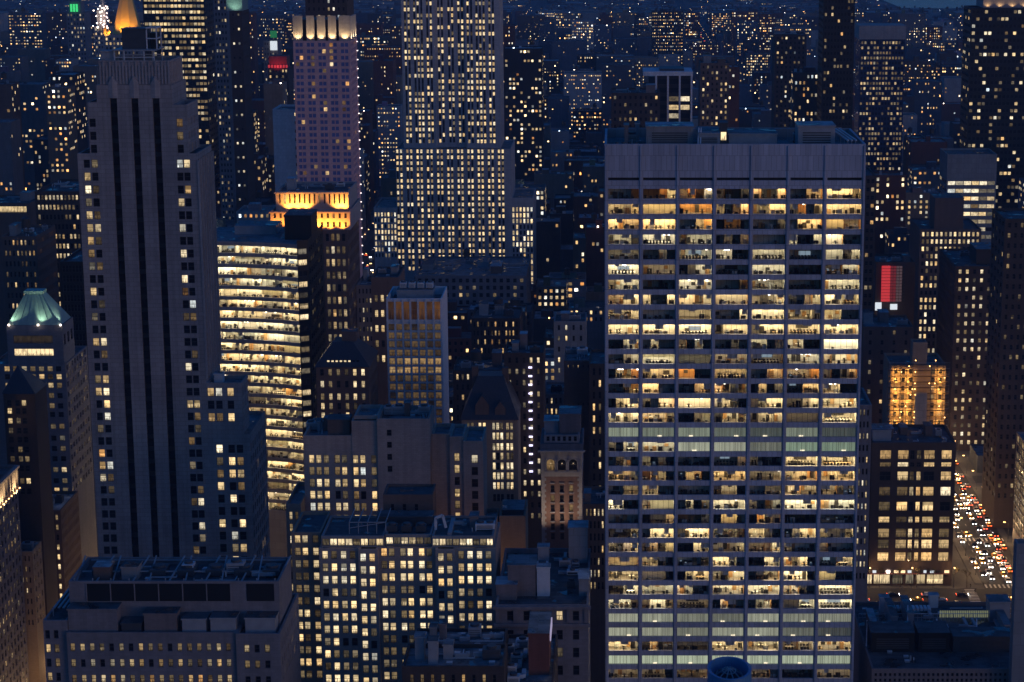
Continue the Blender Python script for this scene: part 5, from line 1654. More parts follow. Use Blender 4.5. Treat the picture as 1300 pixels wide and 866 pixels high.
# ================================================================== top left landmarks
Y = 2050.0
xg0, xg1 = Xp(131, 46, Y), Xp(178, 46, Y)
xc = Xp(158, 46, Y)
zt = Zp(44, Y)
B = Building('gold_pyramid_tower', 'distant tower with a glowing gold pyramid roof, tip cut by the frame top', 'tower', (xc, Y + 15), 'limestone', 'tar_roof')
B.block(xc - 20, xc + 14, Y, Y + 32, 0, zt, front=dict(cols=even(1, 33, 9, .5), rows=rows_down(zt - 3, 4.4, 2.4, Zp(120, Y)), lit=lit_fn(.5, (.45, .7), (.5, 1.1), 261), style='tiny'), par=0)
mb = MB()
n8 = 8
rb, zq = 14.5, zt + 55
for k in range(n8):
    t0, t1 = 2 * pi * (k + .5) / n8, 2 * pi * (k + 1.5) / n8
    mb.face([(xc + rb * cos(t0), Y + 15 + rb * sin(t0), zt + .003), (xc + rb * cos(t1), Y + 15 + rb * sin(t1), zt + .003), (xc + .8 * cos(t1), Y + 15 + .8 * sin(t1), zq), (xc + .8 * cos(t0), Y + 15 + .8 * sin(t0), zq)], 'gilded')
B.part('pyramid_roof', mb)
for t in (-1, -.2, .7):
    spot('pyramid_floodlight', (xc + t * 15, Y - 4, zt - 1), (xc + t * 4, Y + 8, zt + 24), 42000, (1, .52, .10), 75, 1)
mb = MB()
for (dx, hh) in ((-18.5, 9), (-15, 5), (13, 6)):
    mb.box(xc + dx - 1.3, xc + dx + 1.3, Y + .5, Y + 3, zt + .003, zt + hh * .6, 'gilded')
    mb.cyl(xc + dx, Y + 1.7, zt + hh * .6 + .003, zt + hh, 1.2, 'gilded', 8, r1=.05)
B.part('pinnacle', mb)
spot('pyramid_floodlight', (xc - 17, Y - 5, zt - 2), (xc - 17, Y + 1, zt + 4), 9000, (1, .50, .10), 80, 1)
B.finish()
def small(name, label, cat, *a, **k):
    return tower(name, label, cat, *a, **{**dict(style='tiny', side=None, ybot=a[2] + 200), **k})
B = small('sparkling_clock_tower', 'distant white clock tower whose lantern sparkles with pink white bulbs', 'tower', 119, 138, 34, 2150.0, 20, 'limestone_pale', n=5, pitch=4.4, h=2.2, wf=.45, lit=lit_fn(.4, (.5, .8), (.5, 1), 262), finish=False)
mb = MB(); rr = random.Random(3)
mb.box(B.x0 + 3, B.x1 - 3, 2152, 2166, B.zt + .003, B.zt + 16, 'limestone_pale')
mb.cyl((B.x0 + B.x1) / 2, 2159, B.zt + 16.003, B.zt + 30, 6, 'limestone_pale', 8, r1=.3)
B.part('lantern', mb)
M['bulb_pink'] = emit('bulb_pink', (1, .68, .60), 7, 'NONE')
mb = MB()
for i in range(34):
    a, z = rr.uniform(B.x0 - 1, B.x1), B.zt + rr.uniform(-2, 20)
    mb.box(a, a + .9, 2149.0, 2149.8, z, z + .9, rr.choice(['bulb_pink', 'bulb_white']), bottom=True)
B.part('bulb', mb)['kind'] = 'stuff'
B.finish()
B = small('banded_dark_tower', 'big dark tower with rows of yellow lit floors, top left', 'office tower', 180, 259, -20, 1500.0, 40, 'black_panel', n=16, pitch=4.15, wf=.8, h=2.0, lit=lit_fn(.68, (.45, .7), (.35, .95), 271, rows={i: .18 for i in range(22, 60)}), ybot=300, side='R', nside=6, sidelit=lit_fn(.05, seed=272))
B = small('green_tipped_tower', 'slim dark tower with a pale green lit tip', 'tower', 291, 307, 14, 1350.0, 26, 'brick_dark', n=2, pitch=9, wf=.35, h=1.4, lit=lit_fn(.6, (.7, .9), (.5, 1), 281), ybot=330, side='R', nside=9, sidelit=lit_fn(.3, (.5, .9), (.05, .2), 282, dim=.5), finish=False)
mb = MB()
mb.box(B.x0 - 2, B.x1, 1352, 1374, B.zt + .003, B.zt + 14, 'copper_green')
B.part('green_tip', mb)
spot('tip_floodlight', (B.x0 + 3, 1346, B.zt + 1), (B.x0 + 4, 1355, B.zt + 8), 1500, (.7, 1, .8), 100, .5)
B.finish()
B = small('slim_grey_tower', 'slim grey tower just left of the green-tipped one', 'tower', 270, 288, -10, 1420.0, 30, 'limestone_grey', n=4, pitch=4, wf=.5, h=1.8, lit=lit_fn(.12, (.5, .8), (.3, .8), 283), ybot=280)
B = small('white_blank_building', 'pale blank-walled building just left of the pinkish crowned tower', 'building', 346, 377, 139, 1010.0, 24, 'white_panel', n=1, pitch=4, wf=.12, h=1.5, cols=[(10.3, 11.2)], lit=lit_fn(.1, seed=284), ybot=260)
B = small('red_lit_building', 'small dark building with a red glowing top band', 'building', 340, 366, 86, 1700.0, 24, 'brick_dark', n=6, pitch=4.5, wf=.5, h=2, lit=lit_fn(.3, (.5, .7), (.4, .9), 285), ybot=200, finish=False)
mb = MB()
for i in range(7):
    a = B.x0 + (B.x1 - B.x0) * (i + .5) / 7
    mb.box(a - .7, a + .7, 1698.6, 1699.6, B.zt + .003, B.zt + 2.2, 'led_red', bottom=True)
mb.box(B.x0 + 1, B.x1 - 1, 1700.3, 1716, B.zt + .003, B.zt + 9, 'brick_red')
B.part('red_light_band', mb)
spot('red_floodlight', ((B.x0 + B.x1) / 2, 1694, B.zt), ((B.x0 + B.x1) / 2, 1700.5, B.zt + 5), 2500, (1, .05, .08), 130, 1)
B.finish()
B = small('white_lantern_building', 'distant building with a bright white lit box on its roof', 'building', 334, 352, 52, 1900.0, 24, 'brick_grey', n=5, pitch=4.5, wf=.4, h=2, lit=lit_fn(.2, (.5, .8), (.4, .9), 286), ybot=200, finish=False)
mb = MB()
mb.box(B.x1 - 6, B.x1, 1897, 1899, B.zt - 8, B.zt, 'screen_white', bottom=True)
B.part('lit_sign', mb)
mb = MB()
mb.box(B.x1 - 5.6, B.x1, 1897, 1899, B.zt + 3, B.zt + 9, 'led_green', bottom=True)
M['led_green'].node_tree.nodes['Principled BSDF'].inputs['Emission Strength'].default_value = .18
B.part('green_sign', mb)
B.finish()
B = small('green_topped_tower', 'distant grey tower with three bright green bars of light near its top', 'tower', 84, 108, 16, 2300.0, 24, 'limestone_grey', n=6, pitch=4.6, wf=.45, h=2.2, lit=lit_fn(.35, (.5, .9), (.4, 1), 287), ybot=150, finish=False)
mb = MB()
M['neon_green'] = emit('neon_green', (.06, .8, .22), 1.1, 'NONE')
for i in range(3):
    a = B.x0 + 5 + i * 3
    mb.box(a, a + 2, 2298, 2299, B.zt + 1, B.zt + 9, 'neon_green', bottom=True)
mb.box(B.x0 + 3, B.x1 - 4, 2300.5, 2316, B.zt + .003, B.zt + 12, 'limestone_grey')
B.part('green_light_bar', mb)
B.finish()
B = small('dark_crown_backdrop_tower', 'dark tower rising behind the floodlit golden crown', 'tower', 387, 440, -14, 1180.0, 30, 'brick_dark', n=8, pitch=4.2, wf=.4, h=1.8, lit=lit_fn(.2, (.5, .9), (.4, 1), 288), ybot=60)

# ================================================================== right-hand side
B = small('ribbed_lit_building', 'lit building with white ribs and a flat projecting roof behind the travertine slab', 'building', 833, 878, 96, 1150.0, 26, 'black_panel', n=3, pitch=4.6, wf=.86, h=2.6, lit=lit_fn(.9, (.5, .7), (.55, 1.0), 301, rows={0: 0, 1: 0}), ybot=180, gap=2, finish=False)
mb = MB()
mb.box(B.x0 - 7, B.x1 + .6, 1148.5, 1176, B.zt + .003, B.zt + 2.2, 'white_panel', bottom=True)
for i in range(4):
    a = B.x0 + (B.x1 - B.x0) * i / 3
    mb.box(a - .5, a + .5, 1148.9, 1149.997, 60, B.zt, 'white_panel', bottom=True)
B.part('roof_slab', mb)
mb = MB()
mb.box(B.x0 + 2, B.x1 - 4, 1153, 1172, B.zt + 2.203, B.zt + 3.4, 'dark_steel')
B.part('plant_house', mb)
B.finish()
T_ = [
 ('brown_apartment_tower', 'brown apartment tower right of the white-ribbed building', 'apartment tower', 889, 926, 80, 1250.0, 26, 'brick_brown', dict(n=6, pitch=3.3, wf=.4, h=1.6, lit=lit_fn(.2, (.4, .7), (.5, 1), 302), junk=2, ybot=190)),
 ('dark_stepped_block', 'dark stepped block left of the white-ribbed building', 'building', 776, 838, 118, 1120.0, 30, 'brick_dark', dict(n=9, pitch=3.8, wf=.4, h=1.7, lit=lit_fn(.06, (.4, .7), (.4, .9), 303), junk=3, ybot=190)),
 ('slim_brown_tower', 'slim brown tower with scattered lights, third in from the pale-topped tower', 'apartment tower', 984, 1024, 44, 1500.0, 26, 'brick_dark', dict(n=7, pitch=3.4, wf=.4, h=1.6, lit=lit_fn(.14, (.4, .8), (.4, 1), 304), junk=2, ybot=190)),
 ('pale_topped_tower', 'misty grey-blue tower with a pale blank top band', 'office tower', 1092, 1149, 50, 1650.0, 30, 'blue_glass', dict(n=14, pitch=3.9, wf=.6, h=2, lit=lit_fn(.25, (.4, .7), (.2, .6), 305, dim=.35), ybot=260)),
 ('dark_right_tower', 'tall dark tower with a grey left side, top out of frame', 'office tower', 1046, 1086, -20, 1300.0, 30, 'black_panel', dict(n=9, pitch=3.9, wf=.6, h=1.8, lit=lit_fn(.08, (.4, .7), (.4, .9), 306), ybot=200, side='L', nside=8, sidelit=lit_fn(.1, (.5, .7), (.05, .2), 307), spand=None)),
 ('corner_right_tower', 'dark residential tower filling the top right corner, glowing terrace at its top', 'apartment tower', 1233, 1330, 10, 1400.0, 30, 'black_panel', dict(n=18, pitch=4.6, wf=.72, h=2.0, lit=lit_fn(.2, (.4, .75), (.4, 1), 308, dim=.12), ybot=330, side='L', nside=5)),
 ('ribbon_window_block', 'grey block with a blank top and a few white ribbon windows', 'office building', 1203, 1266, 196, 1250.0, 30, 'concrete', dict(n=6, pitch=4.6, wf=.92, h=2.2, gap=16, lit=lit_fn(.75, (.6, .85), (.35, .9), 309, rows={0: .8}), ybot=330, side='L', nside=3, sidelit=lit_fn(0, seed=1))),
 ('brown_stepped_building', 'brown stepped building with a blank tower top and rows of warm windows', 'building', 1168, 1246, 291, 1130.0, 40, 'brick_brown', dict(n=13, pitch=4.0, wf=.5, h=2.3, lit=lit_fn(.66, (.45, .7), (.5, 1.1), 310, rows={5: .1, 6: .05}), ybot=480, side=None, huts=((.25, .72, .1, .6, 17, 'brick_brown', 'tar_roof'),))),
 ('brown_avenue_building', 'dark brown avenue building with small warm windows beside the cars', 'building', 1213, 1290, 338, 975.0, 50, 'brick_dark', dict(n=8, pitch=4.1, wf=.42, h=2.1, lit=lit_fn(.62, (.5, .75), (.5, 1.1), 311), ybot=570, side='L', nside=11, sidelit=lit_fn(.35, (.5, .8), (.2, .8), 312), huts=((.4, .75, .2, .6, 7, 'brick_dark', 'grey_roof'),), junk=2)),
 ('right_edge_tower', 'dark brown tower with pale roof edge at the right frame edge', 'building', 1276, 1345, 278, 850.0, 30, 'brick_dark', dict(n=8, pitch=4.2, wf=.45, h=2.0, lit=lit_fn(.06, (.4, .6), (.3, .7), 313), ybot=640, side='L', nside=4, sidelit=lit_fn(.05, seed=314))),
 ('blank_brown_building', 'brown building with blank piers right of the travertine slab', 'building', 1096, 1160, 415, 905.0, 26, 'brick_brown', dict(n=4, pitch=4.4, wf=.25, h=2.0, lit=lit_fn(.02, seed=315), ybot=560, side=None, junk=3, roof='grey_roof')),
 ('grey_sliver_building', 'narrow grey building squeezed beside the travertine slab with paired lit windows', 'building', 1060, 1107, 514, 660.0, 24, 'limestone_grey', dict(n=9, pitch=3.9, wf=.5, h=2.0, lit=lit_fn(.5, (.55, .8), (.4, 1.0), 316), ybot=740, side=None)),
 ('glass_sliver_tower', 'dim glass tower just right of the travertine slab with few lit panes', 'office building', 1040, 1113, 223, 940.0, 30, 'brick_dark', dict(n=12, pitch=3.7, wf=.7, h=1.9, lit=lit_fn(.12, (.3, .6), (.3, .9), 317, dim=.1), ybot=420, side=None)),
]
for (nm, lb, ct, p0, p1, yt, Yd, dp, wl, kw) in T_:
    kw = {**dict(style='tiny' if Yd > 1000 else 'sash', side=None), **kw}
    if nm in ('corner_right_tower', 'pale_topped_tower'):
        B = tower(nm, lb, ct, p0, p1, yt, Yd, dp, wl, finish=False, **kw)
        mb = MB()
        if nm == 'pale_topped_tower':
            mb.box(B.x0 - 1, B.x1 + .5, Yd - .8, Yd + dp, B.zt + .003, B.zt + 10.5, 'limestone_pale', bottom=True)
            B.part('top_band', mb)
        else:
            mb.box(B.x0 + 8, B.x1, Yd + 2, Yd + dp - 1, B.zt + .003, B.zt + 10, 'limestone_pale')
            B.part('terrace_wall', mb)
            for k in range(4):
                spot('terrace_floodlight', (B.x0 + 11 + 8 * k, Yd + .4, B.zt + .3), (B.x0 + 11 + 8 * k, Yd + 2, B.zt + 5), 550, (1, .62, .25), 130, .3)
        B.finish()
    else:
        tower(nm, lb, ct, p0, p1, yt, Yd, dp, wl, **kw)

# building with the red LED wall
B = tower('led_wall_building', 'dark building carrying a tall red LED wall with white signs below', 'building', 1112, 1162, 333, 1010.0, 24, 'brick_dark', n=0, ybot=420, junk=3, finish=False)
mb = MB()
a, b, c = Xp(1119, 360, 1009), Xp(1130, 360, 1009), Xp(1149, 360, 1009)
z0_, z1_ = Zp(383, 1009), Zp(337, 1009)
for i in range(12):
    z = z0_ + (z1_ - z0_) * i / 12
    mb.box(a, b, 1009.0, 1009.4, z, z + (z1_ - z0_) / 12 - .25, 'led_red', bottom=True)
    for k in range(5):
        xx = b + (c - b) * k / 5
        lm_ = ['led_mid', 'led_mid', 'led_dim', 'led_dim', 'spandrel'][k]
        mb.box(xx + .1, xx + (c - b) / 5 - .1, 1009.0, 1009.4, z, z + (z1_ - z0_) / 12 - .35, lm_, bottom=True)
B.part('led_wall', mb)
mb = MB()
mb.box(Xp(1111, 388, 1008), Xp(1119, 388, 1008), 1007.6, 1008, Zp(394, 1008), Zp(384, 1008), 'screen_white', bottom=True)
B.part('white_sign', mb)
mb = MB()
mb.box(Xp(1130, 388, 1008), Xp(1139, 388, 1008), 1007.6, 1008, Zp(393, 1008), Zp(386, 1008), 'screen_white', bottom=True)
B.part('white_sign', mb)
B.finish()

# building wrapped in lit scaffolding
Y = 850.0
x0, x1 = Xp(1131, 466, Y), Xp(1201, 466, Y)
zt = Zp(464, Y)
B = Building('scaffolded_building', 'building wrapped in orange work-lit scaffolding with one blank lift shaft', 'building', ((x0 + x1) / 2, Y + 12), 'brick_tan', 'tar_roof')
B.block(x0, x1, Y, Y + 24, 0, zt, front=dict(cols=[c for c in even(.6, x1 - x0 - .6, 7, .45) if not (x1 - x0) * .42 < (c[0] + c[1]) / 2 < (x1 - x0) * .66], rows=rows_down(zt - 1.5, 3.6, 2.0, Zp(560, Y)), lit=lit_fn(.2, (.25, .45), (.3, .8), 321)))
mb = MB()
sa, sb = x0 + (x1 - x0) * .44, x0 + (x1 - x0) * .66
mb.box(sa, sb, Y - 2.2, Y - .01, 40, Zp(498, Y), 'concrete', bottom=True)
B.part('lift_shaft', mb)
mb = MB()
zs_ = []
z = Zp(556, Y)
while z < zt + 1.5:
    zs_.append(z); z += 2.4
for z in zs_:
    for (p, q_) in ((x0 - 1.2, sa - .1), (sb + .1, x1 + 1.2)) if z < Zp(498, Y) else ((x0 - 1.2, x1 + 1.2),):
        mb.box(p, q_, Y - 2.4, Y - 1.1, z, z + .1, 'timber', bottom=True)
        mb.bar((p, Y - 2.4, z + 1.1), (q_, Y - 2.4, z + 1.1), .05, 'steel')
k = 10
for i in range(k + 1):
    xx = x0 - 1.2 + (x1 - x0 + 2.4) * i / k
    if sa - .2 < xx < sb + .2: continue
    mb.bar((xx, Y - 2.4, Zp(556, Y)), (xx, Y - 2.4, zt + 1.6), .07, 'dark_steel')
    mb.bar((xx, Y - 1.1, Zp(556, Y)), (xx, Y - 1.1, zt + 1.6), .07, 'dark_steel')
B.part('scaffolding', mb)
mb = MB(); rr = random.Random(8)
for i in range(26):
    xx = rr.choice([rr.uniform(x0, sa), rr.uniform(sb, x1), sa - .2, sa - .2]); z = rr.choice(zs_) + 1.9
    mb.box(xx - .16, xx + .16, Y - 2.6, Y - 2.3, z, z + .32, 'sodium', bottom=True)
B.part('work_lamp', mb)['kind'] = 'stuff'
for i in range(7):
    for (xx) in (x0 + 2 + .1 * i, x0 + 7, x1 - 2.5):
        point('work_light', (xx, Y - 1.75, Zp(470 + 13 * i, Y)), 900, (1, .50, .10), .4)
B.block(x0 + 9, x0 + 15, Y + 2, Y + 9, zt - .996, Zp(436, Y), wall='brick_tan', par=.5)
B.finish()

# dark stone building facing the avenue with big warm windows
Y = 775.0
x0, x1 = Xp(1107, 562, Y), Xp(1214, 562, Y)
zt = Zp(562, Y)
B = Building('corner_building', 'dark stone corner building with big warm windows and lit shops at street level', 'building', ((x0 + x1) / 2, Y + 14), 'brick_dark', 'tar_roof')
def wc(a, b):
    return (Xp(a, 650, Y) - x0, Xp(b, 650, Y) - x0)
colV = [wc(1115.5, 1129.5), wc(1138, 1151.5), wc(1153.5, 1159), wc(1162, 1167.5), wc(1171, 1184.5), wc(1193, 1206)]
rV = [(Zp(y, Y) - 1.75, Zp(y, Y) + 1.75) for y in (577.5, 604.5, 624, 643, 677, 691, 707)] + [(Zp(590, Y) - .9, Zp(590, Y) + .9), (Zp(660, Y) - 1.2, Zp(660, Y) + 1.2)]
B.style = 'twin'
B.block(x0, x1, Y, Y + 28, 6.5, zt, front=dict(cols=colV, rows=rV, lit=lit_fn(.78, (.35, .6), (.45, 1.15), 331, rows={0: .6})), par=1)
zs0 = 6.5
B.block(x0 - 2, x1, Y, Y + 28, 0, zs0 - .003, front=dict(cols=[wc(1108, 1116), wc(1118, 1139), wc(1142, 1155), wc(1159, 1169), wc(1172, 1184), wc(1186, 1207)], rows=[(.7, 4.7)], lit=lit_fn(.9, (.5, .75), (.8, 1.3), 332), style='band'), par=0)
for i in range(11):
    mb = MB()
    a = x0 + 2 + (x1 - x0 - 4) * i / 10
    mb.box(a - rr.uniform(.4, 1.1), a + rr.uniform(.4, 1.1), Y - .5, Y - .05, 5.3, 6.2, rr.choice(['shop_glow', 'screen_white', 'bulb_white', 'spandrel']), bottom=True)
    B.part('shop_sign', mb)
mb = MB()
mb.box(x0 - 1, x1 - 1, Y - 1.6, Y - .05, 5.02, 5.2, 'brick_red', bottom=True)
B.part('awning', mb)
B.clutter(x0 + 2, x1 - 2, Y + 3, Y + 24, zt - 1, 6, 333)
B.hut(x0 + 1, x0 + 8, Y + 6, Y + 16, zt - 1, zt + 3, 'steel', 'grey_roof')
B.finish()
# glass building on the avenue's far side
XV = 161.0
B = Building('avenue_glass_building', 'low glass-fronted building with slanting lit floors at the right edge over the traffic', 'building', (XV + 12, 770), 'frame_pale', 'grey_roof')
B.style = 'band'
B.block(XV, XV + 24, 690.0, 830.0, 0, 46.5, left=dict(cols=even(.5, 139.5, 28, .92), rows=rows_down(45.6, 3.6, 3.0, 3), lit=lit_fn(.6, (.45, .65), (.12, .5), 341, dim=.4)), par=.8, roof='grey_roof')
B.finish()

# dark machinery roof, lower right
Zf = 67.0
yq = lambda yy, z=Zf: (HC - z) / tan(PITCH + atan((yy - CY) / F))
x0, x1 = Xp(1090, 800, 540), Xp(1290, 800, 540)
B = Building('machinery_roof_building', 'low dark foreground building whose roof carries louvred machinery and pale fans, bottom right', 'building', ((x0 + x1) / 2, 535), 'brick_grey', 'tar_roof')
ya, yb = yq(849), yq(764)
B.block(x0, x1, ya, yb, 0, Zf, front=dict(cols=even(.4, x1 - x0 - .4, 34, .5), rows=rows_down(Zf - 1.2, 1.5, .8, Zp(880, ya)), lit=None, style='tiny'), par=1.0)
B.cap = 0
zr = Zf - 1
def rb(p0, p1, yfront, h_, d_, m_, r_='tar_roof', nm='plant_house', lv=False):
    yw = yq(yfront, zr)
    return B.hut(Xp(p0, yfront, yw), Xp(p1, yfront, yw), yw, yw + d_, zr, zr + h_, m_, r_, nm, lv)
rb(1106, 1160, 828, 5.0, 9, 'black_panel', lv=True); rb(1166, 1205, 828, 5.0, 9, 'black_panel', lv=True); rb(1210, 1286, 828, 4.0, 7, 'dark_steel', lv=True)
rb(1256, 1282, 790, 5.5, 6, 'steel', 'grey_roof'); rb(1117, 1128, 778, 4.2, 2.5, 'white_metal', 'pale_roof', 'fan_house'); rb(1180, 1191, 772, 3.4, 2.5, 'white_metal', 'pale_roof', 'fan_house')
for i in range(10):
    yw = yq(777, zr); a = Xp(1135 + 4.9 * i, 777, yw)
    mb = MB()
    mb.box(a - .38, a + .38, yw - 1.5, yw + 1.5, zr + .8, zr + 1.5, 'white_metal', bottom=True)
    mb.bar((a, yw, zr), (a, yw, zr + .8), .1, 'steel')
    B.part('fin_cooler', mb)
mb = MB()
yw = yq(789, zr)
a, b = Xp(1090, 789, yw), Xp(1290, 789, yw)
for i in range(41):
    xx = a + (b - a) * i / 40
    mb.bar((xx, yw, zr), (xx, yw, zr + 2.2), .05, 'steel')
mb.bar((a, yw, zr + 2.2), (b, yw, zr + 2.2), .07, 'white_metal'); mb.bar((a, yw, zr + 1.1), (b, yw, zr + 1.1), .05, 'steel')
B.part('railing', mb)
mb = MB()
for i in range(30):
    xx = Xp(1195, 789, yw) + (Xp(1262, 789, yw) - Xp(1195, 789, yw)) * i / 29
    mb.box(xx - .14, xx + .14, yw + 2, yw + 2.3, zr + .3, zr + 2.3, 'dim_glow', bottom=True)
B.part('lit_screen', mb)
for (p, y_) in ((1187, 818), (1238, 818), (1150, 800), (1098, 820)):
    yw = yq(y_, zr)
    B.duct([(Xp(p, y_, yw), yw - 3, zr + .8), (Xp(p + 5, y_, yw), yw + 5, zr + 5.2)], .16, 'white_metal')
B.clutter(x0 + 2, x1 - 2, yq(845, zr), yq(772, zr), zr, 14, 351)
B.finish()
B = tower('concrete_edge_building', 'plain concrete building sliver at the lower right frame edge', 'building', 1291, 1345, 690, 505.0, 4, 'concrete', n=0, side=None)

# round drum on a roof at the bottom edge
Y = 300.0
xc, zc = Xp(926, 848, Y), Zp(848, Y)
Bd = Building('rooftop_drum', 'round blue rimmed drum with lattice inside, at the bottom edge before the travertine slab', 'rooftop tank', (xc, Y), 'steel', 'dark_steel')
mb = MB()
k = 40
rx, ry = 3.3, 4.9
def ring(r0x, r0y, z0_, r1x, r1y, z1_, m, flip=False):
    for i in range(k):
        a, b = 2 * pi * i / k, 2 * pi * (i + 1) / k
        f = [(xc + r0x * cos(a), Y + r0y * sin(a), z0_), (xc + r0x * cos(b), Y + r0y * sin(b), z0_), (xc + r1x * cos(b), Y + r1y * sin(b), z1_), (xc + r1x * cos(a), Y + r1y * sin(a), z1_)]
        mb.face(f[::-1] if flip else f, m)
M['blue_steel'] = plain('blue_steel', (.10, .26, .45), rough=.45, var=.2)
ring(rx, ry, zc - 14, rx, ry, zc, 'blue_steel')
ring(rx, ry, zc, rx - .45, ry - .45, zc, 'blue_steel')
ring(rx - .45, ry - .45, zc - 2.4, rx - .45, ry - .45, zc, 'blue_steel', True)
Bd.part('drum_shell', mb)
mb = MB()
mb.face([(xc + (rx - .45) * cos(2 * pi * i / k), Y + (ry - .45) * sin(2 * pi * i / k), zc - 2.4) for i in range(k)], 'dark_steel')
Bd.part('drum_floor', mb)
mb = MB()
for i in range(10):
    a = 2 * pi * i / 10
    p = [(xc + (rx - .5) * cos(a) * t, Y + .6 + (ry - .6) * sin(a) * t, zc - 2.3 + 1.9 * (1 - t * t)) for t in (1, .75, .5, .25, 0)]
    for s_, e_ in zip(p, p[1:]):
        mb.bar(s_, e_, .07, 'steel')
for t in (.35, .7):
    for i in range(20):
        a, b = 2 * pi * i / 20, 2 * pi * (i + 1) / 20
        zz = zc - 2.3 + 1.9 * (1 - t * t)
        mb.bar((xc + (rx - .5) * cos(a) * t, Y + .6 + (ry - .6) * sin(a) * t, zz), (xc + (rx - .5) * cos(b) * t, Y + .6 + (ry - .6) * sin(b) * t, zz), .06, 'steel')
Bd.part('lattice_dome', mb)
# ------------------------------------------------------------------ mid-distance buildings in the gaps
MID = [
 ('flat_roof_block', 'long low block with wide blue-grey flat roof at the foot of the stepped skyscraper', 'building', 527, 668, 350, 1130.0, 62, 'limestone_grey', dict(n=16, pitch=4, wf=.5, h=2.2, lit=lit_fn(.1, (.5, .7), (.4, 1), 401), ybot=420, junk=6, roof='grey_roof', tanks=1)),
 ('amber_row_building', 'dark building with two rows of amber windows right of the white gridded slab', 'building', 598, 660, 404, 925.0, 26, 'brick_dark', dict(n=13, pitch=4.0, wf=.5, h=2.4, lit=lit_fn(.75, (.25, .5), (.5, 1.0), 402, rows={0: .3, 3: .2, 4: .4}), ybot=450, junk=3, tanks=1)),
 ('pale_cube_building', 'pale grey block with two bright square windows left of the travertine slab', 'building', 703, 744, 408, 870.0, 20, 'concrete', dict(n=4, pitch=4.6, wf=.3, h=2.2, lit=lit_fn(.3, (.6, .8), (.6, 1.2), 403), ybot=480, junk=2)),
 ('blank_brick_building', 'brown brick building with a blank front left of the travertine slab', 'building', 716, 752, 458, 745.0, 22, 'brick_brown', dict(n=5, pitch=14, wf=.2, h=1.0, lit=lit_fn(.5, (.4, .6), (.5, .9), 404), ybot=530, junk=2, roof='grey_roof')),
 ('narrow_dark_building', 'narrow dark building with warm windows in one column against the travertine slab', 'building', 748, 775, 462, 735.0, 24, 'brick_dark', dict(n=3, pitch=4.3, wf=.42, h=2.6, lit=lit_fn(.35, (.35, .6), (.4, 1.2), 405), ybot=680)),
 ('brown_tall_block', 'brown block with one row of yellow windows just left of the white gridded slab', 'building', 471, 506, 352, 812.0, 24, 'brick_brown', dict(n=4, pitch=6.0, wf=.55, h=2.8, gap=7, lit=lit_fn(.45, (.5, .65), (.4, .9), 406), ybot=470, junk=2)),
 ('grey_annex_building', 'low grey building below the blank brown front, with a blue flat roof', 'building', 690, 722, 500, 760.0, 20, 'limestone_grey', dict(n=5, pitch=4.0, wf=.45, h=2.2, lit=lit_fn(.4, (.4, .7), (.4, 1), 407), ybot=560, junk=3, roof='grey_roof')),
 ('terrace_building', 'dark building with a water tank between the gabled roof and the lamp string', 'building', 575, 640, 470, 790.0, 24, 'brick_dark', dict(n=9, pitch=4.0, wf=.45, h=2.2, lit=lit_fn(.22, (.5, .75), (.5, 1.2), 408), ybot=560, junk=3, tanks=1)),
 ('street_edge_building', 'low brick building with bright windows at the foot of the ornate tower', 'building', 735, 770, 640, 640.0, 20, 'brick_brown', dict(n=6, pitch=4.0, wf=.5, h=2.4, lit=lit_fn(.35, (.45, .7), (.5, 1.1), 409), ybot=760, junk=2)),
 ('dark_midblock_building', 'dark building with sparse warm windows right of the pinkish crowned tower', 'building', 452, 474, 362, 905.0, 26, 'brick_grey', dict(n=4, pitch=4.2, wf=.45, h=2.2, lit=lit_fn(.3, (.5, .75), (.5, 1), 410), ybot=470, junk=2, roof='grey_roof')),
]
for (nm, lb, ct, p0, p1, yt, Yd, dp, wl, kw) in MID:
    tower(nm, lb, ct, p0, p1, yt, Yd, dp, wl, **{**dict(side='R' if p1 < CX else None), **kw})

# ------------------------------------------------------------------ ground, streets
def sheet(name, x0, x1, y0, y1, z, mat, kind='structure'):
    mb = MB(); mb.face([(x0, y0, z), (x1, y0, z), (x1, y1, z), (x0, y1, z)], mat)
    o = mb.build(name); o['kind'] = kind
    return o
sheet('ground', -9000, 9000, -200, 30000, -0.05, 'pavement')
AVE = [(-345, -325), (-490, -462), (-190, -162), (137, 161), (425, 449), (700, 724)]
STREETS = [761] + [765 + 80 * k for k in range(1, 62)]
mb = MB()
for (a, b) in AVE:
    mb.face([(a + 3, 200, 0.0), (b - 3, 200, 0.0), (b - 3, 5300, 0.0), (a + 3, 5300, 0.0)], 'asphalt')
mb.build('avenue_road')['kind'] = 'structure'
mb = MB()
xs_ = [-2100] + [v for ab in sorted(AVE) for v in (ab[0] + 3, ab[1] - 3)] + [1200]
for s in STREETS:
    hw_ = 10 if s == 761 else 6
    for i in range(0, len(xs_), 2):
        mb.face([(xs_[i], s - hw_, .004), (xs_[i + 1], s - hw_, .004), (xs_[i + 1], s + hw_, .004), (xs_[i], s + hw_, .004)], 'asphalt')
mb.build('side_street_road')['kind'] = 'structure'
mb = MB()
for lane in range(1, 6):
    x = 140 + 18 * lane / 6
    y = 790.0
    while y < 980:
        mb.box(x - .08, x + .08, y, y + 3, .005, .009, 'road_paint'); y += 9
for (y0_, y1_) in ((772.5, 776.5), (745.5, 749.5), (832, 836)):
    for i in range(11):
        x = 140.6 + 1.7 * i
        mb.box(x, x + .7, y0_, y1_, .005, .009, 'road_paint')
for i in range(12):
    mb.box(132, 136, 751.4 + 1.7 * i, 752.1 + 1.7 * i, .009, .013, 'road_paint')
mb.build('road_marking')['kind'] = 'structure'
mb = MB()
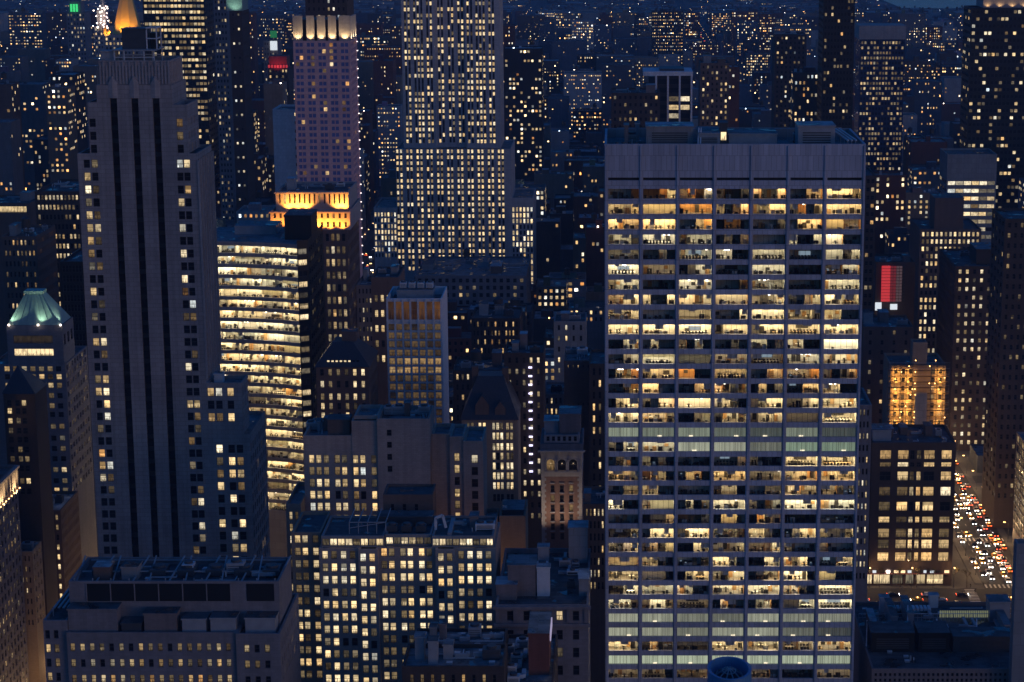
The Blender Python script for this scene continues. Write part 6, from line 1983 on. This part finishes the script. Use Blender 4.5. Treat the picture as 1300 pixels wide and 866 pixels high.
for (x0_, x1_, y0_, y1_) in ((60, 137, 771.4, 774.9), (137.0, 139.9, 777, 980), (158.1, 160.8, 690, 980), (60, 136, 748.5, 754.5)):
    mb.box(x0_, x1_, y0_, y1_, -.04, .14, 'pavement')
mb.build('pavement')['kind'] = 'structure'
mb = MB()
mb.face([(640, 4720, .3), (9000, 4720, .3), (9000, 30000, .3), (640, 30000, .3)], 'water')
mb.build('river_water')['kind'] = 'structure'

# ------------------------------------------------------------------ the city beyond
G2 = 2
gw, gh = 1300 // G2, 866 // G2
occ = np.zeros((gh, gw), bool)
depth_h = sorted([(y0, x0, x1, y1, z) for (x0, x1, y0, y1, z) in OCC])
def cells(x0, x1, y0, y1, z):
    pts = [proj(x, y, z) for x in (x0, x1) for y in (y0, y1)]
    a, b = min(p[0] for p in pts), max(p[0] for p in pts)
    t = min(p[1] for p in pts)
    bot = proj(x0, y0, 0)[1]
    fa, fb = proj(x0, y0, z)[0], proj(x1, y0, z)[0]
    return int(fa // G2), int(fb // G2) + 1, int(t // G2), int(bot // G2) + 1
def clipc(c):
    return max(0, c[0]), min(gw, c[1]), max(0, c[2]), min(gh, c[3])
def skyline(px, Y):
    """highest picture row a filler building may reach, so the big ones stay in view"""
    if Y < 1260:
        if px < 40: return 430 if Y < 1000 else 262
        if px < 125: return 430 if Y < 950 else 250
        if px < 270: return 300
        if px < 348: return 225
        if px < 452: return 430
        if px < 490: return 345
        if px < 650: return 340
        if px < 770: return 285
        if px < 1102: return 175
        if px < 1165: return 395 if Y < 1020 else 265
        return 575 if Y < 990 else 300
    if Y < 2060 and 105 < px < 185: return 62
    if Y < 2350 and 75 < px < 118: return 70
    if 880 < px < 1150 and Y < 1700: return 60
    if 255 < px < 372 and Y < 1950: return 100
    if 440 < px < 500 and Y < 1700: return 190
    return 12
PAL = [('brown', (.11, .07, .055)), ('grey', (.15, .145, .15)), ('red brick', (.15, .06, .045)), ('tan', (.24, .18, .135)), ('dark', (.05, .045, .05)), ('pale', (.34, .32, .32)), ('blue-grey', (.10, .115, .145))]
rf = random.Random(2024)
lots = []
def blocked(x0, x1, y0, y1):
    for (a, b, c, d, z) in OCC:
        if x0 < b + 1 and x1 > a - 1 and y0 < d + 2 and y1 > c - 2:
            return True
    return False
rowsY = []
for s in STREETS[:-1]:
    if s < 1700:
        rowsY += [(s + 11, s + 39), (s + 41, s + 69)]
    else:
        rowsY += [(s + 10, s + 70)] if s > 3400 else [(s + 10, s + 38), (s + 42, s + 70)]
for (ya, yb) in rowsY:
    lim = ya * 1.03
    xa = max(-2100, (-60 - CX) / F * lim - 20)
    xb = min(1150, (1360 - CX) / F * lim + 20)
    x = xa
    while x < xb:
        w_ = rf.uniform(13, 30) if ya < 2000 else rf.uniform(18, 42)
        x0, x1 = x, x + w_
        x = x1 + (0.05 if rf.random() < .8 else rf.uniform(1, 5))
        if any(x0 < b and x1 > a for (a, b) in AVE if a < 400 or ya < 1150): continue
        if ya > 4650 and x1 > 620: continue
        if blocked(x0, x1, ya, yb): continue
        h = rf.choice([rf.uniform(14, 30), rf.uniform(20, 45), rf.uniform(32, 62)]) if ya < 1250 else rf.choice([rf.uniform(18, 40), rf.uniform(24, 55), rf.uniform(40, 85)])
        if 1400 < ya < 2600 and x0 < -200: h *= rf.uniform(1, 1.7)
        if rf.random() < .05: h *= rf.uniform(1.4, 2.3)
        px = (proj(x0, ya, h)[0] + proj(x1, ya, h)[0]) / 2
        for p_ in (proj(x0, ya, h)[0], px, proj(x1, ya, h)[0]):
            hmax = Zp(skyline(p_, ya), ya)
            h = min(h, hmax - rf.uniform(0, 6))
        if h < 7: h = rf.uniform(7, 10)
        d0 = ya + rf.choice([0, 0, 0, rf.uniform(0, 6)])
        lots.append((x0, x1, d0, min(yb, d0 + rf.uniform(18, 28) if ya < 3400 else yb), h))
lots.sort(key=lambda l: l[2])
vis = []
hi = 0
for l in lots:
    while hi < len(depth_h) and depth_h[hi][0] < l[2]:
        y0, x0, x1, y1, z = depth_h[hi]
        c = clipc(cells(x0, x1, y0, y1, z)); occ[c[2]:c[3], c[0]:c[1]] = True; hi += 1
    c = clipc(cells(*l))
    if c[0] >= c[1] or c[2] >= c[3]:
        vis.append((0, 0)); continue
    sub = occ[c[2]:c[3], c[0]:c[1]]
    free = ~sub
    bottom = 0
    rr_ = np.where(free.any(axis=1))[0]
    lowest = (c[2] + (rr_.max() if len(rr_) else 0) + 2) * G2
    vis.append((int(free.sum()), lowest))
    occ[c[2]:c[3], c[0]:c[1]] = True
order = sorted(range(len(lots)), key=lambda i: -vis[i][0])
chosen = set(order[:290])
far_mb = MB()
ZONES = [(0, 125, 'left of the striped stone tower'), (125, 270, 'behind the striped stone tower'), (270, 372, 'left of the pinkish crowned tower'), (372, 500, 'between the pinkish tower and the stepped skyscraper'), (500, 650, 'around the foot of the stepped skyscraper'), (650, 770, 'left of the travertine slab'), (770, 935, 'above the left half of the travertine slab'), (935, 1100, 'above the right half of the travertine slab'), (1100, 1200, 'just right of the travertine slab'), (1200, 1400, 'near the right edge')]
ROOFS = ['tar_roof', 'tar_roof', 'grey_roof', 'grey_roof', 'pale_roof']
def lotbuild(i, mb, rr, wins=None):
    x0, x1, y0, y1, h = lots[i]
    cn, ct = rr.choice(PAL)
    v = rr.uniform(.85, 1.5)
    tint = tuple(c * v for c in ct)
    roof = rr.choice(ROOFS)
    W = x1 - x0
    par = .8
    for (p, q) in (((x0, y0), (x1, y0)), ((x1, y0), (x1, y1)), ((x1, y1), (x0, y1)), ((x0, y1), (x0, y0))):
        mb.face([(*p, 0), (*q, 0), (*q, h), (*p, h)], 'city_wall', tint=tint)
    a0, a1, b0, b1 = x0 + .4, x1 - .4, y0 + .4, y1 - .4
    for f in (((x0, y0), (x1, y0), (a1, b0), (a0, b0)), ((x1, y0), (x1, y1), (a1, b1), (a1, b0)), ((x1, y1), (x0, y1), (a0, b1), (a1, b1)), ((x0, y1), (x0, y0), (a0, b0), (a0, b1))):
        mb.face([(*p, h) for p in f], 'city_wall', tint=tint)
        mb.face([(*f[2], h), (*f[2], h - par), (*f[3], h - par), (*f[3], h)], 'city_wall', tint=tint)
    mb.face([(a0, b0, h - par), (a1, b0, h - par), (a1, b1, h - par), (a0, b1, h - par)], roof)
    top = 'flat roof'
    t = rr.random()
    if t < .45 or y0 < 1300:
        u_ = a0 + (a1 - a0) * rr.uniform(.05, .5); e = u_ + rr.uniform(3, min(9, W * .45))
        c0 = b0 + (b1 - b0) * rr.uniform(.1, .5)
        mb.box(u_, min(e, a1 - .5), c0, min(c0 + rr.uniform(4, 8), b1 - .5), h - par, h + rr.uniform(2, 4.5), 'city_wall', tint=tuple(c * rr.uniform(.7, 1.3) for c in ct), top=rr.choice(ROOFS))
        top = 'small roof house'
    if t > .72 and W > 9:
        cx, cy_ = rr.uniform(a0 + 3, a1 - 3), rr.uniform(b0 + 3, b1 - 3)
        for k in range(4):
            mb.bar((cx + 1.2 * cos(k * pi / 2 + .78), cy_ + 1.2 * sin(k * pi / 2 + .78), h - par), (cx + 1.2 * cos(k * pi / 2 + .78), cy_ + 1.2 * sin(k * pi / 2 + .78), h + 2.5), .1, 'dark_steel')
        mb.cyl(cx, cy_, h + 2.5, h + 6, 1.8, 'timber', 10, cap=False)
        mb.cyl(cx, cy_, h + 6, h + 7.3, 1.95, 'slate', 10, r1=0)
        top = 'water tank'
    if y0 < 1700:
        for k in range(rr.randint(1, 4)):
            cx, cy_ = rr.uniform(a0 + 1.5, a1 - 1.5), rr.uniform(b0 + 1.5, b1 - 1.5)
            mb.box(cx - rr.uniform(.4, 1.2), cx + rr.uniform(.4, 1.2), cy_ - .8, cy_ + .8, h - par, h + rr.uniform(.2, 1.2), rr.choice(['steel', 'white_metal', 'dark_steel']))
    # windows
    p = rr.choice([.06, .14, .24, .38, .62]) * (1.0 if y0 < 1500 else .8)
    fl = rr.uniform(3.2, 4.0)
    lowz = 3.0
    if vis[i][0]:
        lowz = max(3.0, Zp(vis[i][1], y0))
    nmax = max(0, int((h - 1.5 - lowz) / fl))
    pw = rr.uniform(2.2, 3.4) if y0 < 1700 else rr.uniform(1.9, 2.8)
    nc = max(2, int((W - 1) / pw))
    hb = rr.uniform(.3, .62)
    lit = 0
    uneven = [rr.random() for _ in range(nmax + 1)]
    tall = rr.uniform(1.5, 2.1)
    ww_ = pw * rr.uniform(.38, .6)
    if y0 > 1700:
        ww_, tall = rr.uniform(.7, 1.5), rr.uniform(.9, 1.6)
    for f in range(min(nmax, 40)):
        z1 = h - 1.6 - f * fl
        for c in range(nc):
            if rr.random() > p * (.4 + 1.4 * uneven[f]):
                if y0 < 1250:
                    a = x0 + .5 + (W - 1) * (c + .5) / nc
                    mb.face([(a - ww_ / 2, y0 - .02, z1 - tall), (a + ww_ / 2, y0 - .02, z1 - tall), (a + ww_ / 2, y0 - .02, z1), (a - ww_ / 2, y0 - .02, z1)], 'far_pane', (.5, 0, 0))
                continue
            lit += 1
            a = x0 + .5 + (W - 1) * (c + .5) / nc
            st = min(4.5, math.exp(rr.gauss(-.55, .85))) * (1 if y0 < 1700 else 1.35)
            hq = rr.random()
            hw2 = rr.gauss(hb, .12) if hq < .7 else rr.uniform(.8, 1) if hq < .87 else rr.uniform(0, .25)
            pane = (min(1, max(0, hw2)), st, rr.random())
            q = [(a - ww_ / 2, y0 - .06, z1 - tall), (a + ww_ / 2, y0 - .06, z1 - tall), (a + ww_ / 2, y0 - .06, z1), (a - ww_ / 2, y0 - .06, z1)]
            if wins is not None:
                wins.append((q, pane))
            else:
                mb.face(q, 'far_pane', pane)
        if y0 < 1700 and f < 12:
            xs, sg = (x1, 1) if (x0 + x1) / 2 < 0 else (x0, -1)
            for c in range(int((y1 - y0) / 3.4)):
                if rr.random() < p * .7:
                    b = y0 + 1.5 + c * 3.4
                    q = [(xs + .06 * sg, b, z1 - tall), (xs + .06 * sg, b + 1.4, z1 - tall), (xs + .06 * sg, b + 1.4, z1), (xs + .06 * sg, b, z1)]
                    mb.face(q if sg > 0 else q[::-1], 'far_pane', (rr.uniform(.3, .8), rr.uniform(.4, 1.2), rr.random()))
    if rr.random() < .26:                              # a lamp on the roof or a bright shop sign
        a, b = rr.uniform(x0 + 1, x1 - 1.5), y0 - .3
        mb.box(a, a + rr.uniform(.5, 1.1), b, b + .2, h + .1, h + rr.uniform(.5, 1.0), rr.choice(['bulb_white', 'bulb_white', 'sodium', 'roof_lamp_cool']), bottom=True)
    return cn, lit, top, W, h
M['roof_lamp_cool'] = emit('roof_lamp_cool', (.7, .85, 1.0), 6, 'NONE')
rl = random.Random(77)
near_budget = 900
for i in range(len(lots)):
    rr = random.Random(i * 13 + 5)
    if i in chosen:
        mb = MB()
        x0, x1, y0, y1, h = lots[i]
        wins = [] if y0 < 1150 and near_budget > 0 else None
        cn, lit, top, W, h = lotbuild(i, mb, rr, wins)
        o = mb.build('city_building', loc=((x0 + x1) / 2, (y0 + y1) / 2, 0))
        px, py = proj((x0 + x1) / 2, y0, h)
        zone = next((z[2] for z in ZONES if z[0] <= px < z[1]), 'near the left edge')
        dist = 'near' if y0 < 1200 else 'mid-distance' if y0 < 1900 else 'far' if y0 < 2900 else 'very far'
        size = 'tall' if h > 55 else 'mid-height' if h > 28 else 'low'
        wide = 'wide' if W > 27 else 'narrow' if W < 17 else ''
        litw = 'no lit windows' if lit == 0 else 'few lit windows' if lit < 8 else 'scattered lit windows' if lit < 25 else 'many lit windows'
        lab = ' '.join(f'{dist} {size} {wide} {cn} building, {top}, {litw}, {zone}'.split())
        ws = lab.split()
        if len(ws) > 16:
            lab = ' '.join(f'{dist} {size} {cn} building, {top}, {litw}, {zone}'.split()[:16])
        tag(o, lab, 'building', 'city buildings ' + zone)
        if wins:
            for (q, pane) in wins[:100]:
                m2 = MB(); m2.face(q, 'pane', pane, [(0, 0), (.8, 0), (.8, 1), (0, 1)])
                m2.build('window', o); near_budget -= 1
            for (q, pane) in wins[100:]:
                pass
    else:
        lotbuild(i, far_mb, rr)
o = far_mb.build('distant_buildings')
o['kind'] = 'stuff'
tag(o, 'far-off mass of city buildings with lights filling the distance', 'city', None, 'stuff')

mb = MB()
rs = random.Random(4)
for (a, b) in [v for v in AVE if v[0] < 400]:
    for y in range(1000, 4700, 27):
        for xx in (a + 2, b - 2):
            if rs.random() < .45: continue
            yy = y + rs.uniform(-4, 4)
            mb.box(xx - .3, xx + .3, yy, yy + .4, 8.0, 8.4, 'far_lamp', bottom=True)
        if rs.random() < .7:
            xx = rs.uniform(a + 4, b - 4)
            mb.box(xx - .8, xx + .8, y, y + .3, .6, 1.0, rs.choice(['car_white', 'car_red', 'car_red', 'far_lamp']), bottom=True)
for s in STREETS[4:45]:
    for x in range(-700, 1000, 34):
        yy = s + rs.choice((-7, 7))
        mb.box(x - .4, x + .4, yy, yy + .4, 7.6, 8.2, 'far_lamp', bottom=True)
M['far_lamp'] = emit('far_lamp', (1, .58, .24), 5.0, 'NONE')
tag(mb.build('distant_street_lights'), 'tiny street lamps and traffic lights strung along the far avenues', 'street lights', None, 'stuff')
# ------------------------------------------------------------------ traffic and street lamps
def car_mesh(paint):
    mb = MB()
    L_, W_ = 4.5, 1.8
    prof = [(-2.25, .35), (-2.25, .85), (-1.9, .95), (-1.35, 1.42), (.35, 1.45), (1.05, .98), (2.1, .82), (2.25, .6), (2.25, .35)]
    for s_ in (-1, 1):
        pts = [(s_ * W_ / 2 * (.82 if z > 1.0 else 1), y, z) for (y, z) in prof]
        mb.face(pts if s_ < 0 else pts[::-1], paint)
    for (a, b) in zip(prof, prof[1:] + prof[:1]):
        wa, wb = W_ / 2 * (.82 if a[1] > 1 else 1), W_ / 2 * (.82 if b[1] > 1 else 1)
        m_ = 'black_glass' if (a[1] > .9 and b[1] > .9 and abs(a[1] - b[1]) > .2) else paint
        mb.face([(-wa, a[0], a[1]), (-wb, b[0], b[1]), (wb, b[0], b[1]), (wa, a[0], a[1])], m_)
    return mb
M['car_dark'] = plain('car_dark', (.02, .02, .025), rough=.25)
M['car_silver'] = plain('car_silver', (.35, .36, .38), rough=.3, metal=.5)
M['car_paint_white'] = plain('car_paint_white', (.7, .7, .7), rough=.3)
M['taxi_yellow'] = plain('taxi_yellow', (.75, .42, .02), rough=.3)
def make_car(name, paint, label, group, cat='car'):
    r = empty(name, (0, 0, -50), label, cat, group)
    car_mesh(paint).build('body', r, loc=(0, 0, -50)).location = (0, 0, 0)
    for dx in (-.62, .62):
        mb = MB(); mb.box(dx - .2, dx + .2, 2.26, 2.32, .55, .8, 'car_white', bottom=True)
        mb.build('headlight', r, loc=(0, 0, -50)).location = (0, 0, 0)
        mb = MB(); mb.box(dx - .24, dx + .24, -2.32, -2.26, .62, .88, 'car_red', bottom=True)
        mb.build('tail_light', r, loc=(0, 0, -50)).location = (0, 0, 0)
    for (dx, dy) in ((-.8, 1.4), (.8, 1.4), (-.8, -1.4), (.8, -1.4)):
        mb = MB()
        A = [(dx - .1, dy + .34 * cos(2 * pi * k / 14), .34 + .34 * sin(2 * pi * k / 14)) for k in range(14)]
        Bq = [(dx + .1, y, z) for (_, y, z) in A]
        mb.face(A, 'black_panel'); mb.face(Bq[::-1], 'black_panel')
        for k in range(14):
            j = (k + 1) % 14
            mb.face([A[k], Bq[k], Bq[j], A[j]], 'black_panel')
        mb.build('wheel', r, loc=(0, 0, -50)).location = (0, 0, 0)
    if cat == 'taxi':
        mb = MB(); mb.box(-.35, .35, -.5, -.2, 1.46, 1.66, 'sodium', bottom=True)
        mb.build('roof_sign', r, loc=(0, 0, -50)).location = (0, 0, 0)
    return r
def fix(o):
    for ch in o.children:                       # meshes were built about the car's own middle
        me = ch.data
        for v in me.vertices: v.co.z -= 50
    return o
KINDS_ = [fix(make_car('car', 'car_dark', 'dark car in the packed avenue traffic, headlights on', 'dark cars in the avenue traffic')),
          fix(make_car('car', 'car_silver', 'silver car in the packed avenue traffic, headlights on', 'silver cars in the avenue traffic')),
          fix(make_car('car', 'car_paint_white', 'white car in the packed avenue traffic, headlights on', 'white cars in the avenue traffic')),
          fix(make_car('taxi', 'taxi_yellow', 'yellow taxi in the packed avenue traffic, roof sign lit', 'yellow taxis in the avenue traffic', 'taxi'))]
used = [False] * 4
rc = random.Random(21)
def put(k, x, y, rz, label=None, group=None):
    if not used[k]:
        used[k] = True; o = KINDS_[k]; o.location = (x, y, .01); o.rotation_euler = (0, 0, rz)
    else:
        o = copy_tree(KINDS_[k], (x, y, .01), rz)
    if label: o['label'] = label; o['group'] = group
    return o
# heading towards the camera in the left lanes (headlights), away in the right lanes (tail lights)
for lane in range(6):
    x = 141.3 + 2.95 * lane
    y = 779 + rc.uniform(0, 5)
    while y < 985:
        if rc.random() < .66:
            k = rc.choice([0, 0, 1, 2, 3, 3])
            put(k, x + rc.uniform(-.8, .8), y, (pi if lane < 4 or rc.random() < .3 else 0) + rc.uniform(-.04, .04))
        y += rc.uniform(6.2, 9.5)
names4 = ['dark car', 'silver car', 'white car', 'yellow taxi']
for x, y, k, rz in ((64, 757, 0, pi / 2), (68, 763, 2, -pi / 2), (75, 753, 0, pi / 2), (86, 753, 1, pi / 2), (98, 753, 3, pi / 2), (117, 763, 2, -pi / 2), (126, 753, 0, pi / 2), (71, 757, 1, pi / 2), (79, 763, 3, -pi / 2), (92, 757, 2, pi / 2), (104, 763, 0, -pi / 2), (112, 757, 3, pi / 2), (121, 757, 1, pi / 2), (130, 763, 0, -pi / 2), (147, 757, 3, pi / 2), (155, 763, 3, -pi / 2)):
    put(k, x, y, rz, f'{names4[k]} on the cross street in front of the lit shops', f'{names4[k]}s on the cross street')
for i in range(14):
    k = rc.choice([0, 1, 3, 3])
    put(k, -182 + 3.2 * (i % 4), 1420 + 26 * i + rc.uniform(0, 12), pi if i % 2 else 0, f'{names4[k]} far down the left-hand avenue between dark buildings', f'{names4[k]}s on the left avenue')
# street lamps
def lamp():
    r = empty('street_lamp', (0, 0, 0), 'tall street lamp with orange light along the traffic avenue', 'street lamp', 'street lamps of the avenue')
    mb = MB()
    mb.cyl(0, 0, 0, 8.2, .11, 'dark_steel', 8, r1=.07)
    mb.bar((0, 0, 8.1), (1.6, 0, 8.5), .05, 'dark_steel')
    mb.cyl(0, 0, 0, .5, .22, 'dark_steel', 8, r1=.14)
    mb.build('post', r)
    mb = MB(); mb.box(1.3, 2.1, -.2, .2, 8.42, 8.62, 'sodium', bottom=True)
    mb.build('lamp_head', r)
    return r
l0 = lamp(); first = True
spots_ = [(139.2, y, 0) for y in range(788, 985, 24)] + [(159.2, y, pi) for y in range(700, 985, 26)]
for (x, y, rz) in spots_:
    if first: l0.location = (x, y, .14); l0.rotation_euler = (0, 0, rz); first = False
    else: copy_tree(l0, (x, y, .14), rz)
    point('street_lamp_light', (x + (2 if rz == 0 else -2), y, 8.2), 2400, (1, .62, .28), .3)
for (x, y, rz) in [(x, 772.0, -pi / 2) for x in range(64, 136, 16)]:
    o = copy_tree(l0, (x, y, .14), rz)
    o['label'] = 'street lamp with orange light on the cross street by the lit shops'; o['group'] = 'street lamps of the cross street'
    point('street_lamp_light', (x, y - 2, 8.2), 1000, (1, .60, .26), .3)
for (x, y, rz) in [(-164.5, y, pi) for y in range(565, 800, 30)] + [(-187.5, y, 0) for y in range(550, 800, 30)]:
    o = copy_tree(l0, (x, y, .14), rz)
    o['label'] = 'street lamp with orange light in the left-hand avenue canyon'; o['group'] = 'street lamps of the left avenue'
    point('street_lamp_light', (x + (2 if rz == 0 else -2), y, 8.2), 2200, (1, .60, .26), .3)
# people crossing by the corner
def person(x, y, coat, k):
    me = bpy.data.meshes.new('person')
    s = .18 if k % 2 else -.18
    V = [(0, 0, .95), (0, 0, 1.15), (0, 0, 1.42), (0, 0, 1.52), (0, .02, 1.68), (.1, s * .4, .9), (.11, s * 1.1, .48), (.11, s * 1.2, .06), (-.1, -s * .4, .9), (-.11, -s * .8, .48), (-.11, -s * 1.5, .06), (.2, 0, 1.38), (.25, -s, 1.12), (.24, -s * 1.4, .88), (-.2, 0, 1.38), (-.25, s, 1.12), (-.24, s * 1.4, .88)]
    E_ = [(0, 1), (1, 2), (2, 3), (3, 4), (0, 5), (5, 6), (6, 7), (0, 8), (8, 9), (9, 10), (2, 11), (11, 12), (12, 13), (2, 14), (14, 15), (15, 16)]
    rad = [.16, .15, .17, .06, .11, .1, .075, .06, .1, .075, .06, .07, .055, .045, .07, .055, .045]
    me.from_pydata(V, E_, [])
    o = bpy.data.objects.new('person', me); COL.objects.link(o)
    o.location = (x, y, .02)
    o.rotation_euler = (0, 0, rc.uniform(0, 6.28))
    m = o.modifiers.new('skin', 'SKIN'); o.modifiers.new('smooth', 'SUBSURF').render_levels = 1
    sv = me.skin_vertices
    if not sv:
        bm_layer = me.attributes
    for i, v in enumerate(me.skin_vertices[0].data if me.skin_vertices else []):
        v.radius = (rad[i], rad[i]); v.use_root = (i == 0)
    me.materials.append(M[coat])
    return tag(o, 'person in dark coat walking over the crossing beside the avenue traffic', 'person', 'people on the crossing')
import bmesh
def person2(x, y, coat, k):
    o = person(x, y, coat, k)
    if not o.data.skin_vertices:
        bm = bmesh.new(); bm.from_mesh(o.data)
        lay = bm.verts.layers.skin.verify()
        bm.verts.ensure_lookup_table()
        rad = [.16, .15, .17, .06, .11, .1, .075, .06, .1, .075, .06, .07, .055, .045, .07, .055, .045]
        for v in bm.verts:
            v[lay].radius = (rad[v.index],) * 2
            v[lay].use_root = v.index == 0
        bm.to_mesh(o.data); bm.free()
    return o
for i in range(16):
    person2(rc.uniform(131, 158), rc.choice([rc.uniform(745.5, 749.5), rc.uniform(772.5, 776.5), rc.uniform(753, 770)]) if i > 3 else rc.uniform(771.5, 774.5), rc.choice(['car_dark', 'furniture', 'brick_dark']), i)

# bare street trees before the lit shops
M['bark'] = plain('bark', (.10, .075, .055), rough=.9, var=.3, scale=3)
M['dry_leaf'] = plain('dry_leaf', (.10, .085, .03), rough=.8, var=.4, scale=2)
def tree(x, y, hgt, seed):
    rr = random.Random(seed)
    o = empty('street_tree', (x, y, .14), 'thin bare street tree on the pavement before the lit shops', 'tree', 'street trees by the lit shops')
    mb, lf = MB(), MB()
    def seg(p, d, l, r, k):
        q_ = tuple(p[i] + d[i] * l for i in range(3))
        mb.bar(p, q_, r, 'bark')
        if k == 0:
            for _ in range(3):
                c = tuple(q_[i] + rr.uniform(-.45, .45) for i in range(3))
                a = [tuple(c[i] + rr.uniform(-.18, .18) for i in range(3)) for _ in range(3)]
                lf.face(a, 'dry_leaf')
            return
        for _ in range(3):
            e = np.array(d) + np.array([rr.uniform(-.8, .8), rr.uniform(-.8, .8), rr.uniform(-.1, .6)])
            e /= np.linalg.norm(e)
            seg(q_, tuple(e), l * rr.uniform(.55, .8), r * .6, k - 1)
    mb.bar((x, y, .1), (x, y, hgt * .35), .14, 'bark')
    seg((x, y, hgt * .35), (0, 0, 1.0), hgt * .2, .1, 4)
    mb.build('trunk', o); lf.build('crown', o)
for i, x in enumerate((100, 107, 114, 121, 128, 134)):
    tree(x + R.uniform(-1, 1), 772.6, R.uniform(7, 10), 50 + i)
# ------------------------------------------------------------------ sky, sun, render settings
w = bpy.data.worlds.new('World'); sc.world = w
w.use_nodes = True
nt = w.node_tree
bg = nt.nodes['Background']
sky = N(nt, 'ShaderNodeTexSky', sky_type='NISHITA', sun_disc=False)
SUN_EL, SUN_ROT = radians(2.0), radians(130)
sky.sun_elevation, sky.sun_rotation = SUN_EL, SUN_ROT
sky.ozone_density = 6.0
L(nt, sky.outputs[0], bg.inputs[0])
bg.inputs[1].default_value = 0.30
sl = bpy.data.lights.new('sun', 'SUN')
sl.energy, sl.angle, sl.color = 0.105, radians(25), (1.0, 0.74, 0.60)
so = bpy.data.objects.new('sun', sl); COL.objects.link(so)
so.rotation_euler = (radians(84), 0, radians(50))

cam.dof.use_dof = True
cam.dof.focus_distance = 560.0
cam.dof.aperture_fstop = cam.lens / 1000 / 0.12
sc.render.engine = 'CYCLES'
cy = sc.cycles
cy.max_bounces, cy.diffuse_bounces, cy.glossy_bounces, cy.transmission_bounces, cy.transparent_max_bounces, cy.volume_bounces = 4, 3, 2, 2, 6, 0
cy.use_denoising = True
cy.denoiser = 'OPENIMAGEDENOISE'
cy.caustics_reflective = cy.caustics_refractive = False
cy.sample_clamp_indirect = 4.0
vs = sc.view_settings
vs.view_transform, vs.look, vs.exposure, vs.gamma = 'Standard', 'None', 0.0, 1.0
vs.use_curve_mapping = False

# the evening air
m = bpy.data.materials.new('haze'); m.use_nodes = True
nt = m.node_tree; nt.nodes.clear()
out = N(nt, 'ShaderNodeOutputMaterial')
pv = N(nt, 'ShaderNodeVolumePrincipled')
pv.inputs['Color'].default_value = (0.62, 0.74, 1.0, 1)
pv.inputs['Density'].default_value = 0.8e-4
pv.inputs['Anisotropy'].default_value = 0.0
L(nt, pv.outputs[0], out.inputs['Volume'])
M['haze'] = m
mb = MB()
mb.box(-9500, 9500, -400, 31000, -1.2, 420, 'haze', bottom=True)
tag(mb.build('haze'), 'thin blue evening haze over the far city', 'haze', None, 'stuff')
